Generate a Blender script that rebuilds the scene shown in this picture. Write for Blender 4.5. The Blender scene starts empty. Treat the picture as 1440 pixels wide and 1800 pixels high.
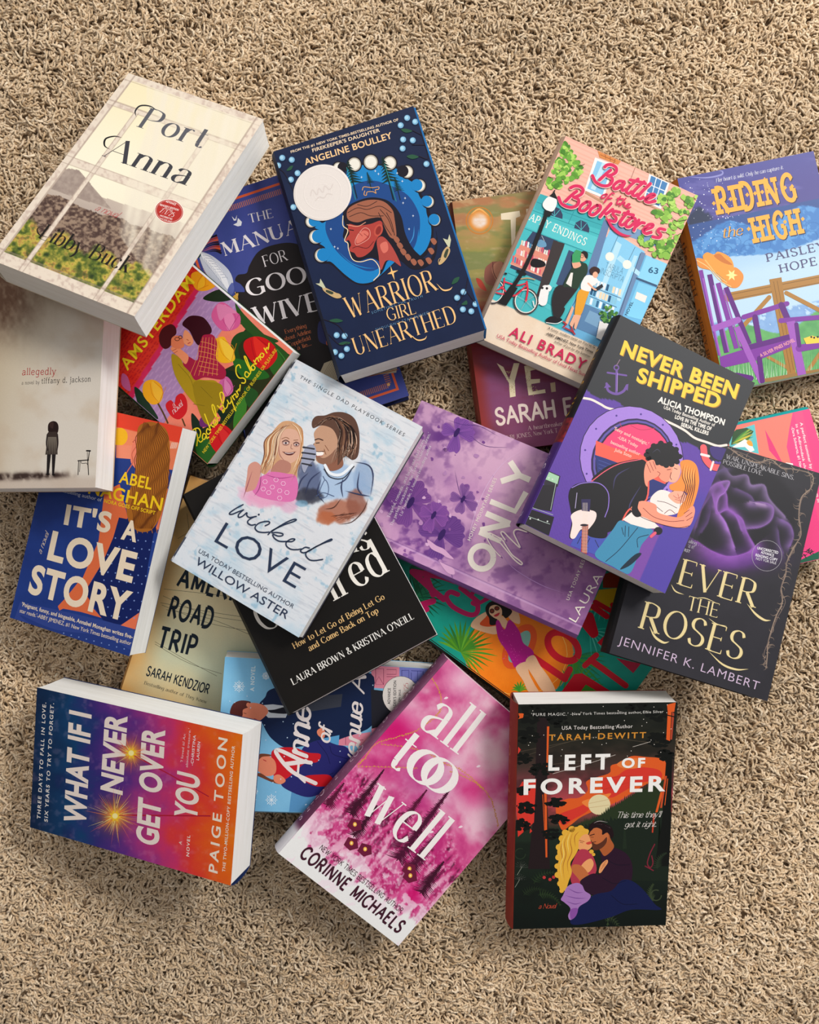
import bpy, math, random
import numpy as np
from mathutils import Matrix, Vector, Euler

# ------------------------------------------------------------------ camera, light, exposure
S = bpy.context.scene
COL = S.collection
FPX, CAM_H = 1412.0, 0.76            # focal length in pixels of the 1440 x 1800 frame, camera height (m)
cam = bpy.data.cameras.new('camera'); cam.sensor_fit = 'HORIZONTAL'; cam.sensor_width = 36.0
cam.lens = 36.0 * FPX / 1440.0; cam.clip_start = 0.02
cam_o = bpy.data.objects.new('camera', cam); COL.objects.link(cam_o)
cam_o.location = (0, 0, CAM_H); S.camera = cam_o
S.view_settings.view_transform = 'Standard'; S.view_settings.look = 'None'
S.view_settings.exposure = 0.06; S.view_settings.gamma = 1.0; S.view_settings.use_curve_mapping = False

world = bpy.data.worlds.new('room_light'); S.world = world; world.use_nodes = True
wn = world.node_tree.nodes; wl = world.node_tree.links
wbg = wn['Background']; wtc = wn.new('ShaderNodeTexCoord'); wsx = wn.new('ShaderNodeSeparateXYZ')
wrp = wn.new('ShaderNodeValToRGB'); wmm = wn.new('ShaderNodeMath'); wmm.operation = 'MULTIPLY_ADD'
wmm.inputs[1].default_value = 0.5; wmm.inputs[2].default_value = 0.5
wl.new(wtc.outputs['Generated'], wsx.inputs[0]); wsy = wn.new('ShaderNodeMath'); wsy.operation = 'MULTIPLY_ADD'; wsy.inputs[1].default_value = .55; wsz = wn.new('ShaderNodeMath'); wsz.operation = 'MULTIPLY'; wsz.inputs[1].default_value = .85
wl.new(wsx.outputs['Y'], wsz.inputs[0]); wl.new(wsx.outputs['X'], wsy.inputs[0]); wl.new(wsz.outputs[0], wsy.inputs[2]); wl.new(wsy.outputs[0], wmm.inputs[0]); wl.new(wmm.outputs[0], wrp.inputs[0])
wrp.color_ramp.elements[0].color = (.09, .07, .05, 1); wrp.color_ramp.elements[1].color = (.95, .96, 1.0, 1)
wl.new(wrp.outputs[0], wbg.inputs[0]); wbg.inputs[1].default_value = .85

def area(name, loc, target, size, power, color):
    l = bpy.data.lights.new(name, 'AREA'); l.shape = 'RECTANGLE'; l.size, l.size_y = size; l.energy = power; l.color = color
    o = bpy.data.objects.new(name, l); COL.objects.link(o); o.location = loc
    o.rotation_euler = (Vector(target) - Vector(loc)).to_track_quat('-Z', 'Y').to_euler()
    return o
area('window_light', (1.2, 1.0, 1.4), (.05, .05, 0), (.6, .5), 29, (1.0, .975, .94))
area('far_window_light', (-.2, 2.4, 1.7), (0, 0, 0), (1.4, .8), 14, (1.0, .96, .9))

# ------------------------------------------------------------------ small helpers
def lin(c):
    if isinstance(c, str):
        c = [int(c[i:i+2], 16) / 255 for i in (0, 2, 4)]
    c = np.asarray(c, float)
    return np.where(c <= .04045, c / 12.92, ((c + .055) / 1.055) ** 2.4)

def rgb(h): return np.array([int(h[i:i+2], 16) / 255 for i in (0, 2, 4)])

def vnoise(x, y, seed=0):
    xi = np.floor(x).astype(np.int64); yi = np.floor(y).astype(np.int64); fx = x - xi; fy = y - yi
    fx = fx * fx * (3 - 2 * fx); fy = fy * fy * (3 - 2 * fy)
    def h(a, b):
        n = (a * 374761393 + b * 668265263 + seed * 974711) & 0x7fffffff
        n = ((n ^ (n >> 13)) * 1274126177) & 0x7fffffff
        return ((n ^ (n >> 16)) & 0xffff) / 65535.0
    return (h(xi, yi) * (1 - fx) + h(xi + 1, yi) * fx) * (1 - fy) + (h(xi, yi + 1) * (1 - fx) + h(xi + 1, yi + 1) * fx) * fy

def fbm(x, y, seed=0, octv=4):
    s = 0; a = .5; t = 0
    for k in range(octv):
        s = s + a * vnoise(x * 2 ** k, y * 2 ** k, seed + k * 17); t += a; a *= .5
    return s / t

def sstep(a, b, x):
    t = np.clip((x - a) / (b - a), 0, 1); return t * t * (3 - 2 * t)

def mixc(a, b, m):
    a = rgb(a) if isinstance(a, str) else a; b = rgb(b) if isinstance(b, str) else b
    return a + (b - a) * np.asarray(m)[..., None]

def ramp(t, stops):
    t = np.asarray(t); xs = [s[0] for s in stops]; cs = np.array([rgb(s[1]) for s in stops])
    return np.stack([np.interp(t, xs, cs[:, k]) for k in range(3)], -1)

def crom(pts, closed=False, n=6):
    P = [np.array(p, float) for p in pts]
    if len(P) < 3: return P
    out = []; m = len(P)
    rng = range(m) if closed else range(m - 1)
    for i in rng:
        p1, p2 = P[i], P[(i + 1) % m]
        p0 = P[(i - 1) % m] if (closed or i > 0) else 2 * p1 - p2
        p3 = P[(i + 2) % m] if (closed or i + 2 < m) else 2 * p2 - p1
        for k in range(n):
            t = k / n
            out.append(.5 * (2 * p1 + (p2 - p0) * t + (2 * p0 - 5 * p1 + 4 * p2 - p3) * t * t + (3 * p1 - p0 - 3 * p2 + p3) * t ** 3))
    if not closed: out.append(P[-1])
    return out

def pdist(X, Y, P):
    """distance from each point to a smooth curve through P, and the side it lies on"""
    P = crom(P, False, 4); best = np.full(X.shape, 1e9); side = np.zeros(X.shape)
    for a, b in zip(P[:-1], P[1:]):
        d = b - a; t = np.clip(((X - a[0]) * d[0] + (Y - a[1]) * d[1]) / (d @ d + 1e-9), 0, 1); q = np.hypot(X - a[0] - d[0] * t, Y - a[1] - d[1] * t)
        s = np.sign(d[0] * (Y - a[1]) - d[1] * (X - a[0])); side = np.where(q < best, s, side); best = np.minimum(best, q)
    return best, side

def tag(o, **k):
    for a, b in k.items(): o[a] = b
    return o

def mesh_obj(name, V, F, mat, parent=None, cols=None, smooth=False, uv=None):
    me = bpy.data.meshes.new(name); me.from_pydata([tuple(map(float, v)) for v in V] if not isinstance(V, np.ndarray) else V.tolist(), [], F)
    if cols is not None:
        at = me.color_attributes.new('ink', 'FLOAT_COLOR', 'POINT')
        c = np.ones((len(V), 4), np.float32); c[:, :3] = np.asarray(cols); at.data.foreach_set('color', c.ravel())
    if smooth: me.polygons.foreach_set('use_smooth', [True] * len(me.polygons))
    me.materials.append(mat); me.validate(); me.update()
    o = bpy.data.objects.new(name, me); COL.objects.link(o); o.parent = parent
    return o

# ------------------------------------------------------------------ materials
def new_mat(name):
    m = bpy.data.materials.new(name); m.use_nodes = True
    return m, m.node_tree.nodes, m.node_tree.links, m.node_tree.nodes['Principled BSDF']

def ink_mat(name, rough=.42, spec=.3, grain=.0006, bump=.04, coat=0.0):
    """printed, laminated card: ink colour with faint paper grain"""
    m, n, l, b = new_mat(name)
    a = n.new('ShaderNodeAttribute'); a.attribute_name = 'ink'
    tc = n.new('ShaderNodeTexCoord'); no = n.new('ShaderNodeTexNoise'); no.inputs['Scale'].default_value = 900; no.inputs['Detail'].default_value = 2
    l.new(tc.outputs['Object'], no.inputs['Vector'])
    hs = n.new('ShaderNodeHueSaturation'); mr = n.new('ShaderNodeMapRange'); mr.inputs[3].default_value = .95; mr.inputs[4].default_value = 1.05
    l.new(no.outputs['Fac'], mr.inputs[0]); l.new(mr.outputs[0], hs.inputs['Value']); l.new(a.outputs['Color'], hs.inputs['Color'])
    l.new(hs.outputs[0], b.inputs['Base Color'])
    b.inputs['Roughness'].default_value = rough; b.inputs['Specular IOR Level'].default_value = spec
    b.inputs['Coat Weight'].default_value = coat; b.inputs['Coat Roughness'].default_value = .12
    n2 = n.new('ShaderNodeTexNoise'); n2.inputs['Scale'].default_value = 22; n2.inputs['Detail'].default_value = 3
    l.new(tc.outputs['Object'], n2.inputs['Vector'])
    bp = n.new('ShaderNodeBump'); bp.inputs['Strength'].default_value = bump; bp.inputs['Distance'].default_value = .0015
    l.new(n2.outputs['Fac'], bp.inputs['Height']); l.new(bp.outputs[0], b.inputs['Normal'])
    return m

def page_mat(name, col=(.86, .85, .82), dark=(.80, .785, .74)):
    """cut paper edges: thin sheets stacked along local Z"""
    m, n, l, b = new_mat(name)
    tc = n.new('ShaderNodeTexCoord'); mp = n.new('ShaderNodeMapping'); mp.inputs['Scale'].default_value = (6, 6, 2600)
    no = n.new('ShaderNodeTexNoise'); no.inputs['Scale'].default_value = 1; no.inputs['Detail'].default_value = 2
    mp2 = n.new('ShaderNodeMapping'); mp2.inputs['Scale'].default_value = (25, 25, 300)
    no2 = n.new('ShaderNodeTexNoise'); no2.inputs['Scale'].default_value = 1
    l.new(tc.outputs['Object'], mp.inputs[0]); l.new(mp.outputs[0], no.inputs['Vector'])
    l.new(tc.outputs['Object'], mp2.inputs[0]); l.new(mp2.outputs[0], no2.inputs['Vector'])
    mx = n.new('ShaderNodeMath'); mx.operation = 'MULTIPLY'; l.new(no.outputs['Fac'], mx.inputs[0]); l.new(no2.outputs['Fac'], mx.inputs[1])
    r = n.new('ShaderNodeValToRGB'); r.color_ramp.elements[0].position = .14; r.color_ramp.elements[1].position = .34
    r.color_ramp.elements[0].color = (*dark, 1); r.color_ramp.elements[1].color = (*col, 1)
    l.new(mx.outputs[0], r.inputs[0]); l.new(r.outputs[0], b.inputs['Base Color'])
    b.inputs['Roughness'].default_value = .85; b.inputs['Specular IOR Level'].default_value = .15
    bp = n.new('ShaderNodeBump'); bp.inputs['Strength'].default_value = .35; bp.inputs['Distance'].default_value = .0004
    l.new(no.outputs['Fac'], bp.inputs['Height']); l.new(bp.outputs[0], b.inputs['Normal'])
    return m

INK = ink_mat('printed_gloss_card', .42, .17)
INKM = ink_mat('printed_matte_card', .6, .15)
INKV = ink_mat('printed_satin_card', .5, .26)
SEAL = ink_mat('embossed_foil_paper', .5, .5, bump=.1)
PAGE = page_mat('page_edges_white')
PAGEC = page_mat('page_edges_cream', (.80, .74, .64), (.66, .59, .5))
PAGEB = page_mat('page_edges_sprayed_blue', (.02, .17, .42), (.015, .12, .33))

# ------------------------------------------------------------------ lettering: pen strokes along letter skeletons
GL = {
'A': '8.4;L0.2,0 4.2,10;l4.2,10 8.2,0;L1.7,3.6 6.8,3.6', 'B': '6.8;l.7,0 .7,10;s.7,10 3.2,10 5.4,9.2 5.8,7.6 5.2,6 3.2,5.3 .7,5.3;s.7,5.3 3.5,5.3 5.9,4.5 6.6,2.7 5.9,.8 3.5,0 .7,0',
'C': '8.2;s7.9,7.9 6.8,9.4 4.8,10 2.3,9.1 .6,7 .2,5 .6,3 2.2,.9 4.8,0 6.9,.6 8,2.1', 'D': '8.2;l.7,0 .7,10;s.7,10 3.5,10 6,9.2 7.6,7.2 7.9,5 7.6,2.8 6,.8 3.5,0 .7,0',
'E': '6.2;l.7,0 .7,10;L.7,10 5.8,10;L.7,5.2 4.8,5.2;L.7,0 6,0', 'F': '6;l.7,0 .7,10;L.7,10 5.8,10;L.7,5 4.8,5', 'G': '8.6;s7.9,7.9 6.8,9.4 4.8,10 2.3,9.1 .6,7 .2,5 .6,3 2.2,.9 4.8,0 6.6,.4 7.9,1.6;l7.9,0.6 7.9,4.4;L5.2,4.4 7.9,4.4',
'H': '8.2;l.7,0 .7,10;l7.4,0 7.4,10;L.7,5.2 7.4,5.2', 'I': '1.6;l.8,0 .8,10', 'J': '4.4;l3.4,10 3.4,2.4;s3.4,2.4 2.9,.5 1.4,-.4 .1,.3',
'K': '7.6;l.7,0 .7,10;L.7,4.2 6.6,10;l2.8,5.8 7.4,0', 'L': '6;l.7,0 .7,10;L.7,0 5.8,0', 'M': '9.6;L.8,0 .9,10;l.9,10 4.8,1.2;L4.8,1.2 8.7,10;l8.7,10 8.9,0', 'N': '8.2;L.7,0 .7,10;l.7,10 7.5,0;L7.5,0 7.5,10',
'O': '9;c4.5,5 4.3,5', 'P': '6.6;l.7,0 .7,10;s.7,10 3.2,10 5.6,9.2 6.3,7.3 5.6,5.4 3.2,4.6 .7,4.6', 'Q': '9;c4.5,5 4.3,5;l4.8,2.6 8.6,-1.4', 'R': '7.6;l.7,0 .7,10;s.7,10 3.2,10 5.6,9.2 6.2,7.4 5.6,5.6 3.2,4.9 .7,4.9;l3.4,4.9 7.4,0',
'S': '6.4;s5.6,8.2 4.8,9.6 3,10.1 1.1,9.2 .5,7.5 1.3,6 3.2,5.1 5.3,4 6,2.4 5.2,.7 3.2,-.1 1.2,.4 .3,2', 'T': '7;l3.5,0 3.5,10;L0,10 7,10', 'U': '8;l.7,10 .7,3.6;s.7,3.6 1.3,1.2 3.8,0 6.2,1.2 7,3.6;L7,3.6 7,10',
'V': '8;l.1,10 4,0;L4,0 7.9,10', 'W': '11.6;l.1,10 3.4,0;L3.4,0 5.8,9;l5.8,9 8.2,0;L8.2,0 11.5,10', 'X': '7.6;l.3,10 7.3,0;L.3,0 7.3,10', 'Y': '7.4;l.1,10 3.7,4.8;L3.7,4.8 7.3,10;l3.7,4.8 3.7,0', 'Z': '7;L.4,10 6.6,10;l6.6,10 .4,0;L.4,0 6.8,0',
'a': '5.6;s.7,5.1 1.5,6.2 3,6.5 4.3,5.8 4.6,4.2;l4.6,4.2 4.6,0;s4.6,3.9 2.6,3.5 .8,2.7 .3,1.4 1,.2 2.5,0 4.6,1.4', 'b': '5.8;l.7,10 .7,0;s.7,4.8 1.8,6.2 3.4,6.5 5,5.4 5.5,3.2 5,1.1 3.4,0 1.8,.2 .7,1.4', 'c': '5;s4.6,5.1 3.8,6.2 2.6,6.5 1,5.6 .3,3.3 .9,1.1 2.6,0 4,.4 4.8,1.5',
'd': '6;s4.9,4.8 3.9,6.2 2.5,6.5 .9,5.4 .3,3.2 .8,1.1 2.4,0 3.9,.3 4.9,1.4;l4.9,10 4.9,0', 'e': '5.2;L.4,3.5 4.7,3.5;s4.7,3.5 4.4,5.5 2.7,6.5 .9,5.5 .3,3.2 1,1 2.7,0 4.1,.4 4.9,1.5', 'f': '3.6;l1.5,0 1.5,7.8;s1.5,7.8 1.9,9.6 3,10.1 4,9.6;L0,6.3 3.3,6.3',
'g': '5.8;s4.9,5 3.9,6.3 2.5,6.5 .9,5.4 .3,3.4 .9,1.3 2.4,.4 3.9,.8 4.9,2;l4.9,6.5 4.9,-.8;s4.9,-.8 4.3,-2.7 2.5,-3.4 .6,-2.6', 'h': '5.8;l.7,0 .7,10;s.7,4.4 1.9,6.1 3.4,6.5 4.7,5.7 5,4.2;l5,4.2 5,0', 'i': '1.6;l.8,0 .8,6.5;d.8,8.8', 'j': '1.8;l1,6.5 1,-1.6;s1,-1.6 .4,-3 -.8,-3.1;d1,8.8', 'k': '5.6;l.7,0 .7,10;L.7,2.6 4.8,6.5;l2.3,4.1 5.3,0', 'l': '1.6;l.8,0 .8,10',
'm': '9;l.7,0 .7,6.5;s.7,4.6 1.7,6.1 3,6.5 4.2,5.8 4.5,4.4;l4.5,4.4 4.5,0;s4.5,4.6 5.6,6.1 6.9,6.5 8,5.8 8.3,4.4;l8.3,4.4 8.3,0', 'n': '5.8;l.7,0 .7,6.5;s.7,4.4 1.9,6.1 3.4,6.5 4.7,5.7 5,4.2;l5,4.2 5,0', 'o': '5.8;c2.9,3.25 2.6,3.25',
'p': '5.8;l.7,6.5 .7,-3.3;s.7,4.8 1.8,6.2 3.4,6.5 5,5.4 5.5,3.2 5,1.1 3.4,0 1.8,.2 .7,1.4', 'q': '5.8;s4.9,4.8 3.9,6.2 2.5,6.5 .9,5.4 .3,3.2 .8,1.1 2.4,0 3.9,.3 4.9,1.4;l4.9,6.5 4.9,-3.3', 'r': '4;l.7,0 .7,6.5;s.7,4.2 1.5,5.8 2.6,6.5 3.7,6.1', 's': '4.6;s4.1,5.3 3.4,6.3 2.2,6.6 .9,6 .5,4.9 1.2,3.9 2.6,3.2 3.9,2.4 4.1,1.4 3.4,.2 2.1,-.1 .9,.3 .3,1.4',
't': '3.8;l1.5,8.6 1.5,1.6;s1.5,1.6 1.9,.3 2.8,0 3.7,.5;L0,6.3 3.4,6.3', 'u': '5.8;l.7,6.5 .7,2.2;s.7,2.2 1.2,.5 2.4,0 3.9,.5 4.9,2;l4.9,6.5 4.9,0', 'v': '5.4;l.2,6.5 2.7,0;L2.7,0 5.2,6.5', 'w': '8;l.2,6.5 2.3,0;L2.3,0 4,6;l4,6 5.7,0;L5.7,0 7.8,6.5', 'x': '5.2;l.3,6.5 4.9,0;L.3,0 4.9,6.5', 'y': '5.4;l.2,6.5 2.8,0;L5.2,6.5 2.8,0;s2.8,0 1.9,-2.2 .9,-3.2 0,-3.1', 'z': '5;L.4,6.5 4.5,6.5;l4.5,6.5 .4,0;L.4,0 4.7,0',
'0': '6.4;c3.2,5 2.9,5', '1': '3.4;l2,0 2,10;L2,10 .3,8.4', '2': '6;s.5,7.6 1.2,9.4 3,10 4.9,9.1 5.3,7.2 4.2,4.6 .4,0;L.4,0 5.8,0', '3': '6;s.5,8.4 1.6,9.8 3.4,9.9 5,8.8 4.8,6.6 2.6,5.4;s2.6,5.4 5,4.6 5.6,2.6 4.6,.6 2.8,-.1 .8,.5 .2,1.9', '5': '6;L5,10 1.2,10;l1.2,10 .9,5.6;s.9,5.6 2.6,6.3 4.6,5.6 5.5,3.4 4.6,.9 2.6,-.1 .4,1', '6': '6;s5,9.4 3,9.6 1.2,7.4 .5,3.8 1.2,1 3,0 5,1 5.5,3.2 4.6,5.4 3,5.9 1.2,5 .6,3.4', '7': '6;L.3,10 5.6,10;l5.6,10 2,0', '8': '6;c3,7.5 2,2.4;c3,2.6 2.6,2.6', '/': '5;L.2,-1 4.6,10.5',
'.': '1.8;d.9,.6', ',': '1.8;l1.1,.9 .5,-1.6', "'": '1.6;l1,10 .6,7.6', '&': '7.6;s7.2,3.6 5.4,.8 3,0 .8,1 .6,3 2.2,4.8 4.4,6.6 4.6,8.8 3.2,10 1.8,8.8 2.2,6.6 7.4,0', '-': '3.6;L.4,3.6 3.2,3.6', '!': '1.8;l.9,10 .9,3;d.9,.6', ' ': '3.4',
}
GLP = {}
def glyph(ch):
    if ch in GLP: return GLP[ch]
    s = GL.get(ch, GL['.']).split(';'); st = []
    for t in s[1:]:
        st.append((t[0], [tuple(float(q) for q in p.split(',')) for p in t[1:].split()]))
    GLP[ch] = (float(s[0]), st); return GLP[ch]

def ribbon(P, W, cap=False):
    """quads of a pen stroke along P with half widths W"""
    P = np.array(P, float); n = len(P)
    if n < 2: return [], []
    d = np.gradient(P, axis=0); d /= (np.linalg.norm(d, axis=1)[:, None] + 1e-12); N = np.c_[-d[:, 1], d[:, 0]]
    W = np.asarray(W, float) * np.ones(n)
    V = np.r_[P + N * W[:, None], P - N * W[:, None]].tolist()
    F = [(i, i + 1, n + i + 1, n + i) for i in range(n - 1)]
    if cap:
        for e, sg in ((0, -1), (n - 1, 1)):
            b = len(V); a0 = math.atan2(N[e, 1], N[e, 0])
            for k in range(7):
                a = a0 - sg * math.pi * k / 6; V.append((P[e, 0] + W[e] * math.cos(a), P[e, 1] + W[e] * math.sin(a)))
            F.append(tuple(range(b, b + 7)))
    return V, F

def pen_text(txt, thick=1.0, thin=.25, serif=1.2, cap=False, space=.9, slant=0.0, wid=1.0, join=False):
    V = []; F = []; x = 0; last = None; Z = []
    def add(v, f, ox):
        b = len(V); Z.extend([len(Z) and Z[-1] + 1] * len(v)); V.extend(((q[0] * wid + ox) + slant * q[1], q[1]) for q in v); F.extend(tuple(i + b for i in g) for g in f)
    for ch in txt:
        w, st = glyph(ch)
        for ty, pts in st:
            if ty == 'd':
                r = max(thick, thin * 2) * .62; cx, cy = pts[0]
                add([(cx + r / wid * math.cos(k * .785), cy + r * math.sin(k * .785)) for k in range(8)], [tuple(range(8))], x); continue
            if ty == 'c':
                (cx, cy), (rx, ry) = pts; P = [(cx + rx * math.cos(k * math.pi / 14), cy + ry * math.sin(k * math.pi / 14)) for k in range(29)]
            elif ty in 'sS': P = [tuple(p) for p in crom(pts, False, 5)]
            else:
                (ax, ay), (bx, by) = pts[0], pts[1]; P = [(ax + (bx - ax) * k / 2, ay + (by - ay) * k / 2) for k in range(3)]
            A = np.array(P); d = np.gradient(A, axis=0); d /= np.linalg.norm(d, axis=1)[:, None] + 1e-9
            if ty in 'LS': W = np.full(len(P), thin / 2)
            elif ty == 'l' : W = np.full(len(P), (thick if abs(d[0, 1]) > .3 else thin) / 2)
            else: W = (thin + (thick - thin) * np.abs(d[:, 1]) ** 1.6) / 2
            if ty == 'c':
                n = len(P); N = np.c_[np.cos(np.linspace(0, 2 * math.pi, n)), np.sin(np.linspace(0, 2 * math.pi, n))]
                v = np.r_[A + N * W[:, None], A - N * W[:, None]].tolist(); f = [(i, i + 1, n + i + 1, n + i) for i in range(n - 1)]
            else:
                if cap is False and ty in 'lL' and abs(d[0, 1]) < .3: pass
                v, f = ribbon(P, W, cap)
            add(v, f, x)
            if serif and ty in 'lL' and abs(d[0, 1]) > .5:
                for (ex, ey) in (pts[0], pts[-1]):
                    if ey in (0.0, 10.0) or (ey == 6.5) or ey == -3.3:
                        if ch in 'VvWwMNAU' and ((ey == 0 and ch in 'VvWwU') or (ey == 10 and ch == 'A')): continue
                        if ch == 'N' and (ex > 7 and ey == 0): continue
                        h = thin / 2; hw = (thick if ty == 'l' else thin) / 2 + serif * .5
                        x0, x1 = ex - hw / wid, ex + hw / wid
                        if ch in 'hklbdinmrup' and ey in (10.0, 6.5): x1 = ex
                        s = -1 if ey > 0 else 1
                        add([(x0, ey + s * h * 2), (x1, ey + s * h * 2), (x1, ey), (x0, ey)], [(0, 1, 2, 3)], x)
            if serif and ty in 'L' and abs(d[0, 1]) < .3 and ch in 'EFTLZ':
                ey = pts[0][1]; ex = pts[-1][0]; tl = serif * (1.1 if ey in (0., 10.) else .8)
                ends = [ex] + ([pts[0][0]] if ch in 'TZ' and (ch == 'T') else [])
                for e in ends:
                    dy = -tl if ey == 10 else tl if ey == 0 else tl * .7; y0 = ey if ey in (0., 10.) else ey - dy
                    add([(e - thin * .7, y0), (e + thin * .7, y0), (e + thin * .5, ey + dy), (e - thin * .1, ey + dy)], [(0, 1, 2, 3)], x)
        if join and ch.islower() and last and last.islower():
            v, f = ribbon([tuple(p) for p in crom([(-1.3 / wid, 1.0), (-.3, .4), (.5, 2.2), (.9, 3.6)], False, 4)], thin / 2, cap); add(v, f, x)
        last = ch
        x += w * wid + space + (.5 if serif and ch.isupper() else 0)
    V = np.array(V) if V else np.zeros((0, 2)); global PEN_Z; PEN_Z = np.array(Z) % 40
    return V, F

PEN_Z = None
def sans_text(txt, bold=0.0, space=1.0):
    c = bpy.data.curves.new('lettering', 'FONT'); c.body = txt; c.offset = bold; c.space_character = space; c.resolution_u = 3 if bold <= 0 else 6
    o = bpy.data.objects.new('lettering', c); COL.objects.link(o); bpy.context.view_layer.update()
    m = o.to_mesh(); V = np.zeros(len(m.vertices) * 3); m.vertices.foreach_get('co', V); V = V.reshape(-1, 3)[:, :2].copy()
    F = [tuple(p.vertices) for p in m.polygons]; o.to_mesh_clear(); bpy.data.objects.remove(o); bpy.data.curves.remove(c)
    return V / (.0729 + .2 * max(bold, 0)), F                # cap height of the built-in face -> 10

FONTS = {
'sans': lambda t, s: sans_text(t, 0, s), 'bold': lambda t, s: sans_text(t, .018, s * 1.05), 'black': lambda t, s: sans_text(t, .036, s * 1.1), 'light': lambda t, s: sans_text(t, -.008, s),
'serif': lambda t, s: pen_text(t, 1.35, .32, 1.3, space=1.6 * s), 'serifb': lambda t, s: pen_text(t, 1.9, .45, 1.2, space=1.6 * s), 'roman': lambda t, s: pen_text(t, 1.15, .38, .9, space=1.1 * s),
'didot': lambda t, s: pen_text(t, 1.5, .26, 1.3, space=1.7 * s), 'ital': lambda t, s: pen_text(t, .95, .3, .8, space=.6 * s, slant=.22, wid=.85),
'slab': lambda t, s: pen_text(t, 1.5, .9, 1.9, space=2.6 * s), 'type': lambda t, s: pen_text(t, 1.0, .85, 1.2, space=2.0 * s),
'round': lambda t, s: pen_text(t, 1.5, 1.4, 0, True, space=1.4 * s), 'roundl': lambda t, s: pen_text(t, .75, .75, 0, True, space=1.6 * s), 'roundb': lambda t, s: pen_text(t, 2.1, 1.9, 0, True, space=1.9 * s),
'mono': lambda t, s: pen_text(t, 1.35, 1.35, 0, False, space=1.6 * s), 'monob': lambda t, s: pen_text(t, 1.9, 1.7, 0, False, space=1.9 * s), 'thin': lambda t, s: pen_text(t, .55, .5, 0, True, space=1.8 * s),
'cond': lambda t, s: pen_text(t, 2.3, 2.0, 0, False, space=2.2 * s, wid=.85), 'west': lambda t, s: pen_text(t, 2.6, 1.7, 1.7, space=2.6 * s, wid=.75), 'brushb': lambda t, s: pen_text(t, 1.6, 1.1, 0, True, space=1.0 * s, slant=.25, wid=.95, join=True),
'script': lambda t, s: pen_text(t, .7, .5, 0, True, space=.2 * s, slant=.3, wid=.9, join=True), 'brush': lambda t, s: pen_text(t, 1.35, .8, 0, True, space=.45 * s, slant=.25, wid=.9, join=True),
}

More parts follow.
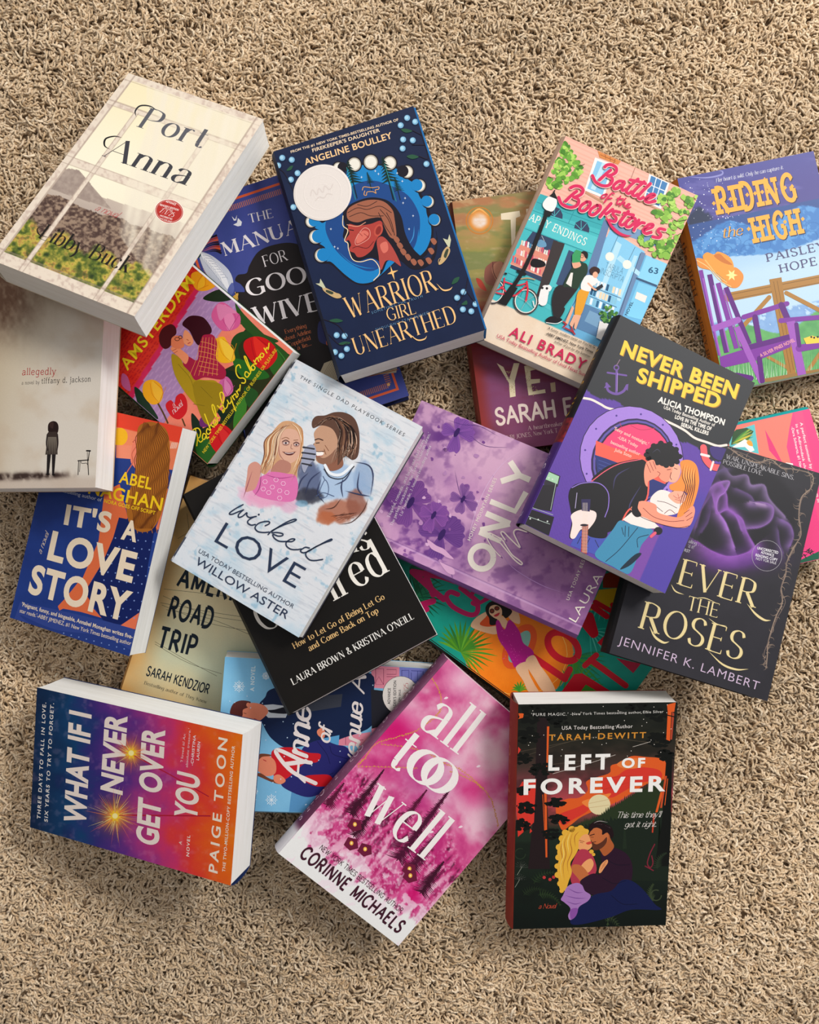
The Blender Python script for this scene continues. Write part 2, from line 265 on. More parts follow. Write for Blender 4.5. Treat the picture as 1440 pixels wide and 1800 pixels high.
# ------------------------------------------------------------------ a printed face: flat ink shapes on one cover plane
class Face:
    """x to the right, y up, in metres on the face; (x0,y0,s) is the reading window of the photo used to take measurements"""
    def __init__(self, M, x0, x1, y0, y1, zoff=0.0):
        self.M = M; self.Mi = M.inverted(); self.b = (x0, x1, y0, y1)
        self.V = []; self.F = []; self.C = []; self.nv = 0; self.k = 1; self.win = (0, 0, 1.0)
        self.R = np.array(M.to_3x3()); self.t = np.array(M.translation)
    def w(self, x0, y0, s): self.win = (x0, y0, s); return self
    def loc(self, P):
        P = np.atleast_2d(np.array(P, float)); px = P[:, 0] / self.win[2] + self.win[0]; py = P[:, 1] / self.win[2] + self.win[1]
        d = np.c_[(px - 720) / FPX, -(py - 900) / FPX, -np.ones(len(px))]; o = np.array([0, 0, CAM_H]); n = self.R[:, 2]
        t = ((self.t - o) @ n) / (d @ n); X = o + d * t[:, None]; q = (X - self.t) @ self.R
        return q[:, :2]
    def pix(self, q):
        X = np.c_[q, np.zeros(len(q))] @ self.R.T + self.t; d = CAM_H - X[:, 2]
        px = 720 + FPX * X[:, 0] / d; py = 900 - FPX * X[:, 1] / d
        return (px - self.win[0]) * self.win[2], (py - self.win[1]) * self.win[2]
    def mpp(self, P):
        a = self.loc([P, (P[0] + 10, P[1]), (P[0], P[1] + 10)]); return (np.linalg.norm(a[1] - a[0]) + np.linalg.norm(a[2] - a[0])) / 20
    def raw(self, V, F, col, lay=None, zs=None):
        """add flat faces given on the face plane, clipped to its edges"""
        if len(V) == 0: return
        self.n = getattr(self, 'n', 0) + 1
        z = ((self.k if lay is None else lay) + (self.n % 9) * .1) * 2.2e-6 + (np.zeros(len(V)) if zs is None or len(zs) != len(V) else zs * 2.5e-7)
        V = np.asarray(V, float); x0, x1, y0, y1 = self.b; e = 3e-4
        inside = (V[:, 0] > x0 + e) & (V[:, 0] < x1 - e) & (V[:, 1] > y0 + e) & (V[:, 1] < y1 - e)
        colf = lin(col)
        if inside.all():
            self.V.append(np.c_[V, z]); self.F.extend(tuple(i + self.nv for i in f) for f in F)
            self.C.append(np.tile(colf, (len(V), 1)) if colf.ndim == 1 else colf); self.nv += len(V)
        else:
            for f in F:
                P = [V[i] for i in f]
                for ax, lim, sg in ((0, x0 + e, 1), (0, x1 - e, -1), (1, y0 + e, 1), (1, y1 - e, -1)):
                    Q = []
                    for i in range(len(P)):
                        a, b = P[i - 1], P[i]; ia = sg * (a[ax] - lim) >= 0; ib = sg * (b[ax] - lim) >= 0
                        if ia != ib:
                            t = (lim - a[ax]) / (b[ax] - a[ax]); Q.append(a + (b - a) * t)
                        if ib: Q.append(b)
                    P = Q
                    if len(P) < 3: break
                if len(P) >= 3:
                    self.V.append(np.c_[np.array(P), np.full(len(P), z[f[0]])]); self.F.append(tuple(range(self.nv, self.nv + len(P))))
                    c = colf if colf.ndim == 1 else colf[f[0]]
                    self.C.append(np.tile(c, (len(P), 1))); self.nv += len(P)
        if lay is None: self.k += 1 if zs is None else 5
    def bg(self, fn, res=.0011):
        """whole face as a fine grid, fn(X, Y, u, v) -> display colours; X, Y in the reading window, u right, v down 0..1"""
        x0, x1, y0, y1 = self.b; nx = int((x1 - x0) / res) + 2; ny = int((y1 - y0) / res) + 2
        gx, gy = np.meshgrid(np.linspace(x0, x1, nx), np.linspace(y1, y0, ny)); q = np.c_[gx.ravel(), gy.ravel()]
        X, Y = self.pix(q); u = (q[:, 0] - x0) / (x1 - x0); v = (y1 - q[:, 1]) / (y1 - y0)
        if isinstance(fn, str): c = np.tile(rgb(fn), (len(q), 1))
        else: c = np.clip(fn(X, Y, u, v), 0, 1)
        idx = np.arange(nx * ny).reshape(ny, nx)
        F = np.stack([idx[:-1, :-1], idx[1:, :-1], idx[1:, 1:], idx[:-1, 1:]], -1).reshape(-1, 4)
        self.V.append(np.c_[q, np.zeros(len(q))]); self.F.extend(tuple(f) for f in (F + self.nv).tolist()); self.C.append(lin(c)); self.nv += len(q)
        return self
    def flat(self, col):
        x0, x1, y0, y1 = self.b; self.V.append(np.array([(x0, y0, 0), (x1, y0, 0), (x1, y1, 0), (x0, y1, 0)], float)); self.F.append(tuple(range(self.nv, self.nv + 4)))
        self.C.append(np.tile(lin(col), (4, 1))); self.nv += 4; return self
    def poly(self, P, col): q = self.loc(P); self.raw(q, [tuple(range(len(q)))], col); return self
    def blob(self, P, col, n=5): return self.poly(crom(P, True, n), col)
    def polys(self, PP, col):
        for P in PP: q = self.loc(P); self.raw(q, [tuple(range(len(q)))], col, self.k)
        self.k += 1; return self
    def line(self, P, w, col, smooth=True, taper=0, closed=False, cap=True):
        if closed: P = list(P) + [P[0]]
        if smooth and len(P) > 2: P = crom(P, False, 5)
        q = self.loc(P); m = self.mpp(P[0]) * w / 2; n = len(q); W = np.full(n, m)
        if taper: t = np.linspace(0, 1, n); W = W * ((1 - t) if taper == 1 else np.sin(np.pi * t) if taper == 2 else t) + 1e-5
        V, F = ribbon(q, W, cap and not taper); self.raw(V, F, col); return self
    def lines(self, PP, w, col, **k):
        k0 = self.k
        for i, P in enumerate(PP): self.k = k0 + i * .11; self.line(P, w, col, **k)
        return self
    def ell(self, x, y, rx, ry, col, rot=0, n=28, ring=0, a0=0, a1=360):
        r = math.radians(rot); A = [math.radians(a0 + (a1 - a0) * k / n) for k in range(n + (a1 - a0 < 360))]
        pt = lambda a, s: (x + (rx + s) * math.cos(a) * math.cos(r) - (ry + s) * math.sin(a) * math.sin(r), y + (rx + s) * math.cos(a) * math.sin(r) + (ry + s) * math.sin(a) * math.cos(r))
        if ring: return self.line([pt(a, 0) for a in A] + ([pt(A[0], 0)] if a1 - a0 >= 360 else []), ring, col, smooth=False, cap=False)
        return self.poly([pt(a, 0) for a in A], col)
    def dots(self, PP, r, col):
        for (x, y) in PP:
            q = self.loc([(x + r * math.cos(k * 1.047), y + r * math.sin(k * 1.047)) for k in range(6)]); self.raw(q, [tuple(range(6))], col, self.k)
        self.k += 1; return self
    def text(self, t, a, b, h, col, font='sans', space=1.0, shadow=None, keep=False):
        """t set from baseline point a to b (reading window), capital height h"""
        global PEN_Z; PEN_Z = None; V, F = FONTS[font](t, space); zs = PEN_Z
        if len(V) == 0: return self
        pa, pb = self.loc([a, b]); L = np.linalg.norm(pb - pa); d = (pb - pa) / L; n = np.array([-d[1], d[0]])
        x0, x1 = V[:, 0].min(), V[:, 0].max(); hh = self.mpp(a) * h / 10; sx = hh if keep else L / (x1 - x0)
        q = pa + np.outer((V[:, 0] - x0) * sx, d) + np.outer(V[:, 1] * hh, n)
        if shadow:
            so = self.loc([(a[0], a[1]), (a[0] + shadow[0], a[1] + shadow[1])]); self.raw(q + (so[1] - so[0]), F, shadow[2], zs=zs)
        self.raw(q, F, col, zs=zs); return self
    def ltext(self, t, x, y, L, h, col, font='sans', ang=0, space=1.0):
        """text placed in face metres"""
        V, F = FONTS[font](t, space); x0, x1 = V[:, 0].min(), V[:, 0].max(); d = np.array([math.cos(ang), math.sin(ang)]); n = np.array([-d[1], d[0]])
        q = np.array([x, y]) + np.outer((V[:, 0] - x0) * L / (x1 - x0), d) + np.outer(V[:, 1] * h / 10, n); self.raw(q, F, col); return self
    def data(self): return np.concatenate(self.V), self.F, np.concatenate(self.C)

# ------------------------------------------------------------------ books
def rod(tx, ty):
    a = math.hypot(tx, ty)
    return Matrix.Rotation(a, 4, Vector((tx, ty, 0)) / a) if a > 1e-6 else Matrix.Identity(4)

class Book:
    def __init__(self, key, name, label, page=PAGE, ink=INK, hard=False, spine='202020', back=None):
        p = POSE[key]; self.W, self.H, self.T = p['W'], p['H'], p['T']; self.key = key
        M = Matrix.Translation(p['c']) @ rod(*p['t']) @ Matrix.Rotation(p['yaw'], 4, 'Z')
        self.M = M; base = M @ Matrix.Translation((0, 0, -self.T))
        self.e = bpy.data.objects.new(name, None); COL.objects.link(self.e); self.e.matrix_world = base; self.e.empty_display_size = .02
        tag(self.e, label=label, category='book', group='novels scattered over the carpet')
        self.page, self.ink, self.hard, self.spinecol, self.backcol = page, ink, hard, spine, back or spine
        W, H, T = self.W, self.H, self.T
        self.ct = .0022 if hard else .0005
        self.sp = min(.004, T * .25) if not hard else .003          # spine bulge
        self.front = Face(M, -W / 2, W / 2, -H / 2, H / 2)
        # spine face: x runs along the book's height from top to bottom, y from back to front
        Ms = M @ Matrix.Translation((-W / 2, 0, -T / 2)) @ Matrix(((0, 0, -1, 0), (-1, 0, 0, 0), (0, 1, 0, 0), (0, 0, 0, 1)))
        self.spine = Face(Ms, -H / 2, H / 2, -T / 2, T / 2)
    def finish(self):
        W, H, T, ct = self.W, self.H, self.T, self.ct; o = .003 if self.hard else .0002
        def slab(f, z0, z1, col, name, ink):
            """cover board with the printed face on top"""
            V, F, C = f.data() if f else (np.zeros((0, 3)), [], np.zeros((0, 3)))
            V = V.copy(); V[:, 2] += z1; x0, x1, y0, y1 = -W / 2, W / 2, -H / 2, H / 2
            r = .0006; b = len(V)
            B = [(x0, y0, z0), (x1, y0, z0), (x1, y1, z0), (x0, y1, z0), (x0, y0, z1 - 1e-5), (x1, y0, z1 - 1e-5), (x1, y1, z1 - 1e-5), (x0, y1, z1 - 1e-5)]
            BF = [(0, 3, 2, 1), (0, 1, 5, 4), (1, 2, 6, 5), (2, 3, 7, 6), (3, 0, 4, 7), (4, 5, 6, 7)]
            V = np.r_[V, np.array(B)]; F = list(F) + [tuple(i + b for i in q) for q in BF]; C = np.r_[C, np.tile(lin(col), (8, 1))]
            return mesh_obj(name, V, F, ink, self.e, C)
        edge = 'e8e4dc' if not self.hard else self.spinecol
        fc = slab(self.front, T - ct, T, edge, 'front_cover', self.ink)
        if self.front.win is not None: pass
        slab(None, 0, ct, self.backcol, 'back_cover', self.ink)
        # spine: a shallow arc from back to front
        n = 6; zs = np.linspace(0, 1, n + 1); prof = [(-W / 2 - self.sp * math.sin(math.pi * z) ** .6 if 0 < z < 1 else -W / 2, z * T) for z in zs]
        V = []; F = []; C = []
        for y in (-H / 2, H / 2):
            for (x, z) in prof: V.append((x, y, z))
        for y in (-H / 2, H / 2):
            for (x, z) in prof: V.append((x + .0006 if 0 < z < T else x + .0002, y, z))
        m = n + 1
        for i in range(n): F += [(i, i + 1, m + i + 1, m + i), (2 * m + i, 3 * m + i, 3 * m + i + 1, 2 * m + i + 1), (i, 2 * m + i, 2 * m + i + 1, i + 1), (m + i, m + i + 1, 3 * m + i + 1, 3 * m + i)]
        C = np.tile(lin(self.spinecol), (len(V), 1)); V = np.array(V)
        if self.spine.nv:
            v, f, c = self.spine.data(); Ms = np.array([[0, 0, -1], [-1, 0, 0], [0, 1, 0]])
            q = v[:, :2]; zz = np.clip(q[:, 1] + T / 2, 0, T); bul = self.sp * np.abs(np.sin(math.pi * zz / T)) ** .6
            X = np.c_[-W / 2 - bul - v[:, 2] - .0001, -q[:, 0], zz]
            F = F + [tuple(i + len(V) for i in g) for g in f]; V = np.r_[V, X]; C = np.r_[C, c]
        mesh_obj('spine', V, F, self.ink, self.e, C)
        # page block: inset, hollow fore-edge, slightly uneven sheets
        nz = 9; rnd = random.Random(hash(self.key) & 0xffff if False else sum(map(ord, self.key))); V = []; F = []
        gx = 10; zz = np.linspace(ct, T - ct, nz + 1); sk = rnd.uniform(-.0006, .0006)
        ring = []
        for z in zz:
            t = (z - ct) / (T - 2 * ct); off = sk * (t - .5) * 2 + rnd.uniform(-.00012, .00012); hol = (.0012 if self.hard else .0004) * math.sin(math.pi * t)
            xa, xb, ya, yb = -W / 2 + .0004, W / 2 - o - .0003 + off - hol, -H / 2 + o + .0002, H / 2 - o - .0002
            r0 = len(V)
            for k in range(gx): V.append((xa + (xb - xa) * k / gx, ya, z))
            for k in range(gx): V.append((xb, ya + (yb - ya) * k / gx, z))
            for k in range(gx): V.append((xb - (xb - xa) * k / gx, yb, z))
            for k in range(gx): V.append((xa, yb - (yb - ya) * k / gx, z))
            ring.append(r0)
        m = 4 * gx
        for a, b in zip(ring[:-1], ring[1:]):
            for k in range(m): F.append((a + k, a + (k + 1) % m, b + (k + 1) % m, b + k))
        F.append(tuple(ring[0] + k for k in range(m))[::-1]); F.append(tuple(ring[-1] + k for k in range(m)))
        mesh_obj('page_block', np.array(V), F, self.page, self.e)
        return self

POSE = {   # cover centre (m), tilt, yaw (rad), width, height, thickness (m)
'port': {"c": [-0.23428, 0.27406, 0.08362], "t": [-0.35787, -0.00731], "yaw": -0.41519, "W": 0.13689, "H": 0.22026, "T": 0.03},
'alleg': {"c": [-0.33357, 0.11971, 0.06666], "t": [-0.09605, -0.17654], "yaw": -0.00554, "W": 0.14704, "H": 0.20004, "T": 0.028},
'amst': {"c": [-0.21899, 0.15794, 0.04245], "t": [0.06675, -0.18932], "yaw": 0.87178, "W": 0.12697, "H": 0.20695, "T": 0.022},
'manual': {"c": [-0.10947, 0.19085, 0.02575], "t": [0.00029, -0.00143], "yaw": 0.32069, "W": 0.15363, "H": 0.22914, "T": 0.026},
'warrior': {"c": [-0.02782, 0.23505, 0.06834], "t": [-0.09272, -0.06834], "yaw": 0.29565, "W": 0.12844, "H": 0.21081, "T": 0.028},
'battle': {"c": [0.15641, 0.21688, 0.05173], "t": [0.00232, -0.00061], "yaw": -0.42338, "W": 0.12795, "H": 0.19355, "T": 0.022},
'sarah': {"c": [0.12748, 0.17791, 0.02765], "t": [0.0014, -0.00055], "yaw": 0.13079, "W": 0.14827, "H": 0.23157, "T": 0.028},
'riding': {"c": [0.32984, 0.22119, 0.02496], "t": [-0.04086, 0.01047], "yaw": 0.20746, "W": 0.12897, "H": 0.20078, "T": 0.02},
'love': {"c": [-0.27744, -0.0114, 0.05376], "t": [-0.04962, -0.26525], "yaw": -0.2345, "W": 0.12779, "H": 0.20194, "T": 0.024},
'road': {"c": [-0.16853, -0.08554, 0.02177], "t": [0.00021, 0.00071], "yaw": -0.31251, "W": 0.13578, "H": 0.20677, "T": 0.022},
'fired': {"c": [-0.08856, -0.04316, 0.06919], "t": [-0.18572, -0.07835], "yaw": 0.49753, "W": 0.13908, "H": 0.21371, "T": 0.022},
'wicked': {"c": [-0.09508, 0.01542, 0.07717], "t": [-0.18735, -0.07811], "yaw": -0.5177, "W": 0.1279, "H": 0.20492, "T": 0.018},
'only': {"c": [0.07762, -0.0025, 0.05553], "t": [-0.08523, -0.12104], "yaw": 1.1516, "W": 0.1341, "H": 0.20823, "T": 0.018},
'never': {"c": [0.19371, 0.05, 0.09254], "t": [-0.11224, 0.09234], "yaw": -0.45358, "W": 0.12851, "H": 0.19799, "T": 0.024},
'roses': {"c": [0.26355, -0.04272, 0.07231], "t": [-0.12911, 0.0185], "yaw": -0.29564, "W": 0.13782, "H": 0.20247, "T": 0.028},
'pink': {"c": [0.28572, 0.00788, 0.03581], "t": [-0.12855, 0.01861], "yaw": -1.3462, "W": 0.13458, "H": 0.19757, "T": 0.02},
'whatif': {"c": [-0.23964, -0.23329, 0.06945], "t": [0.07753, -0.29836], "yaw": 1.45504, "W": 0.13122, "H": 0.20451, "T": 0.034},
'anne': {"c": [-0.07258, -0.20337, 0.03849], "t": [0.05442, 0.14188], "yaw": 1.48187, "W": 0.13701, "H": 0.19382, "T": 0.024},
'atw': {"c": [0.01211, -0.26036, 0.0434], "t": [0.07883, 0.1643], "yaw": -0.73017, "W": 0.14229, "H": 0.22375, "T": 0.018},
'left': {"c": [0.16124, -0.26706, 0.05801], "t": [0.14374, 0.04562], "yaw": 0.00016, "W": 0.13786, "H": 0.20914, "T": 0.029},
'la': {"c": [0.10573, -0.0884, 0.02541], "t": [-0.00453, 0.00151], "yaw": 0.94429, "W": 0.14907, "H": 0.25209, "T": 0.026},
}

# ------------------------------------------------------------------ the carpet
def carpet():
    m, n, l, b = new_mat('carpet_backing'); b.inputs['Base Color'].default_value = (.3, .2, .12, 1); b.inputs['Roughness'].default_value = 1
    no = n.new('ShaderNodeTexNoise'); no.inputs['Scale'].default_value = 60; r = n.new('ShaderNodeValToRGB'); r.color_ramp.elements[0].color = (.46, .31, .18, 1); r.color_ramp.elements[1].color = (.66, .47, .29, 1)
    tc = n.new('ShaderNodeTexCoord'); l.new(tc.outputs['Object'], no.inputs['Vector']); l.new(no.outputs['Fac'], r.inputs[0]); l.new(r.outputs[0], b.inputs['Base Color'])
    f = mesh_obj('floor', [(-3, -3, -.0085), (3, -3, -.0085), (3, 3, -.0085), (-3, 3, -.0085)], [(0, 1, 2, 3)], m); tag(f, kind='structure')
    rs = np.random.RandomState(7)
    HX, HY, CELL = .52, .63, .0029
    nx, ny = int(2 * HX / CELL), int(2 * HY / CELL)
    gx, gy = np.meshgrid(np.arange(nx), np.arange(ny)); x = -HX + (gx.ravel() + rs.rand(nx * ny)) * CELL; y = -HY + (gy.ravel() + rs.rand(nx * ny)) * CELL
    OX, OY, OC = .80, .90, .0052                      # beyond the frame: the same yarn, a little looser
    gx, gy = np.meshgrid(np.arange(int(2 * OX / OC)), np.arange(int(2 * OY / OC))); xo = -OX + (gx.ravel() + rs.rand(gx.size)) * OC; yo = -OY + (gy.ravel() + rs.rand(gx.size)) * OC
    k_ = (np.abs(xo) > HX) | (np.abs(yo) > HY); big = np.r_[np.ones(len(x)), np.full(k_.sum(), 1.6)]; x = np.r_[x, xo[k_]]; y = np.r_[y, yo[k_]]
    under = np.zeros(len(x), bool)                     # no yarn where a book lies flat on it, well inside its edges
    for q in POSE.values():
        M = Matrix.Translation(q['c']) @ rod(*q['t']) @ Matrix.Rotation(q['yaw'], 4, 'Z'); R_ = np.array(M.to_3x3()); b0 = np.array(q['c']) - R_[:, 2] * q['T']
        zb = b0[2] - ((x - b0[0]) * R_[0, 2] + (y - b0[1]) * R_[1, 2]) / R_[2, 2]; L_ = np.c_[x - b0[0], y - b0[1], zb - b0[2]] @ R_
        under |= (np.abs(L_[:, 0]) < q['W'] / 2 - .03) & (np.abs(L_[:, 1]) < q['H'] / 2 - .03) & (zb < .02)
    x, y, big = x[~under], y[~under], big[~under]; n_ = len(x); K = 6; SD = 4
    flow = 2 * math.pi * (fbm(x * 16 + 9, y * 16 + 3, 3, 3) * 2.2); phi = flow + rs.normal(0, .75, n_)
    clump = fbm(x * 38, y * 38, 21, 3); wide = fbm(x * 9, y * 9, 5, 3)
    L = rs.uniform(.009, .0165, n_) * big ** .5; curl = rs.normal(0, 1.5, n_); rad = rs.uniform(.00100, .00140, n_) * big
    top = -.0028 + (clump - .5) * .0065 + (wide - .5) * .006 + rs.normal(0, .0009, n_)
    t = np.linspace(0, 1, K)
    P = np.zeros((n_, K, 3)); ang = phi.copy(); px, py = x.copy(), y.copy()
    lift = np.array([-.0042, -.0006, .0003, .0003, -.0004, -.0024])
    for k in range(K):
        P[:, k, 0] = px; P[:, k, 1] = py; P[:, k, 2] = top + lift[k] + rs.normal(0, .00035, n_)
        st = L / (K - 1) * (.55 if k == 0 else 1); px = px + np.cos(ang) * st; py = py + np.sin(ang) * st; ang = ang + curl * .42 + rs.normal(0, .18, n_)
    P[:, :, 2] = np.minimum(P[:, :, 2], .0034)
    D = np.gradient(P, axis=1); D /= np.linalg.norm(D, axis=2)[:, :, None] + 1e-9
    side = np.stack([-D[:, :, 1], D[:, :, 0], np.zeros((n_, K))], -1); side /= np.linalg.norm(side, axis=2)[:, :, None] + 1e-9; up = np.cross(D, side)
    tw = rs.uniform(0, 6.28, n_)[:, None] + np.arange(K)[None] * .9
    prof = np.array([.5, .95, 1.05, 1.05, .98, .45])
    V = np.zeros((n_, K, SD, 3), np.float32)
    for s in range(SD):
        a = tw + 2 * math.pi * s / SD; rr = rad[:, None] * prof[None] * (1 + .12 * (s % 2))
        V[:, :, s] = P + side * (np.cos(a) * rr)[:, :, None] + up * (np.sin(a) * rr)[:, :, None]
    V = V.reshape(-1, 3)
    base = (np.arange(n_, dtype=np.int32) * K * SD)[:, None, None]; kk = np.arange(K - 1, dtype=np.int32)[None, :, None] * SD; ss = np.arange(SD, dtype=np.int32)[None, None, :]; s2 = (ss + 1) % SD
    Q = np.stack([base + kk + ss, base + kk + s2, base + kk + SD + s2, base + kk + SD + ss], -1).reshape(-1, 4)
    capi = (np.arange(n_) * K * SD)[:, None] + (K - 1) * SD + np.arange(SD)[None]
    me = bpy.data.meshes.new('carpet_pile'); nq = len(Q); nl = nq * 4 + n_ * SD
    me.vertices.add(len(V)); me.vertices.foreach_set('co', V.astype(np.float32).ravel())
    me.loops.add(nl); me.loops.foreach_set('vertex_index', np.concatenate([Q.ravel(), capi.ravel()]).astype(np.int32))
    me.polygons.add(nq + n_); me.polygons.foreach_set('loop_start', np.concatenate([np.arange(nq) * 4, nq * 4 + np.arange(n_) * SD]).astype(np.int32))
    me.polygons.foreach_set('loop_total', np.concatenate([np.full(nq, 4), np.full(n_, SD)]).astype(np.int32))
    me.polygons.foreach_set('use_smooth', np.ones(nq + n_, bool))
    me.update(calc_edges=True)
    tone = np.clip(rs.normal(.5, .17, n_), 0, 1); w2 = fbm(x * 6 + 4, y * 6, 11, 3)
    c = mixc('c4a47c', 'fbe6c8', tone) * (0.93 + .14 * w2[:, None]); c = c * np.array([1, .985, .96]) if False else c
    at = me.color_attributes.new('ink', 'BYTE_COLOR', 'POINT'); cc = np.ones((len(V), 4), np.float32); cc[:, :3] = np.repeat(lin(np.clip(c, 0, 1)), K * SD, 0); at.data.foreach_set('color', cc.ravel())
    m, n, l, b = new_mat('twisted_yarn'); a = n.new('ShaderNodeAttribute'); a.attribute_name = 'ink'
    tc = n.new('ShaderNodeTexCoord'); no = n.new('ShaderNodeTexNoise'); no.inputs['Scale'].default_value = 1500; no.inputs['Detail'].default_value = 2; l.new(tc.outputs['Object'], no.inputs['Vector'])
    mr = n.new('ShaderNodeMapRange'); mr.inputs[1].default_value = .3; mr.inputs[2].default_value = .7; mr.inputs[3].default_value = .8; mr.inputs[4].default_value = 1.16; l.new(no.outputs['Fac'], mr.inputs[0])
    hs = n.new('ShaderNodeHueSaturation'); l.new(mr.outputs[0], hs.inputs['Value']); l.new(a.outputs['Color'], hs.inputs['Color']); l.new(hs.outputs[0], b.inputs['Base Color'])
    b.inputs['Roughness'].default_value = .9; b.inputs['Specular IOR Level'].default_value = .1; b.inputs['Sheen Weight'].default_value = .15
    bp = n.new('ShaderNodeBump'); bp.inputs['Strength'].default_value = .6; bp.inputs['Distance'].default_value = .0006; l.new(no.outputs['Fac'], bp.inputs['Height']); l.new(bp.outputs[0], b.inputs['Normal'])
    me.materials.append(m); o = bpy.data.objects.new('carpet_pile', me); COL.objects.link(o)
    tag(o, kind='stuff', label='beige twisted shaggy carpet pile under the scattered books', category='carpet')
carpet()

# ------------------------------------------------------------------ Port Anna: window with curtain over a rocky shore
b = Book('port', 'paperback_book', 'thick paperback with pale curtained window and rocky shore cover, titled Port Anna', ink=INKM, spine='d8ccb8')
f = b.front.w(0, 100, 2.88)
def bgf(X, Y, u, v):
    n1 = fbm(X * .012, Y * .012, 1); n2 = fbm(X * .06, Y * .06, 2); n3 = fbm(X * .07, Y * .1, 9, 4)
    c = mixc('ecdfb8', 'f3ead0', sstep(0, .5, v)); c = mixc(c, 'dcd2bc', sstep(.25, .9, u) * .5)
    hor = 640 + (X - 300) * .32
    sea = mixc('c9b9a8', 'a8988e', sstep(-10, 160, Y - hor) * .6 + .4 * n1); c = np.where((Y > hor)[:, None], sea, c)
    cl = 565 + np.abs(X - 350) * .15 + np.maximum(X - 400, 0) * 1.05; m = (Y > cl) & (Y < 700 + (X - 350) * .33) & (X > 230) & (X < 640)
    c = np.where(m[:, None], mixc('8e7c73', 'b3a294', n2), c)
    rk = 690 + (X - 240) * .36 + (n1 - .5) * 60; m = Y > rk; c = np.where(m[:, None], mixc('4a3630', '98806c', sstep(.3, .7, n3)), c)
    bs = 840 + (X - 180) * .42 + (n1 - .5) * 170; m = sstep(0, 30, Y - bs)
    n4 = fbm(X * .03, Y * .035, 44, 4); bush = ramp(.25 * n3 + .75 * n4, [(.25, '2c3c1c'), (.4, '5a6a28'), (.5, '94903a'), (.58, 'c4b04c'), (.66, 'a87c44'), (.74, '6c7434')])
    c = mixc(c, bush, m)
    drk = sstep(.5, .62, fbm(X * .02 + 5, Y * .02, 4)) * sstep(60, 200, Y - bs); c = mixc(c, '28381c', drk * .6)
    # curtain: pale gauze on the right half
    edge = np.interp(Y, [100, 350, 640, 900, 1150, 1300], [740, 745, 640, 600, 780, 900])
    cur = sstep(-6, 10, X - edge) * (.62 + .2 * np.sin(X * .05 + Y * .012 + n1 * 4) + .12 * np.sin(X * .13 + Y * .03)) * np.interp(Y, [700, 1150], [1, .55])
    c = mixc(c, 'e9dfca', np.clip(cur, 0, .9))
    # weathered frame and glazing bars
    wood = mixc('e2d3c0', 'ccb8a8', sstep(.45, .75, n2)); fr = np.zeros(len(u))
    for a, w_ in ((.0, .055), (1.0, .05)): fr = np.maximum(fr, (np.abs(u - a) < w_))
    fr = np.maximum(fr, (v < .03) | (v > .95)); fr = np.maximum(fr, (np.abs(v - .485) < .018) * (1 - cur * .8)); fr = np.maximum(fr, (np.abs(v - .165) < .012) * (1 - cur * .8))
    fr = np.maximum(fr, (np.abs(u - .222) < .014) * (v > .165) * (1 - cur * .3)); fr = np.maximum(fr, (np.abs(u - .735) < .014) * (v > .165) * (1 - cur * .45))
    c = mixc(c, wood, fr)
    for a in (.052, .95): c = mixc(c, '9c8678', (np.abs(u - a) < .006) * .55)
    for a in (.036, .943, .467, .503, .153, .177): c = mixc(c, '9c8678', (np.abs(v - a) < .003) * .5 * (1 - np.clip(cur, 0, 1) * .8))
    for a in (.208, .236, .721, .749): c = mixc(c, '9c8678', (np.abs(u - a) < .003) * (v > .17) * .5 * (1 - np.clip(cur, 0, 1) * .7))
    return c
f.bg(bgf, .0008)
f.text('Port', (690, 352), (1020, 462), 118, '5a5a60', 'didot'); f.line([(690, 305), (685, 275), (710, 248), (760, 250), (800, 275)], 9, '26262a', taper=2)
f.text('Anna', (515, 500), (945, 652), 118, '3c3c42', 'didot'); f.line([(560, 470), (530, 450), (535, 415), (580, 402), (620, 410)], 9, '101014', taper=2)
f.text('Libby Buck', (190, 915), (645, 1095), 84, '1c1814', 'didot'); f.line([(250, 915), (200, 900), (190, 870), (225, 852)], 6, '1c1814', taper=2)
f.text('a novel', (480, 775), (600, 818), 34, 'b03a3c', 'script')
f.ell(857, 782, 75, 62, 'f0e2d4', 12).ell(857, 782, 71, 58, 'b02e28', 12).ell(857, 782, 66, 53, 'e6c0b4', 12, ring=1.5)
f.text('ADVANCE', (838, 735), (888, 752), 12, 'f4e4dc', 'bold').text('READER\'S EDITION', (808, 752), (902, 780), 11, 'f4e4dc', 'bold').text('ON SALE', (830, 768), (872, 782), 8, 'f4e4dc', 'sans')
f.text('7/1/25', (806, 786), (876, 812), 25, 'f4e4dc', 'serif').text('UNCORRECTED', (808, 806), (870, 826), 9, 'f4e4dc', 'bold').text('NOT FOR SALE', (808, 820), (866, 838), 8, 'f4e4dc', 'sans')
b.finish()

# ------------------------------------------------------------------ allegedly
b = Book('alleg', 'paperback_book', 'beige paperback with dark girl and empty chair on its cover, titled allegedly', page=PAGE, ink=INKM, spine='b89c80')
f = b.front.w(0, 500, 4.7375)
def bgf(X, Y, u, v):
    n = fbm(X * .004, Y * .004, 3); n2 = fbm(X * .03, Y * .02, 6)
    c = mixc('c8b89c', 'd8cec0', sstep(0, 900, X + Y * .3)); c = mixc(c, 'c4ae94', sstep(.5, .8, n) * .5)
    d = np.exp(-((X + 20) ** 2 + (Y - 60) ** 2) / 320 ** 2); c = mixc(c, '5c4030', np.clip(d * (.5 + n2) * 1.1, 0, .95))
    c = mixc(c, '8e7058', sstep(150, -700, X) * .7); c = mixc(c, 'c2b0a0', sstep(1560, 1640, Y) * .7)
    sh = np.exp(-((Y - 1590 - (X - 420) * -.03) / 26) ** 2) * np.clip((n2 - .2) * 2, 0, 1) * sstep(700, 300, X) * sstep(-900, 300, X + 300); c = mixc(c, '2c1c18', np.clip(sh * 1.6, 0, .9))
    return c
f.bg(bgf)
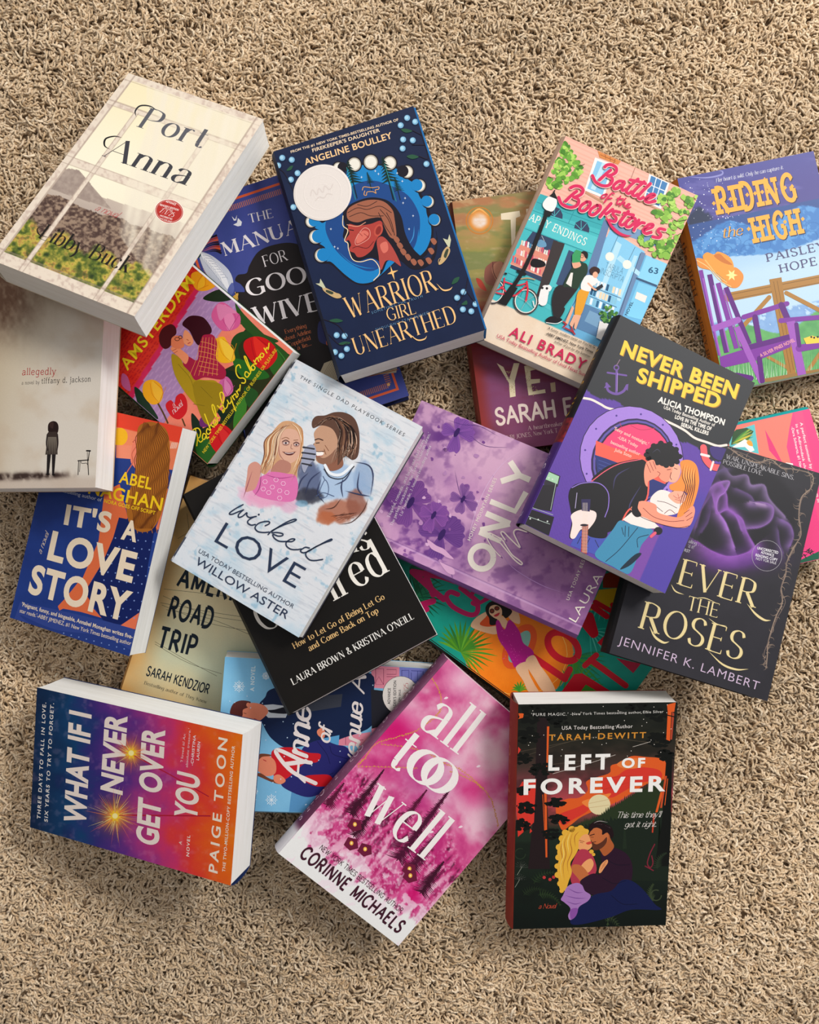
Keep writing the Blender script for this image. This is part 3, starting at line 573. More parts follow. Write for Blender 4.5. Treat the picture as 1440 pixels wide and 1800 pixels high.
f.text('allegedly', (183, 755), (466, 750), 56, 'a82c30', 'type'); f.text('a novel by', (180, 834), (330, 828), 28, '2a2624', 'type'); f.text('tiffany d. jackson', (345, 826), (755, 808), 44, '2a2624', 'type')
f.blob([(405, 1160), (440, 1138), (475, 1150), (488, 1190), (480, 1235), (455, 1245), (420, 1240), (400, 1215)], '241412')
f.blob([(398, 1235), (430, 1228), (475, 1232), (486, 1290), (478, 1360), (470, 1390), (400, 1390), (388, 1370), (392, 1290)], '382c26')
f.poly([(400, 1270), (470, 1270), (480, 1415), (376, 1418)], '6e6458').polys([[(384 + k * 14, 1416), (392 + k * 14, 1280), (396 + k * 14, 1416)] for k in range(7)], '3a302a')
f.poly([(392, 1415), (425, 1415), (408, 1575), (388, 1572)], '201a1a').poly([(432, 1415), (465, 1415), (452, 1575), (434, 1578)], '201a1a').ell(398, 1580, 16, 8, '140e0e').ell(446, 1584, 14, 8, '140e0e')
f.line([(395, 1250), (388, 1320), (396, 1380)], 12, '2c2220').line([(478, 1250), (482, 1320), (474, 1380)], 12, '2c2220')
f.blob([(412, 1180), (418, 1150), (446, 1148), (440, 1200)], '382420')
f.line([(722, 1385), (752, 1386)], 12, '181414').line([(746, 1386), (738, 1440), (733, 1470)], 7, '181414').line([(728, 1396), (730, 1470)], 4, '181414').line([(650, 1468), (738, 1462)], 8, '181414').line([(656, 1470), (650, 1585)], 6, '181414').line([(732, 1470), (738, 1585)], 7, '181414').line([(675, 1472), (682, 1490), (720, 1488), (728, 1500)], 4, '181414').line([(668, 1472), (662, 1560)], 4, '181414')
b.finish()

# ------------------------------------------------------------------ Amsterdam romance with tulips
b = Book('amst', 'paperback_book', 'red paperback with kissing couple, tulips and yellow AMSTERDAM lettering', spine='1c4020')
f = b.front.w(200, 280, 3)
def bgf(X, Y, u, v):
    n = fbm(X * .02, Y * .02, 3)
    d = (X + Y * .62)                      # distance across the canal houses
    c = mixc('f0785c', 'f4907a', n); c = np.where((d < 850)[:, None], mixc('e2402c', 'd8261c', n), c)
    c = np.where(((d > 848) & (d < 882))[:, None], mixc('e03060', 'c81e50', n), c)
    st = ((np.sin(d * .34) > .55) & (np.sin((Y - X * .62) * .22) > -.7)) & (d < 850) & (d > 420); c = np.where(st[:, None], rgb('c01c24'), c)
    pur = (d > 882) & (d < 1130) | ((d > 882) & (Y < 800) & (d < 1160)); s2 = np.sin(d * .35 + n) > .8; c = np.where(pur[:, None], mixc('b088b8', 'c8a0c8', s2 * .7), c)
    return c
f.bg(bgf)
G = '1c3c14'; D = '182a1c'
f.poly([(640, 960), (700, 890), (960, 1050), (540, 1640), (410, 1560), (420, 1440), (560, 1380), (600, 1200), (560, 1120), (640, 1080)], '2a3014')
f.blob([(620, 960), (660, 915), (740, 905), (810, 930), (870, 960), (800, 970), (710, 940), (660, 985), (665, 1040), (700, 1110), (655, 1110), (625, 1030)], '1e4418')
f.blob([(640, 760), (690, 820), (790, 920), (930, 1040), (880, 1100), (800, 980), (680, 880)], '28501c')
f.blob([(470, 735), (540, 690), (620, 685), (640, 730), (560, 752)], '1c2c18').line([(655, 860), (740, 900), (860, 960)], 5, '304c20')
f.line([(860, 1000), (905, 1060), (900, 1100)], 5, '3c7c30').blob([(830, 980), (900, 1080), (850, 1140), (810, 1060)], '2c6020')
for P, c_ in (([(560, 1110), (640, 1120), (690, 1150), (620, 1160)], '14281a'), ([(640, 1050), (760, 1090), (820, 1150), (700, 1160), (640, 1100)], '246420'), ([(650, 1280), (700, 1260), (690, 1380), (650, 1440), (630, 1400)], '3c7c28'), ([(430, 1450), (520, 1490), (600, 1560), (540, 1635), (450, 1580)], '286020'), ([(410, 1340), (450, 1380), (470, 1430), (420, 1440)], '16281a'), ([(110, 1200), (150, 1230), (190, 1290), (235, 1370), (150, 1330), (118, 1260)], '1c3424'), ([(520, 1290), (590, 1340), (640, 1330), (600, 1400)], '14281a'), ([(690, 1200), (760, 1230), (740, 1310), (700, 1290)], '235020')): f.blob(P, c_)
# tulips
def tulip(P, c1, c2, c3):
    f.blob(P, c1); m = np.mean(P, 0); A = np.array(P, float); tip = A[:3].mean(0); base = A[len(P) // 2 + 1]; ax = tip - base; nn = np.array([-ax[1], ax[0]]) * .2; f.blob([tuple(base), tuple(base + ax * .4 + nn * 1.5), tuple(tip + ax * .08), tuple(base + ax * .4 - nn * .6)], c2); f.lines([[tuple(base), tuple(base + ax * .5 + nn * 1.7), tuple(tip + nn * .4)], [tuple(base), tuple(base + ax * .5 - nn * .9), tuple(tip - nn * .6)], [tuple(base), tuple(base + ax * .6 + nn * 2.6)]], 2.5, c3)
tulip([(415, 600), (470, 595), (540, 655), (500, 690), (440, 690), (410, 640)], 'f4a41c', 'f8b828', 'd87c10')
tulip([(540, 770), (580, 755), (640, 800), (668, 830), (660, 880), (610, 905), (560, 895), (515, 830)], 'd85a94', 'e884b0', 'b83c7c'); f.blob([(545, 768), (600, 775), (650, 810), (600, 815), (560, 850)], 'e080ac')
tulip([(520, 960), (575, 935), (600, 965), (640, 1040), (620, 1070), (560, 1070), (515, 1020)], 'f4b41c', 'f8c83c', 'd88c14')
tulip([(690, 960), (740, 935), (800, 945), (850, 990), (860, 1050), (800, 1110), (740, 1080), (690, 1010)], 'cc1418', 'e42c20', '9c0c14')
tulip([(160, 1180), (205, 1162), (250, 1190), (260, 1245), (240, 1285), (195, 1290), (155, 1240)], 'f6ac1c', 'f8bc34', 'd88010'); f.line([(235, 1290), (262, 1340), (285, 1390)], 9, '5c4020')
f.blob([(275, 1290), (300, 1270), (320, 1285), (330, 1250), (360, 1235), (385, 1270), (385, 1330), (350, 1370), (310, 1360), (280, 1320)], 'd01c24').line([(362, 1370), (376, 1405)], 8, '5c4020')
tulip([(445, 1275), (480, 1258), (515, 1275), (520, 1320), (495, 1335), (455, 1310)], 'd41c5c', 'dc3070', 'a81448')
tulip([(555, 1180), (590, 1145), (620, 1170), (630, 1220), (600, 1250), (565, 1240)], 'd0609c', 'dc80b0', 'a8407c')
tulip([(510, 1430), (560, 1395), (610, 1420), (640, 1470), (600, 1530), (560, 1560), (510, 1500)], 'd01820', 'dc2c2c', 'a01018')
f.blob([(45, 1130), (75, 1150), (90, 1220), (60, 1210), (40, 1180)], 'c45c90').blob([(455, 1370), (490, 1350), (510, 1400), (460, 1410)], '70286c')
# couple
f.blob([(305, 1030), (350, 1050), (380, 1100), (450, 1160), (540, 1170), (560, 1240), (500, 1320), (440, 1300), (370, 1220), (320, 1130)], 'b09018')
f.blob([(420, 1180), (520, 1175), (575, 1200), (560, 1300), (500, 1400), (450, 1330)], '9c8014').lines([[(340, 1080), (400, 1150), (420, 1200)], [(460, 1200), (520, 1260)], [(420, 1290), (480, 1300)]], 2, '705c10')
f.blob([(460, 930), (520, 925), (545, 970), (540, 1050), (590, 1110), (575, 1160), (480, 1150), (430, 1165), (400, 1120), (365, 1080), (390, 1040), (440, 1060), (450, 990)], 'a81c40')
f.lines([[(455 + k * 16, 940), (440 + k * 18, 1040), (400 + k * 24, 1140)] for k in range(7)], 2.5, 'e8904c').lines([[(450, 960 + k * 26), (500, 970 + k * 26), (550, 990 + k * 24)] for k in range(7)], 2.5, 'e8904c')
f.blob([(300, 1000), (330, 985), (365, 1010), (395, 1040), (380, 1080), (350, 1050)], 'f49468').blob([(325, 930), (362, 940), (372, 985), (340, 1000), (305, 985), (290, 950)], 'e88058').blob([(378, 900), (410, 930), (420, 965), (400, 985), (372, 970), (366, 930)], 'f49c70')
f.blob([(240, 930), (260, 890), (300, 870), (325, 885), (330, 920), (305, 945), (300, 985), (270, 1000), (245, 975)], '4c1418').blob([(362, 870), (395, 830), (440, 825), (480, 840), (515, 890), (510, 920), (470, 930), (450, 980), (425, 955), (400, 905)], '380c18')
f.ell(335, 948, 12, 9, '281014', ring=3).ell(352, 938, 9, 8, '281014', ring=3).lines([[(310, 1010), (330, 1000)], [(316, 1024), (336, 1012)], [(385, 950), (395, 955)]], 2.5, 'a83c28').line([(392, 972), (404, 966)], 4, 'c02838')
Yl = 'f6d828'
f.text('AMSTERDAM', (72, 1116), (428, 648), 66, Yl, 'bold', 1.1)
f.w(330, 580, 8.18).lines([[(112, 1430), (142, 1540), (132, 1665)], [(65, 1485), (88, 1430), (150, 1413), (186, 1465), (175, 1540), (146, 1562), (182, 1612), (215, 1590)], [(262, 1500), (225, 1492), (213, 1560), (245, 1570), (268, 1512), (278, 1560), (305, 1540)], [(318, 1442), (285, 1420), (270, 1470), (298, 1500), (330, 1470)], [(245, 1210), (290, 1330), (332, 1440)], [(312, 1400), (335, 1360), (355, 1385), (385, 1395)], [(378, 1372), (408, 1325), (388, 1290), (368, 1335), (398, 1372), (432, 1335)], [(432, 1330), (385, 1110), (352, 1078), (362, 1150), (415, 1265), (452, 1260)], [(430, 1090), (462, 1112), (510, 1060), (522, 960), (500, 900), (464, 912), (480, 1000), (512, 1090), (530, 1150), (512, 1188), (505, 1155), (560, 1120), (580, 1060)], [(570, 1010), (602, 1060), (628, 1020), (620, 960), (650, 1060), (692, 1162)], [(640, 950), (672, 1002)], [(655, 948), (688, 918), (702, 972), (722, 950)], [(700, 880), (728, 930)], [(710, 888), (738, 850), (748, 880), (756, 790)], [(762, 545), (742, 502), (700, 530), (698, 620), (740, 688), (800, 692), (832, 722), (820, 762), (778, 762)], [(862, 608), (834, 602), (824, 650), (856, 680), (886, 640), (862, 608)], [(886, 645), (905, 600), (850, 480), (814, 382), (842, 398), (880, 500), (922, 585)], [(936, 502), (914, 540), (945, 580), (970, 540), (940, 502), (990, 482)], [(950, 440), (986, 492)], [(968, 456), (998, 402), (1022, 452)], [(1008, 414), (1030, 380), (1052, 430)], [(1062, 332), (1040, 370), (1075, 396), (1096, 352), (1062, 332)], [(1100, 262), (1140, 330)], [(1118, 294), (1142, 252), (1160, 280), (1170, 192)]], 17, Yl)
f.w(200, 280, 3)
f.text('NEW YORK TIMES BESTSELLING AUTHOR OF BUSINESS OR PLEASURE', (478, 1552), (862, 1008), 17, Yl, 'sans')
f.text('a', (318, 1312), (330, 1296), 26, 'f4dcdc', 'script').text('novel', (316, 1345), (372, 1290), 28, 'f4dcdc', 'script')
b.finish()

# ------------------------------------------------------------------ The Manual for Good Wives
b = Book('manual', 'hardcover_book', 'royal blue jacketed hardcover with black silhouette and white feather, under the navy book', hard=True, spine='1c2450', page=PAGEC)
f = b.front.w(200, 280, 3)
f.bg(lambda X, Y, u, v: mixc('3c4888', '48509c', fbm(X * .01, Y * .01, 2)))
# orange double border with comb teeth, set along the cover edges
Wd, Hd = b.W / 2, b.H / 2
for (x0, y0, x1, y1) in ((-Wd + .008, Hd - .008, Wd - .008, Hd - .008), (Wd - .008, Hd - .008, Wd - .008, -Hd + .009), (-Wd + .008, -Hd + .009, Wd - .008, -Hd + .009), (-Wd + .008, -Hd + .009, -Wd + .008, Hd - .008)):
    dx, dy = x1 - x0, y1 - y0; L = math.hypot(dx, dy); nx, ny = -dy / L * .0011, dx / L * .0011; ex, ey = dx / L * .0011, dy / L * .0011
    f.raw([(x0 + nx - ex, y0 + ny - ey), (x1 + nx + ex, y1 + ny + ey), (x1 - nx + ex, y1 - ny + ey), (x0 - nx - ex, y0 - ny - ey)], [(0, 1, 2, 3)], 'e8643c', 1)
V = []; F = []
for k in range(70):
    x = -Wd + .016 + k * (2 * Wd - .032) / 69
    for s in (1, -1):
        y = s * (Hd - .0125); y2 = s * (Hd - .0175); i = len(V); V += [(x - .0004, y), (x + .0004, y), (x + .0004, y2), (x - .0004, y2)]; F.append((i, i + 1, i + 2, i + 3))
for k in range(104):
    y = -Hd + .017 + k * (2 * Hd - .034) / 103
    for s in (1, -1):
        x = s * (Wd - .0115); x2 = s * (Wd - .0165); i = len(V); V += [(x, y - .0004), (x, y + .0004), (x2, y + .0004), (x2, y - .0004)]; F.append((i, i + 1, i + 2, i + 3))
f.raw(V, F, 'c87858', 1)
f.raw([(Wd - .0145 + .0018 * math.cos(a * 1.5708), -Hd + .0155 + .0018 * math.sin(a * 1.5708)) for a in range(4)], [(0, 1, 2, 3)], 'f0b878', 1)
K_ = '241e1e'
f.blob([(700, 600), (715, 560), (760, 490), (830, 455), (930, 440), (1010, 470), (1060, 560), (1130, 800), (1160, 1050), (1180, 1300), (700, 1400), (640, 1000), (640, 760), (690, 700), (670, 660), (640, 640), (655, 610)], K_)
f.poly([(640, 700), (1000, 700), (1200, 1300), (1180, 1500), (700, 1500), (620, 900)], K_)
f.blob([(1085, 855), (1115, 870), (1160, 990), (1130, 980), (1085, 960), (1075, 900)], '343868').blob([(1120, 960), (1140, 950), (1138, 975), (1124, 980)], 'c8643c').blob([(1140, 985), (1190, 1040), (1190, 1080), (1150, 1020)], '1c4038')
f.poly([(1085, 1130), (1110, 1075), (1200, 1040), (1320, 1020), (1500, 1060), (1490, 1125), (1350, 1140), (1190, 1160), (1100, 1180)], 'c4b498')
f.lines([[(1100 + k * 9, 1175), (1115 + k * 9, 1120), (1150 + k * 12, 1060)] for k in range(10)], 2, '8c7c64').lines([[(1200, 1150 - k * 6), (1340, 1130 - k * 9), (1480, 1115 - k * 8)] for k in range(6)], 2, '94846c').line([(1170, 1172), (1330, 1148), (1500, 1108)], 4, 'b0663c')
f.line([(640, 700), (655, 735), (640, 760)], 3, 'd8a848').blob([(615, 740), (655, 705), (650, 740), (632, 765)], 'd8a848')
# feather
f.blob([(450, 495), (500, 500), (560, 540), (610, 590), (630, 650), (610, 700), (580, 690), (530, 650), (480, 590)], 'c8ccd8').blob([(460, 498), (510, 520), (560, 570), (600, 640), (606, 690), (560, 640), (500, 570)], 'ececf0')
f.lines([[(470 + k * 12, 505 + k * 15), (500 + k * 12, 510 + k * 14), (520 + k * 10, 520 + k * 14)] for k in range(9)], 2, '8c94ac').lines([[(475 + k * 12, 512 + k * 15), (485 + k * 12, 545 + k * 15), (505 + k * 11, 575 + k * 13)] for k in range(8)], 2, '9ca4b8').line([(455, 498), (540, 580), (608, 700)], 3, 'fafafa')
f.blob([(600, 690), (625, 650), (635, 690), (615, 720)], '5c68a8')
for k in range(9): f.line([(430 + k * 6, 470 + k * 3), (500 + k * 4, 420 + k * 8), (545 + k * 3, 400 + k * 12)], 11, ['1c1420', 'a03420', 'c8502c', '381820'][k % 4], taper=3)
f.blob([(440, 490), (460, 500), (450, 520), (425, 515)], '1c4450').polys([[(622, 300), (640, 318), (650, 294), (646, 322), (634, 324)], [(630, 345), (650, 335), (655, 310), (676, 330), (672, 350), (655, 354)]], 'ececf0')
Wc = 'f0e8e8'
f.text('THE', (718, 336), (842, 306), 46, Wc, 'serif'); f.text('MANUAL', (582, 512), (1045, 362), 72, Wc, 'serifb'); f.text('FOR', (795, 568), (922, 530), 58, Wc, 'serif')
f.text('GOOD', (708, 728), (1125, 618), 88, Wc, 'serifb'); f.text('WIVES', (745, 880), (1180, 770), 98, Wc, 'serifb')
for t, a, b_ in (('Everything', (905, 920), (1018, 886)), ('about Adeline', (902, 958), (1042, 915)), ('Copplefield', (922, 990), (1040, 950)), ('is a lie...', (940, 1016), (1044, 980))): f.text(t, a, b_, 22, 'd8784c', 'roman')
b.finish()

# ------------------------------------------------------------------ Warrior Girl Unearthed
b = Book('warrior', 'paperback_book', 'navy paperback with warrior girl in profile, round silver seal and blue sprayed edge', page=PAGE, spine='141c38')
f = b.front.w(470, 170, 3.53)
f.bg(lambda X, Y, u, v: mixc('141f3c', '182444', fbm(X * .01, Y * .01, 2)))
CR = 'f4d8a8'; BL = '1880c0'; DB = '1c4684'; K_ = '181420'
f.text('FROM THE #1 NEW YORK TIMES-BESTSELLING AUTHOR OF', (147, 350), (815, 148), 17, 'f0d4b0', 'bold'); f.text("FIREKEEPER'S DAUGHTER", (282, 344), (700, 216), 24, 'f0d4b0', 'bold'); f.text('ANGELINE BOULLEY', (236, 425), (778, 256), 44, 'f4c890', 'bold')
# scalloped blue ring with the dark sky disc
f.blob([(290, 790), (330, 770), (480, 600), (500, 430), (600, 410), (720, 420), (830, 440), (880, 500), (930, 530), (960, 610), (990, 650), (1010, 720), (1030, 790), (1030, 870), (1010, 940), (980, 990), (920, 1010), (880, 960), (700, 1120), (640, 1165), (560, 1165), (480, 1120), (440, 1080), (390, 1040), (330, 1030), (345, 950), (290, 900), (320, 850)], K_)
f.blob([(320, 775), (360, 775), (480, 650), (500, 440), (600, 425), (720, 430), (820, 455), (870, 510), (915, 545), (945, 620), (980, 670), (990, 730), (1015, 800), (1015, 870), (990, 940), (950, 985), (910, 1000), (870, 960), (700, 1110), (640, 1152), (560, 1155), (490, 1110), (440, 1065), (395, 1025), (350, 1015), (360, 940), (310, 900), (335, 850), (285, 800)], BL)
f.blob([(360, 800), (400, 690), (520, 560), (640, 520), (760, 550), (870, 610), (935, 710), (948, 800), (930, 900), (880, 970), (780, 1000), (660, 1080), (560, 1060), (460, 990), (390, 900)], DB)
f.line([(400, 960), (480, 1040), (580, 1085), (670, 1090)], 8, BL, taper=2).line([(440, 960), (520, 1030), (600, 1060), (670, 1065)], 6, BL, taper=2).line([(900, 960), (930, 900), (940, 820)], 8, BL, taper=2).line([(870, 930), (905, 870), (912, 800)], 6, '3c90c8', taper=2)
# moons
for x, y, r, p in ((540, 420, 40, 1), (642, 405, 42, 1), (760, 412, 40, 1), (868, 466, 36, .7), (945, 552, 36, .45), (1000, 652, 34, .3), (1040, 765, 34, .15), (272, 775, 34, .5), (300, 870, 40, .4), (335, 985, 40, .3), (440, 440, 30, .8)):
    f.ell(x, y, r + 8, r + 10, K_).ell(x, y, r, r + 2, 'b8b0a0').ell(x, y, r * .82, r * .85, 'ece6d8')
    if p < 1:
        s = -1 if x > 600 else 1
        f.ell(x + s * r * p * 1.1, y - r * .1, r * 1.0, r * 1.02, BL if p < .6 else K_)
# trees
for x, y, h_ in ((500, 400, 230), (715, 375, 260), (620, 470, 110), (470, 480, 120), (790, 500, 140)):
    f.line([(x, y), (x + h_ * .25, y + h_)], 5, '0c241c'); 
    f.polys([[(x + h_ * .25 * t - h_ * (.05 + .22 * t), y + h_ * (t * .62 + .12)), (x + h_ * .16 * t, y + h_ * (t * .62 - .02)), (x + h_ * .25 * t + h_ * (.05 + .22 * t), y + h_ * (t * .62 + .06)), (x + h_ * .2 * t, y + h_ * (t * .62 + .05))] for t in (0, .12, .24, .36, .48, .6, .72, .84)], '10302a')
f.lines([[(500, 400), (555, 620)], [(715, 380), (785, 640)]], 6, '08241c').lines([[(493, 440), (548, 640)], [(728, 420), (800, 650)]], 3, '2c9c94')
# head
f.blob([(480, 700), (530, 660), (620, 628), (700, 630), (770, 660), (830, 740), (860, 860), (920, 960), (1010, 1010), (1050, 880), (1046, 830), (1056, 900), (1040, 1000), (980, 1060), (900, 1070), (830, 1020), (760, 1000), (720, 1080), (700, 1100), (700, 1030), (640, 1000), (560, 1020), (520, 990), (500, 900), (470, 870), (480, 800), (470, 740)], K_)
f.blob([(500, 700), (560, 660), (640, 640), (720, 650), (775, 700), (790, 760), (800, 870), (760, 870), (720, 790), (700, 750), (620, 760), (560, 780), (500, 760)], 'a06048')
f.lines([[(500, 720), (560, 690), (620, 700), (700, 680), (770, 720)], [(510, 745), (580, 720), (640, 740), (720, 740)], [(560, 670), (620, 680), (680, 650)], [(700, 700), (750, 760), (780, 840)], [(740, 720), (770, 780), (790, 860)], [(690, 720), (730, 800), (770, 860)]], 4, '2c1818')
f.blob([(508, 790), (560, 800), (640, 790), (700, 770), (715, 800), (700, 850), (670, 900), (650, 950), (600, 990), (560, 995), (540, 970), (515, 960), (510, 940), (520, 920), (505, 890), (485, 900), (490, 880), (510, 850), (502, 820)], 'b04038')
f.blob([(680, 890), (720, 870), (780, 940), (830, 1050), (780, 1020), (735, 1020), (705, 1075), (690, 980)], 'b04840').blob([(700, 920), (740, 900), (750, 950), (720, 970)], 'd87060').blob([(560, 860), (600, 830), (630, 850), (600, 890), (555, 910)], 'd87060').ell(690, 830, 26, 40, 'c05040', 20).ell(690, 830, 16, 28, '8c2c28', 20)
f.line([(530, 940), (560, 930), (620, 940), (660, 900)], 4, '58181c').line([(560, 860), (600, 815), (635, 830), (630, 880), (560, 920), (545, 900), (560, 860)], 3, 'e8a898').line([(510, 826), (535, 830)], 6, '200c10').line([(495, 795), (560, 805), (610, 780)], 4, 'e8a080').lines([[(600, 850), (625, 870)], [(570, 845), (590, 865)]], 3, '902c28')
f.line([(470, 740), (470, 800), (500, 830), (480, 890), (500, 910), (505, 950), (530, 1010), (580, 1025), (650, 1010), (690, 1050), (695, 1100), (660, 1140)], 5, 'f8dcb0')
for k in range(9):                                       # braid
    t = k / 8; x = np.interp(t, [0, .3, .55, .75, 1], [800, 850, 920, 1000, 1030]); y = np.interp(t, [0, .3, .55, .75, 1], [890, 980, 1040, 1020, 900])
    f.blob([(x - 18, y - 12), (x + 4, y - 22), (x + 22, y + 2), (x + 4, y + 20)], 'a06048')
f.line([(590, 580), (600, 560), (650, 565), (690, 560), (690, 575), (670, 580), (675, 600), (655, 590), (620, 592), (615, 612), (600, 608), (605, 585)], 4, 'e8a860')
for P in ((585, 500), (670, 462), (690, 480), (806, 475), (838, 525), (843, 660), (905, 740), (855, 630), (395, 822), (418, 932), (438, 942), (880, 822)): x, y = P; f.polys([[(x, y - 9), (x + 2, y), (x, y + 9), (x - 2, y)], [(x - 8, y), (x, y - 2), (x + 8, y), (x, y + 2)]], 'e8f0f8')
f.poly([(765, 1050), (778, 1082), (812, 1078), (785, 1095), (790, 1140), (772, 1100), (745, 1102), (768, 1085)], 'f4c078')
# berries and leaves
for x, y in ((868, 132), (918, 156), (828, 178), (843, 266), (903, 271), (840, 322), (988, 418), (93, 380), (152, 392), (188, 475), (147, 515), (162, 686), (1217, 1212), (1178, 1248), (1292, 1287), (1214, 1320), (1266, 1332), (431, 1480), (480, 1485), (494, 1566), (460, 1608), (420, 1585), (68, 428)): f.ell(x, y, 24, 24, '142848').ell(x, y, 18, 18, '7cb0d0').ell(x - 3, y - 2, 11, 11, 'a8d4e8')
for P in ([(830, 205), (860, 200), (900, 215), (860, 225)], [(865, 372), (900, 360), (940, 375), (900, 388)], [(120, 460), (140, 435), (160, 430), (148, 455)], [(1145, 1165), (1160, 1130), (1192, 1120), (1180, 1150)], [(1205, 1290), (1235, 1265), (1240, 1290)], [(385, 1390), (430, 1378), (470, 1392), (430, 1402)], [(440, 1535), (480, 1520), (520, 1528), (480, 1540)]): f.blob(P, '28543c')
f.lines([[(925, 90), (960, 240), (1000, 380), (940, 370)], [(960, 240), (900, 210)], [(980, 300), (900, 300)], [(60, 440), (110, 480), (170, 600)], [(1250, 1090), (1230, 1200), (1180, 1290)], [(1230, 1200), (1290, 1280)], [(345, 1380), (440, 1420), (500, 1500)], [(375, 1470), (450, 1540), (500, 1530)]], 4, '241c28')
# fish
for s, (ox, oy) in ((1, (0, 0)), (-1, (0, 0))):
    if s > 0: f.blob([(1075, 1010), (1090, 960), (1120, 930), (1135, 960), (1110, 1010), (1080, 1040), (1062, 1040)], 'c8a878').blob([(1095, 990), (1110, 950), (1125, 950), (1110, 1000)], '3c4434').polys([[(1120, 930), (1090, 880), (1120, 890), (1130, 855), (1140, 890), (1132, 935)]], 'c8c8a8').ell(1076, 1020, 14, 18, 'd8b070', 20, ring=3)
    else: f.blob([(345, 1180), (400, 1205), (450, 1230), (460, 1245), (430, 1252), (390, 1235), (350, 1205)], 'c8a878').blob([(370, 1200), (410, 1215), (400, 1228), (365, 1212)], '3c4434').polys([[(350, 1190), (300, 1160), (325, 1160), (330, 1130), (345, 1155), (362, 1185)]], 'c8c8a8').ell(438, 1236, 20, 13, 'd8b070', 20, ring=3)
G_ = 'f0c080'
f.text('WARRIOR', (505, 1380), (1062, 1195), 135, G_, 'didot'); f.line([(1050, 1160), (1090, 1200), (1130, 1198), (1150, 1180)], 10, G_, taper=2)
f.text('GIRL', (752, 1395), (925, 1345), 80, G_, 'serif'); f.text('UNEARTHED', (552, 1608), (1182, 1398), 112, G_, 'didot'); f.line([(880, 1470), (930, 1510), (975, 1505), (990, 1485)], 9, G_, taper=2)
f.text('SOMETIMES THE TRUTH', (650, 1350), (965, 1245), 17, '5c84a8', 'sans', 1.3); f.text("SHOULDN'T STAY BURIED", (675, 1455), (1005, 1348), 17, '5c84a8', 'sans', 1.3)
b.finish()
# the fore-edge is sprayed blue: a thin sheet edge over the page block
W, H, T = b.W, b.H, b.T
mesh_obj('sprayed_fore_edge', [(W / 2 - .0012, -H / 2 + .001, .0006), (W / 2 + .0016, -H / 2 + .001, .0006), (W / 2 + .0016, H / 2 - .001, .0006), (W / 2 - .0012, H / 2 - .001, .0006), (W / 2 - .0012, -H / 2 + .001, T - .0012), (W / 2 + .0016, -H / 2 + .001, T - .0012), (W / 2 + .0016, H / 2 - .001, T - .0012), (W / 2 - .0012, H / 2 - .001, T - .0012)], [(0, 3, 2, 1), (4, 5, 6, 7), (0, 1, 5, 4), (1, 2, 6, 5), (2, 3, 7, 6)], PAGEB, b.e)['label'] = 'sprayed blue page edges'
# round seal stuck to the cover, embossed rings and worn lettering
cx, cy = f.loc([(343, 596)])[0]; r = (np.linalg.norm(f.loc([(523, 596)])[0] - f.loc([(163, 596)])[0])) / 2
V = [(cx, cy, .0006)]; F = []; rr = [.28, .30, .32, .62, .64, .66, .90, .93, .96, 1.0, 1.0]; zz = [.0006, .00064, .0006, .0006, .00066, .0006, .0006, .00067, .0006, .0005, .0002]
N_ = 72
for q, z in zip(rr, zz): V += [(cx + r * q * math.cos(2 * math.pi * k / N_), cy + r * q * math.sin(2 * math.pi * k / N_), z) for k in range(N_)]
F += [(0, 1 + k, 1 + (k + 1) % N_) for k in range(N_)]
for j in range(len(rr) - 1): F += [(1 + j * N_ + k, 1 + (j + 1) * N_ + k, 1 + (j + 1) * N_ + (k + 1) % N_, 1 + j * N_ + (k + 1) % N_) for k in range(N_)]
V = np.array(V); V[:, 2] += T; C = np.tile(lin('e6dcd4'), (len(V), 1))
for q in (([-.42, .02], [-.3, .2], [-.2, -.02], [-.08, .18], [.02, .0], [.14, .2], [.26, .02], [.42, .16]), ([-.3, -.2], [-.15, -.12], [0, -.2], [.15, -.1], [.3, -.18])):   # worn embossed flourish
    P_ = np.array(crom(q, False, 6)) * r; v, g = ribbon(P_ + [cx, cy], r * .018, True); v = np.array(v)
    F += [tuple(i + len(V) for i in p) for p in g]; V = np.r_[V, np.c_[v, np.full(len(v), T + .00066)]]; C = np.r_[C, np.tile(lin('dcd0c8'), (len(v), 1))]
so = mesh_obj('award_seal', V, F, SEAL, b.e, C, smooth=False); so['label'] = 'round pale silver embossed seal'

# ------------------------------------------------------------------ Battle of the Bookstores
b = Book('battle', 'paperback_book', 'pink and turquoise paperback with shopfront and bicycle, titled Battle of the Bookstores', spine='c8a890')
f = b.front.w(790, 230, 3.2)
def bgf(X, Y, u, v):
    n = fbm(X * .02, Y * .02, 3)
    c = mixc('f0b8a4', 'e8a894', (np.sin(v * 330) > .55) * .8)
    c = np.where(((v > .30) & (u < .52))[:, None], rgb('48b8bc'), c); c = np.where(((v > .345) & (u >= .52))[:, None], rgb('6cb0d8'), c)
    c = np.where((v > .815 + (u - .5) * -.0)[:, None], mixc('e8cdb0', 'f0dcc4', n), c)
    return c
f.bg(bgf)
TQ, TD, NB = '4cbcc0', '248890', '34405c'
f.poly([(500, 350), (880, 480), (860, 560), (480, 440)], '3caab0').poly([(455, 470), (840, 600), (800, 690), (430, 540)], '58c4c8').line([(490, 400), (870, 535)], 3, TD, False).line([(470, 448), (845, 585)], 3, TD, False).line([(420, 548), (800, 690)], 4, TD, False).line([(700, 455), (670, 520)], 3, TD, False).line([(880, 500), (740, 900), (640, 1080)], 4, '2c6c80', False)
f.text('APPY ENDINGS', (445, 500), (762, 645), 42, 'f4f0e4', 'slab')
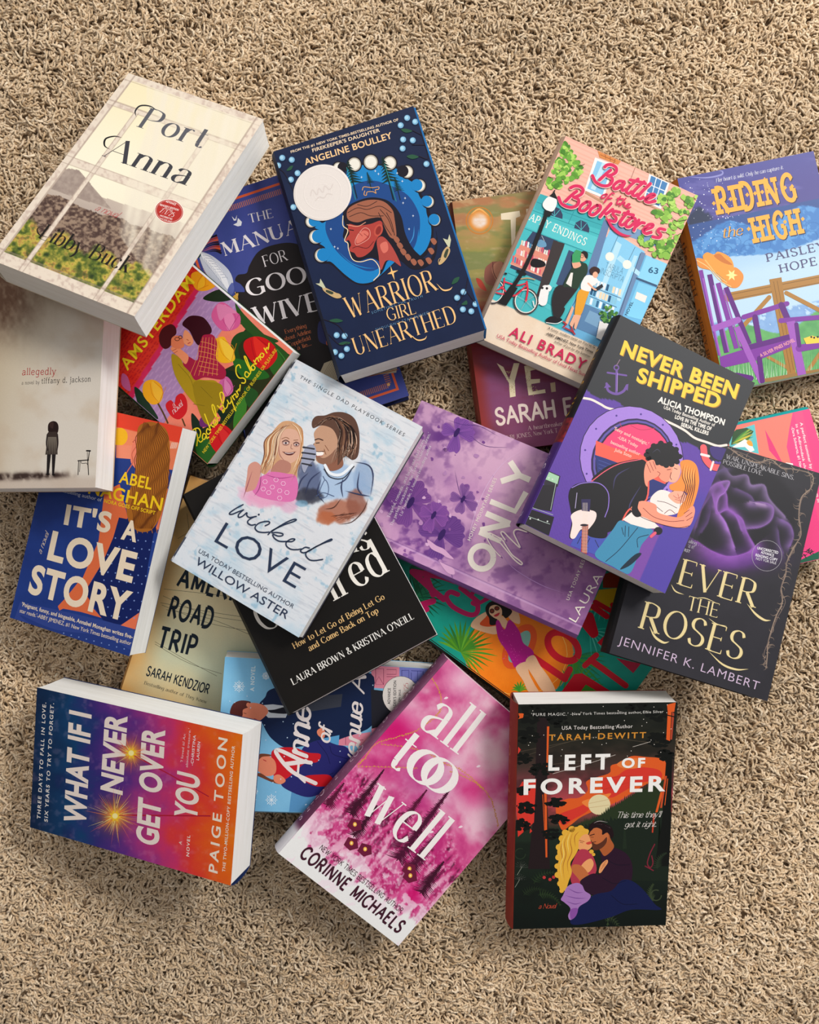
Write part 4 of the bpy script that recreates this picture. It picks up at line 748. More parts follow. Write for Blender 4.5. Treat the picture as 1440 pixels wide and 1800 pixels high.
for x, y in ((600, 468), (750, 545)):
    f.polys([[(x - 48, y + 2), (x - 40, y - 28), (x - 10, y - 44), (x + 24, y - 28), (x + 38, y + 4), (x + 36, y + 28)]], NB).lines([[(x - 8, y + 12), (x - 40, y - 22)], [(x - 8, y + 12), (x - 8, y - 40)], [(x - 8, y + 12), (x + 22, y - 24)]], 3, TQ)
f.poly([(470, 565), (610, 620), (560, 790), (520, 850), (340, 770), (380, 690)], '344460').poly([(400, 640), (570, 700), (520, 815), (345, 745)], 'e08c78')
f.lines([[(380, 690), (560, 765)], [(420, 640), (570, 705)], [(345, 748), (520, 818)]], 5, 'f0a890', smooth=False)
rnd = random.Random(3)
for r0, (xa, ya, xb, yb) in enumerate(((402, 640, 565, 705), (375, 690, 545, 765), (352, 735, 515, 810))):
    for k in range(14):
        t = k / 14; x = xa + (xb - xa) * t; y = ya + (yb - ya) * t; h_ = rnd.uniform(22, 36); f.k -= 1 if k else 0; f.poly([(x, y), (x + 9, y + 4), (x + 14, y + 4 - h_), (x + 5, y - h_)], rnd.choice(['e8e0d4', 'd85c6c', 'f0d0b8', '4c8cb0', 'c84860', 'f4ece4', 'e88c90', 'e8e8e8']))
f.blob([(455, 745), (470, 720), (500, 722), (535, 738), (540, 760), (500, 770), (465, 764)], '181418').line([(520, 590), (535, 620)], 2, 'd8d8d8').blob([(486, 640), (510, 612), (540, 625), (545, 650), (515, 655)], '6898b8')
f.line([(618, 625), (545, 860), (520, 940)], 66, '3c3434', False, cap=False).poly([(650, 640), (740, 680), (600, 1030), (480, 960), (560, 870)], '54c0c4').poly([(672, 670), (730, 695), (650, 900), (600, 860)], '3c5070').polys([[(585, 880), (640, 905), (600, 1000), (540, 960)]], '3cacb4').line([(585, 880), (640, 905), (600, 1000), (540, 960)], 3, TD, False, closed=True)
f.poly([(330, 770), (510, 850), (470, 960), (230, 860)], '48b4b8').lines([[(330, 800), (500, 870)], [(300, 830), (480, 905)], [(440, 840), (400, 930)], [(380, 810), (340, 890)]], 4, TD, smooth=False)
# right hand shop
f.poly([(905, 555), (1100, 680), (940, 1110), (760, 1000), (840, 700)], '88c8e8').poly([(905, 490), (1180, 600), (1160, 650), (900, 555)], '7898bc').poly([(870, 500), (905, 515), (800, 870), (745, 870)], '6480a8').poly([(1080, 680), (1105, 690), (975, 1040), (945, 1040)], '6c88ac')
f.polys([[(940, 620), (970, 640), (850, 960), (830, 940)], [(1040, 700), (1060, 705), (960, 960), (940, 950)], [(960, 700), (1080, 800), (1080, 830), (940, 720)]], 'b4def0').poly([(1110, 700), (1230, 750), (1180, 880), (1060, 830)], '8cd0ec').poly([(1065, 850), (1180, 890), (1110, 1070), (990, 1040)], '80c8e8').line([(1055, 830), (1185, 880)], 12, '3c5878', False).line([(1075, 690), (940, 1080)], 4, '3c5878', False)
for r0, (xa, ya, xb, yb) in enumerate(((810, 870, 965, 930), (790, 920, 940, 980), (770, 968, 925, 1030))):
    f.line([(xa, ya + 10), (xb, yb + 12)], 5, '5880a0', False)
    for k in range(9):
        t = k / 9; x = xa + (xb - xa) * t; y = ya + (yb - ya) * t; f.k -= 1; f.poly([(x, y), (x + 13, y + 5), (x + 22, y - 30), (x + 9, y - 35)], rnd.choice(['e4e8ea', '2c587c', 'f0d8b8', '88c0d8', 'ecf0f0', '386c90']))
    f.k += 1
f.poly([(765, 975), (940, 1060), (880, 1180), (690, 1100)], '5c84ac').polys([[(790, 1010), (900, 1060), (860, 1120), (760, 1070)]], '7ca4c4').line([(950, 590), (905, 690)], 2, '34465c').line([(1045, 655), (1005, 735)], 2, '34465c').ell(903, 708, 25, 25, 'f0ece0').ell(1000, 752, 25, 25, 'f0ece0')
f.text('TABULA', (875, 770), (972, 805), 32, '2c4460', 'thin').text('INSCRIPTA', (848, 800), (975, 852), 32, '2c4460', 'thin').text('63', (1118, 796), (1172, 806), 36, '28587c', 'bold').text('NOVEL', (1000, 1040), (1036, 964), 16, '28405c', 'bold')
f.poly([(1055, 905), (1113, 930), (1100, 968), (1043, 942)], 'e8e4dc').line([(1085, 895), (1065, 908)], 2, '445').line([(1085, 895), (1105, 925)], 2, '34465c') if False else f.poly([(1055, 905), (1113, 930), (1100, 968), (1043, 942)], 'e8e4dc')
# upper windows, cornice, trees
f.poly([(820, 150), (925, 190), (870, 380), (760, 335)], 'f4f0e8').poly([(832, 168), (912, 198), (862, 362), (775, 325)], '8cc4e4').polys([[(860, 180), (885, 188), (820, 335), (795, 325)]], 'c0e0ee').line([(765, 345), (860, 400)], 12, 'c49070', False)
f.poly([(830, 95), (978, 155), (950, 190), (845, 150)], 'd88848').lines([[(845, 110), (940, 150)], [(850, 135), (935, 172)], [(870, 100), (880, 155)], [(905, 120), (905, 170)], [(940, 138), (925, 182)]], 4, 'a85c28', smooth=False)
f.poly([(1125, 240), (1240, 290), (1190, 440), (1090, 395)], 'f4f0e8').poly([(1135, 252), (1228, 295), (1180, 425), (1100, 388)], '4880b4').lines([[(1165, 265), (1130, 400)], [(1195, 280), (1155, 412)], [(1120, 300), (1215, 340)], [(1110, 345), (1200, 385)]], 5, 'e8f0f4', smooth=False).line([(1048, 200), (1010, 300)], 3, 'a87868', False).line([(1020, 370), (1190, 450)], 8, 'c49070', False)
for gr, pts, rad_ in (('6ca83c', [(660, 120), (620, 180), (600, 230), (650, 210), (700, 180), (690, 140), (720, 220), (640, 260), (560, 290), (600, 300), (700, 250), (650, 90)], 26), ('88b848', [(1330, 380), (1270, 360), (1250, 430), (1220, 500), (1180, 460), (1330, 450), (1300, 520), (1260, 560), (1290, 620), (1240, 640), (1180, 650), (1130, 640), (1080, 630), (1160, 690), (1220, 700), (1370, 400), (1200, 400), (1240, 380)], 30)):
    for k, (x, y) in enumerate(pts):
        for q in range(11):
            a = rnd.uniform(0, 6.28); d = rnd.uniform(0, rad_ * 1.25); xx, yy = x + d * math.cos(a), y + d * math.sin(a); r = rnd.uniform(9, 20)
            f.blob([(xx + r * math.cos(t) * rnd.uniform(.6, 1.3), yy + r * math.sin(t) * rnd.uniform(.6, 1.2)) for t in (0, 1, 2, 3, 4, 5)], rnd.choice([gr, '5c9430', 'a0cc58', '4c842c', gr, 'b4d868']), 2)
f.lines([[(600, 270), (560, 260), (550, 240)], [(1340, 500), (1280, 510), (1250, 490)], [(760, 190), (730, 200)], [(1330, 560), (1280, 590)]], 3, '4c3020')
# plant pot, cat, bicycle
f.poly([(845, 1070), (930, 1100), (880, 1190), (825, 1165)], 'e8e4e0')
for q in range(40): a = rnd.uniform(0, 6.28); d = 46 * math.sqrt(rnd.random()); f.blob([(895 + d * math.cos(a) + 10 * math.cos(t), 1035 + d * math.sin(a) + 9 * math.sin(t)) for t in (0, 1.3, 2.6, 3.9, 5.2)], rnd.choice(['3c7434', '549040', '2c5c2c', '78a84c']), 2)
f.blob([(515, 890), (535, 870), (560, 880), (555, 930), (545, 975), (520, 985), (500, 960)], 'f0ece8').blob([(540, 880), (560, 868), (575, 885), (560, 905)], 'f0ece8').line([(505, 970), (480, 990), (470, 960)], 6, 'e8e4e0').dots([(522, 885), (548, 888)], 8, '2c2828')
R_ = 'd83044'
f.ell(430, 960, 66, 70, '443c3c', ring=9).ell(430, 960, 60, 64, 'f0e8dc', ring=5).ell(255, 905, 52, 68, '443c3c', 20, ring=8).ell(255, 905, 47, 62, 'f0e8dc', 20, ring=4)
f.line([(435, 850), (440, 900), (430, 960)], 10, R_).line([(435, 870), (360, 930), (290, 880)], 9, R_).line([(430, 860), (380, 870), (310, 850)], 8, R_).line([(310, 830), (300, 880), (255, 905), (300, 920), (360, 925)], 8, R_).line([(400, 835), (440, 830), (480, 838)], 6, 'c89868').line([(280, 800), (320, 805)], 10, '241c20').lines([[(430, 960), (480, 930)], [(430, 960), (400, 1010)], [(430, 960), (470, 1000)], [(430, 960), (380, 930)]], 1.5, 'b8b0a8')
# lamp post
f.line([(545, 470), (440, 740), (345, 900)], 22, '1c1a1c').poly([(345, 870), (385, 885), (320, 985), (272, 970)], '1c1a1c').line([(385, 790), (425, 808)], 16, '1c1a1c').blob([(530, 400), (560, 372), (600, 385), (602, 420), (580, 455), (545, 448), (525, 425)], 'f0ece8').poly([(560, 370), (590, 345), (610, 390)], '1c1a1c').line([(585, 350), (592, 338)], 7, '1c1a1c').poly([(535, 445), (580, 460), (565, 485), (530, 475)], '1c1a1c')
# the two readers
f.blob([(600, 880), (650, 870), (720, 880), (700, 920), (640, 1000), (620, 1060), (590, 1060), (575, 960)], '2c2628').blob([(640, 870), (690, 770), (720, 745), (770, 750), (775, 800), (740, 850), (720, 890), (670, 880)], '283c2c').poly([(655, 860), (682, 800), (695, 800), (685, 880)], 'ece4dc').blob([(690, 735), (720, 730), (740, 760), (700, 775)], 'e8a888').ell(752, 712, 20, 26, 'e8a888', 20).blob([(735, 690), (755, 678), (778, 690), (775, 720), (762, 715), (752, 696)], '241c1c').poly([(690, 700), (712, 670), (742, 680), (735, 740), (690, 745)], '3c9c60').ell(745, 708, 8, 8, '201818', ring=2.5)
f.blob([(540, 1065), (570, 1045), (610, 1050), (635, 1065), (600, 1080), (555, 1080)], '201c20').line([(545, 1080), (600, 1086), (632, 1072)], 4, 'f0ece8').blob([(620, 1000), (600, 1050), (625, 1050), (650, 1000)], '2c2628')
f.blob([(720, 915), (745, 890), (785, 900), (770, 950), (740, 1035), (705, 1040), (712, 960)], 'e8a030').blob([(745, 850), (770, 815), (815, 820), (835, 850), (800, 880), (790, 905), (745, 895), (738, 875)], 'f0ece8').blob([(790, 780), (815, 765), (845, 780), (840, 805), (810, 815), (795, 805)], '3c2420').ell(820, 812, 15, 18, 'ecb090').line([(780, 860), (820, 895), (850, 880)], 10, 'ecb090').poly([(822, 885), (858, 862), (865, 880), (830, 902)], '2c2c34').poly([(700, 1035), (720, 1040), (690, 1110), (675, 1090)], 'ecb090').poly([(710, 1035), (740, 1040), (710, 1120), (700, 1110)], 'ecb090').poly([(690, 985), (700, 1000), (665, 1090), (650, 1080)], 'ecb090')
f.lines([[(640, 1075), (655, 1090), (640, 1105)], [(650, 1110), (690, 1130), (705, 1145)], [(685, 1105), (700, 1140)]], 8, 'b42c34')
f.text('ALI BRADY', (332, 1150), (755, 1345), 62, 'd02c58', 'bold', 1.15); f.text('USA Today Bestselling Author of Until Next Sum', (265, 1162), (765, 1385), 22, 'c83860', 'sans')
f.text("'A funny, modern twist on You've G", (550, 1115), (815, 1225), 16, '3c3434', 'sans').text('-ABBY JIMENEZ, New York Times', (540, 1145), (805, 1252), 16, '3c3434', 'bold').text('author of Just for the Summer', (590, 1190), (790, 1278), 15, '3c3434', 'sans')
P_ = 'd8285c'
f.w(970, 270, 6.545)
BT = [[(605, 160), (640, 135), (700, 140), (740, 175), (735, 220), (690, 250), (640, 262)], [(640, 262), (692, 290), (685, 340), (640, 375), (570, 372), (500, 330), (465, 260)], [(675, 195), (610, 250), (545, 310)], [(830, 330), (770, 325), (710, 372), (715, 410), (760, 402), (825, 345)], [(835, 345), (805, 400), (815, 430), (855, 415)], [(990, 300), (900, 375), (855, 440), (880, 465), (915, 445)], [(1060, 330), (970, 410), (925, 470), (950, 492), (985, 475)], [(900, 310), (1000, 330), (1075, 352)], [(1130, 352), (1050, 430), (990, 500), (1010, 528), (1050, 510)], [(1085, 532), (1155, 505), (1180, 478), (1130, 478), (1070, 540), (1110, 567), (1185, 552)],
      [(215, 400), (260, 380), (320, 385), (357, 420), (345, 465), (300, 495), (250, 508)], [(250, 508), (305, 535), (300, 585), (250, 620), (180, 618), (110, 580), (78, 510)], [(285, 440), (220, 490), (155, 555)], [(400, 560), (335, 605), (320, 655), (370, 662), (430, 610), (440, 568), (400, 560)], [(520, 600), (450, 645), (435, 698), (480, 708), (545, 655), (558, 612), (520, 600)], [(680, 580), (610, 660), (552, 732)], [(700, 648), (620, 702)], [(780, 682), (722, 670), (702, 702), (738, 748), (720, 786), (662, 772)], [(880, 670), (820, 740), (782, 800), (800, 828), (840, 812)], [(832, 690), (938, 714)], [(920, 740), (862, 788), (850, 838), (890, 848), (948, 800), (958, 758), (920, 740)], [(1000, 770), (962, 835), (942, 888)], [(965, 845), (1025, 802), (1062, 805)], [(1070, 882), (1148, 852), (1160, 822), (1110, 825), (1050, 888), (1080, 924), (1140, 912)], [(1298, 882), (1240, 870), (1220, 900), (1252, 938), (1228, 972), (1160, 962)]]
f.lines([[(x + 4, y + 5) for x, y in q] for q in BT], 44, 'f0c8bc').lines(BT, 37, P_).line([(612, 705), (645, 775), (700, 858), (780, 925), (860, 950), (925, 945)], 36, P_, taper=2)
f.lines([[(622, 470), (578, 488), (572, 515), (608, 508), (636, 478), (622, 470)], [(716, 468), (690, 460), (650, 505), (602, 570)], [(632, 520), (688, 520)], [(790, 495), (752, 560), (748, 588), (780, 578)], [(752, 522), (820, 527)], [(850, 520), (805, 570), (782, 604)], [(792, 592), (838, 566), (830, 600), (850, 618)], [(868, 612), (896, 592), (880, 582), (852, 610), (870, 630), (905, 622)]], 17, P_)
f.w(790, 230, 3.2)
b.finish()

# ------------------------------------------------------------------ the painted hardcover underneath
b = Book('sarah', 'hardcover_book', 'green and plum hardcover with cream capitals SARAH, half under the bookstore paperback', hard=True, ink=INK, spine='803028')
f = b.front.w(790, 230, 3.2)
def bgf(X, Y, u, v):
    n = fbm(X * .006, Y * .02, 3); n2 = fbm(X * .02, Y * .05, 8)
    c = ramp(v + (n - .5) * .25, [(0, 'b07850'), (.08, 'b48c58'), (.2, '98904c'), (.33, 'a09058'), (.42, 'a05c44'), (.5, '8c2c28'), (.62, '74283c'), (.75, '784060'), (1, '70384c')])
    c = mixc(c, 'c8a878', sstep(.55, .8, n2) * sstep(.45, .2, v) * .6); c = mixc(c, '8c4c78', sstep(.3, .7, fbm(X * .004, Y * .004, 5)) * sstep(.55, .75, v) * .5)
    c = mixc(c, '8c2c20', sstep(.10, .0, u) * sstep(.5, .7, v) * .8); c = mixc(c, '5c7848', sstep(.45, .6, n) * sstep(.45, .3, v) * .4)
    m = np.exp(-(((X - 170) / 62) ** 2 + ((Y - 505) / 62) ** 2) * 1.2); c = mixc(c, 'e08c38', sstep(.25, .4, m)); c = mixc(c, 'ecd8c8', sstep(.35, .8, m) * (.3 + n2)); return c
f.bg(bgf)
f.ell(170, 505, 75, 75, 'c87c30', ring=6).line([(120, 470), (170, 440), (225, 480)], 10, 'f0b060', taper=2)
f.blob([(200, 780), (230, 745), (250, 735), (300, 740), (330, 770), (330, 870), (210, 860)], '905848').blob([(240, 790), (260, 742), (300, 745), (290, 870)], 'b87c60').line([(245, 740), (250, 800), (290, 870)], 4, '5c2c28').blob([(150, 830), (180, 840), (210, 900), (170, 880)], 'b04030')
f.poly([(290, 465), (395, 450), (400, 480), (375, 490), (370, 640), (350, 645), (345, 500), (292, 500)], 'e8d8b8').poly([(432, 440), (450, 436), (455, 470), (435, 480)], 'e8d8b8')
f.poly([(255, 1310), (285, 1300), (325, 1365), (350, 1310), (380, 1300), (345, 1380), (350, 1450), (325, 1455), (325, 1400)], 'e0cfa8') if False else None
f.w(560, 560, 3)
f.poly([(940, 235), (975, 255), (1005, 320), (1030, 235), (1060, 235), (1035, 330), (1040, 410), (1010, 416), (1005, 340)], 'e4d4b0').poly([(1085, 250), (1170, 240), (1175, 262), (1118, 275), (1120, 320), (1168, 318), (1168, 338), (1122, 345), (1128, 385), (1195, 372), (1198, 392), (1108, 405)], 'e4d4b0').poly([(1222, 340), (1248, 335), (1252, 385), (1228, 388)], 'c8b090')
rnd = random.Random(4)
for P in ((1000, 300), (1020, 370), (1105, 300), (1140, 380), (1110, 350)):
    f.dots([(P[0] + rnd.uniform(-14, 14), P[1] + rnd.uniform(-26, 26)) for _ in range(16)], 2.2, 'c0a878')
f.text('SARAH F', (938, 560), (1345, 500), 82, 'e4cfc4', 'roundb'); f.text('A heartbreaker', (1105, 590), (1290, 562), 22, 'd8b8b8', 'roman').text('JURI JONES, New York T', (985, 640), (1262, 600), 22, 'd8b8b8', 'roman')
b.finish()

# ------------------------------------------------------------------ Riding the High
b = Book('riding', 'paperback_book', 'blue and purple paperback with cowboy hat on a porch chair, at the right edge', spine='a8601c')
f = b.front.w(1180, 250, 4)
def bgf(X, Y, u, v):
    n = fbm(X * .008, Y * .02, 3); n2 = fbm(X * .025, Y * .025, 8, 4)
    c = ramp(v, [(0, '4c4c90'), (.15, '4a4488'), (.3, '4a4888')]); c = mixc(c, '6c68a8', sstep(.55, .7, fbm(X * .004, Y * .02, 6)) * .5)
    c = mixc(c, '24304c', sstep(1, .5, ((X - 190) / 120) ** 2 + ((Y - 620) / 190) ** 2 + (n2 - .5)))
    L = Y + X * .21; c = np.where((L > 610)[:, None], mixc('34508c', '2c4c88', n2), c)
    cl = 640 + 45 * np.sin(X * .012) + 25 * (n2 - .5); m = sstep(0, 8, L - cl - 40); c = mixc(c, mixc('3c78b8', '5c98d0', (fbm(X * .03, Y * .03, 12) > .5) * .8), m)
    c = mixc(c, 'a8c8e0', sstep(0, 5, L - 905 + 30 * np.sin(X * .006) - (X - 500) * -.02)); c = mixc(c, 'c0d8e8', sstep(930, 1060, L) * .6)
    m = sstep(0, 6, L - 1330); c = mixc(c, mixc('6c94c8', '90b4dc', n2), m * (n2 > .42)); c = mixc(c, mixc('4c9058', '70b468', n2), sstep(0, 6, L - 1440 - 60 * np.sin(X * .01)))
    return c
f.bg(bgf)
rnd = random.Random(8)
f.dots([(rnd.uniform(60, 500), rnd.uniform(240, 800)) for _ in range(120)], 2.2, 'e8ecf8').dots([(rnd.uniform(100, 420), rnd.uniform(300, 700)) for _ in range(26)], 4, 'f4f4fc')
f.line([(100, 240), (240, 250), (350, 230), (360, 205), (330, 200)], 12, '8888c0', taper=2)
for x, y in ((350, 640), (420, 600), (500, 620), (650, 720), (560, 720), (760, 690), (900, 640), (1000, 600), (830, 650), (440, 700), (330, 700), (980, 660), (540, 760), (380, 760), (700, 580)):
    f.ell(x, y, 50, 36, '2c68a8', ring=3, a0=160, a1=390)
Y1 = 'f4a83c'
f.text('RIDING', (318, 512), (890, 400), 185, Y1, 'west', shadow=(7, 6, '2c2848')); f.text('HIGH', (575, 712), (940, 638), 180, Y1, 'west', shadow=(7, 6, '1c3050')); f.text('the', (370, 672), (512, 648), 72, Y1, 'ital', shadow=(4, 4, '1c3050'))
for x, y in ((300, 430), (340, 425), (418, 400), (450, 400), (535, 370), (590, 360), (640, 350), (680, 350), (735, 330), (800, 320), (850, 310), (545, 610), (590, 600), (650, 590), (740, 570), (800, 560), (850, 550), (925, 540)): f.k -= 1; f.poly([(x - 14, y), (x, y - 16), (x + 14, y), (x, y + 16)], Y1)
f.k += 1
f.text('Her heart is wild. Only he can capture it.', (316, 283), (790, 188), 27, 'f0f0f8', 'ital'); f.text('PAISLEY', (672, 842), (1090, 752), 56, '4c4870', 'slab'); f.text('HOPE', (765, 918), (1028, 862), 56, '4c4870', 'slab')
# rail, posts
Wd_ = 'a87838'
f.line([(400, 1090), (1060, 960)], 62, Wd_, False).lines([[(400, 1075), (1060, 945)], [(400, 1110), (1060, 985)]], 4, '74501c', smooth=False)
f.line([(690, 1090), (510, 1290)], 30, Wd_, False).line([(810, 1060), (1060, 1190)], 30, Wd_, False).line([(680, 1510), (860, 1610)], 22, Wd_, False).line([(1050, 1480), (960, 1610)], 26, Wd_, False)
rn = random.Random(2)
f.lines([[(x, 1660), (x + rn.uniform(-20, 20), 1660 - rn.uniform(80, 220))] for x in range(360, 1050, 16)], 5, '8ccc84', taper=1).lines([[(x, 1670), (x + rn.uniform(-15, 15), 1670 - rn.uniform(60, 170))] for x in range(368, 1050, 21)], 4, 'd4ecd0', taper=1)
f.poly([(690, 965), (775, 950), (880, 1640), (820, 1640)], 'a47434').lines([[(720, 980), (840, 1620)], [(745, 975), (860, 1600)]], 3, '6c4818', smooth=False).poly([(640, 1665), (1060, 1590), (1060, 1640), (640, 1690)], '98703c')
# chair
P1, P2, P3 = '7c3498', '5c2078', '9c58b4'
for k, (xt, yt, xb, yb) in enumerate(((205, 900, 330, 1500), (270, 930, 390, 1480), (330, 990, 460, 1450), (385, 1020, 550, 1420))): f.line([(xt, yt), (xb, yb)], 34, P2 if k % 2 else P1, False, cap=False)
f.lines([[(225, 960), (345, 1500)], [(300, 1010), (405, 1470)], [(370, 1040), (490, 1450)]], 10, P3, smooth=False)
f.line([(300, 1310), (470, 1250)], 44, P3, False).line([(510, 1230), (815, 1135)], 34, P1, False).line([(590, 1230), (620, 1400)], 40, P2, False).line([(775, 1145), (830, 1270)], 44, P2, False)
f.poly([(340, 1510), (560, 1440), (840, 1370), (840, 1440), (620, 1530), (350, 1590)], P1).poly([(480, 1440), (830, 1350), (840, 1385), (520, 1470)], P2).line([(460, 1300), (640, 1690)], 44, P3, False, cap=False).line([(620, 1520), (640, 1680)], 36, P2, False).line([(770, 1255), (1060, 1230)], 34, P1, False).line([(840, 1260), (920, 1640)], 60, P3, False, cap=False).line([(900, 1450), (1060, 1420)], 50, P1, False).line([(880, 1280), (900, 1430)], 30, P2, False).line([(460, 1640), (560, 1660)], 40, P2, False)
f.text('A SILVER PINES NOVEL', (630, 1512), (872, 1400), 26, 'e8a0a0', 'bold').poly([(930, 1380), (990, 1360), (1060, 1380), (1060, 1410), (950, 1420)], 'f0c848').dots([(985, 1370), (1005, 1375), (1030, 1370)], 8, '242830')
# hat
f.blob([(170, 820), (240, 830), (330, 940), (400, 970), (440, 880), (500, 920), (505, 970), (470, 1020), (420, 1022), (370, 990), (300, 910), (200, 880)], 'e08c3c').blob([(225, 820), (250, 775), (300, 790), (330, 770), (400, 800), (435, 850), (440, 930), (400, 975), (330, 930)], 'e8963c').blob([(300, 800), (340, 785), (380, 820), (430, 860), (400, 860), (350, 840)], 'c4702c').line([(240, 830), (320, 930), (390, 985)], 8, 'f4b468').line([(180, 830), (260, 880), (340, 970), (420, 1015)], 5, 'f8c888')
f.poly([(425 + (42 if k % 2 == 0 else 18) * math.cos(k * math.pi / 6), 935 + (42 if k % 2 == 0 else 18) * math.sin(k * math.pi / 6)) for k in range(12)], 'f8e090')
# spine lettering
s = b.spine; L = b.H; s.flat('a8601c')
s.ltext('RIDING the HIGH', -L * .46, -.0045, L * .50, .009, '38201c', 'slab'); s.ltext('PAISLEY HOPE', L * .10, -.003, L * .30, .006, '38201c', 'slab')
b.finish()

# ------------------------------------------------------------------ It's a Love Story
b = Book('love', 'paperback_book', "royal blue paperback with woman's long brown hair and cream capitals, IT'S A LOVE STORY", spine='1c3470')
f = b.front.w(20, 700, 3.912)
def bgf(X, Y, u, v):
    c = mixc('1c3478', '24408c', fbm(X * .01, Y * .01, 2)); L = Y - X * .26
    c = np.where((L < 320 + 20 * np.sin(X * .01) - (X < 1000) * 90)[:, None], rgb('f0583c'), c) if False else c
    c = np.where((L < 10)[:, None], rgb('e8442c'), c); c = np.where(((L >= 10) & (L < 130) & (X < 900))[:, None], rgb('f08a62'), c); c = np.where(((L >= 10) & (L < 190) & (X >= 900))[:, None], rgb('f08a62'), c)
    return c
f.bg(bgf)
f.ell(745, 265, 55, 62, 'f4b820', 10).poly([(720, 322), (860, 325), (850, 420), (720, 410)], 'f29070').poly([(1090, 350), (1175, 330), (1160, 500), (1085, 490)], 'e87c54')
f.blob([(1150, 330), (1160, 305), (1185, 295), (1180, 330)], '2c4c34').lines([[(1095 + k * 9, 345), (1105 + k * 9, 305)] for k in range(5)], 3, 'f8ece0')
f.blob([(830, 330), (850, 270), (880, 230), (900, 330), (880, 520), (850, 480), (820, 430)], 'f08468').dots([(846, 290), (838, 300)], 4, 'a02820').line([(868, 320), (830, 380), (835, 440), (800, 500), (780, 540)], 7, 'd06a50')
# arms, dress
OR = 'e06c40'; DN = '10205c'
f.poly([(640, 640), (745, 590), (800, 820), (720, 980), (560, 1240), (470, 1390), (330, 1460), (320, 1430), (480, 1260), (600, 980)], OR).poly([(1075, 620), (1130, 680), (1030, 1010), (990, 900), (1010, 850)], 'e87850').poly([(320, 1440), (480, 1470), (620, 1510), (560, 1440), (480, 1240)], OR)
f.poly([(740, 820), (990, 870), (1010, 950), (960, 1100), (940, 1250), (920, 1450), (780, 1560), (640, 1540), (500, 1330), (560, 1250), (640, 1100), (700, 960)], DN)
f.poly([(980, 930), (1010, 900), (1025, 1020), (900, 1480), (940, 1150)], '24408c').poly([(740, 1570), (930, 1440), (890, 1600)], 'e87450')
f.poly([(20, 1520), (60, 1400), (380, 1470), (640, 1530), (890, 1600), (860, 1770), (400, 1640)], '30448c').blob([(60, 1490), (300, 1590), (640, 1640), (840, 1760), (500, 1680), (200, 1590)], '243a80')
f.dots([(x + (y // 60 % 2) * 25, y + (x - 700) * .1) for y in range(960, 1540, 60) for x in range(560, 1000, 52) if (x - 560) + (y - 960) * .0 > max(0, (1300 - y) * .42) and x < 960 - (y - 1100) * .12], 5.5, '7c94cc')
f.dots([(x, 1600 + (x - 300) * .26) for x in range(360, 860, 52)], 5, '7c94cc')
# hair
f.blob([(870, 210), (900, 175), (960, 162), (1010, 175), (1060, 210), (1085, 280), (1090, 400), (1080, 560), (1070, 640), (1030, 800), (970, 900), (900, 920), (850, 900), (805, 840), (790, 700), (840, 560), (860, 420), (862, 300)], 'a86420')
for k in range(20):
    t = k / 19; xs = 880 + t * 170; P = []
    for q in range(15):
        s = q / 14; y = 195 + s * 700 - abs(t - .5) * 60 * (1 - s); w_ = np.interp(s, [0, .15, .6, 1], [.55, 1.15, 1.35, .7]); cxx = np.interp(s, [0, .5, 1], [965, 970, 900]); P.append((cxx + (t - .5) * 185 * w_ + 8 * math.sin(s * 30 + k * .55), y))
    f.k -= 1 if k else 0; f.line(P, 5, '6c3810')
f.lines([[(862 + k * 34, 900), (868 + k * 34, 925)] for k in range(5)], 6, 'a86420')
Yl = 'f4c81c'; CRM = 'f0dcc0'
f.text('ABEL', (738, 578), (960, 628), 80, Yl, 'bold').text('MONAGHAN', (345, 610), (1030, 772), 84, Yl, 'bold')
f.text('Bestselling author of', (330, 640), (620, 712), 24, 'c8ccd8', 'sans').text('NORA GOES OFF SCRIPT', (636, 716), (988, 802), 25, Yl, 'bold')
f.text("IT'S", (360, 862), (675, 922), 138, CRM, 'black').text('A', (752, 962), (858, 986), 140, CRM, 'black')
f.text('LOVE', (245, 1100), (830, 1262), 200, CRM, 'black').text('STORY', (112, 1330), (795, 1532), 200, CRM, 'black')
f.text('a novel', (205, 1072), (262, 920), 32, CRM, 'script')
f.text("'Poignant, funny, and bingeable, Annabel Monaghan writes five-", (70, 1428), (832, 1655), 27, CRM, 'bold').text("star reads.'-ABBY JIMENEZ, #1 New York Times bestselling author", (56, 1472), (822, 1700), 26, CRM, 'sans')
b.finish()

# ------------------------------------------------------------------ The last American road trip
b = Book('road', 'paperback_book', 'sandy yellow paperback with dark condensed capitals AMERICAN ROAD TRIP and faint wires', spine='c89050')
f = b.front.w(200, 830, 2.483)
f.bg(lambda X, Y, u, v: mixc(mixc(ramp(v, [(0, 'e8b070'), (.25, 'f0d49c'), (.5, 'f4e0b0'), (.8, 'dcdcb8'), (1, 'e8c488')]), 'e8ac60', sstep(.22, 0, u) * .8), 'b8c8b4', sstep(.3, .7, u) * sstep(.5, .8, v) * .5 + (fbm(X * .01, Y * .01, 3) - .4) * .4))
for q in ([(205, 570), (420, 610), (620, 640)], [(215, 540), (400, 620), (600, 655)], [(220, 510), (400, 530), (640, 560)], [(210, 580), (420, 660), (640, 700)], [(180, 740), (300, 810), (450, 890)], [(230, 600), (420, 640), (620, 720)], [(180, 750), (320, 830), (470, 880)], [(320, 180), (330, 300), (300, 400)], [(280, 290), (330, 260)]): f.line(q, 1.6, '5c5440')
f.text('THE LAST', (310, 395), (560, 470), 74, '182430', 'cond').text('AMERICAN', (272, 494), (690, 610), 78, '182430', 'cond').text('ROAD', (232, 628), (422, 682), 86, '182430', 'cond').text('TRIP', (190, 762), (352, 804), 86, '182430', 'cond')
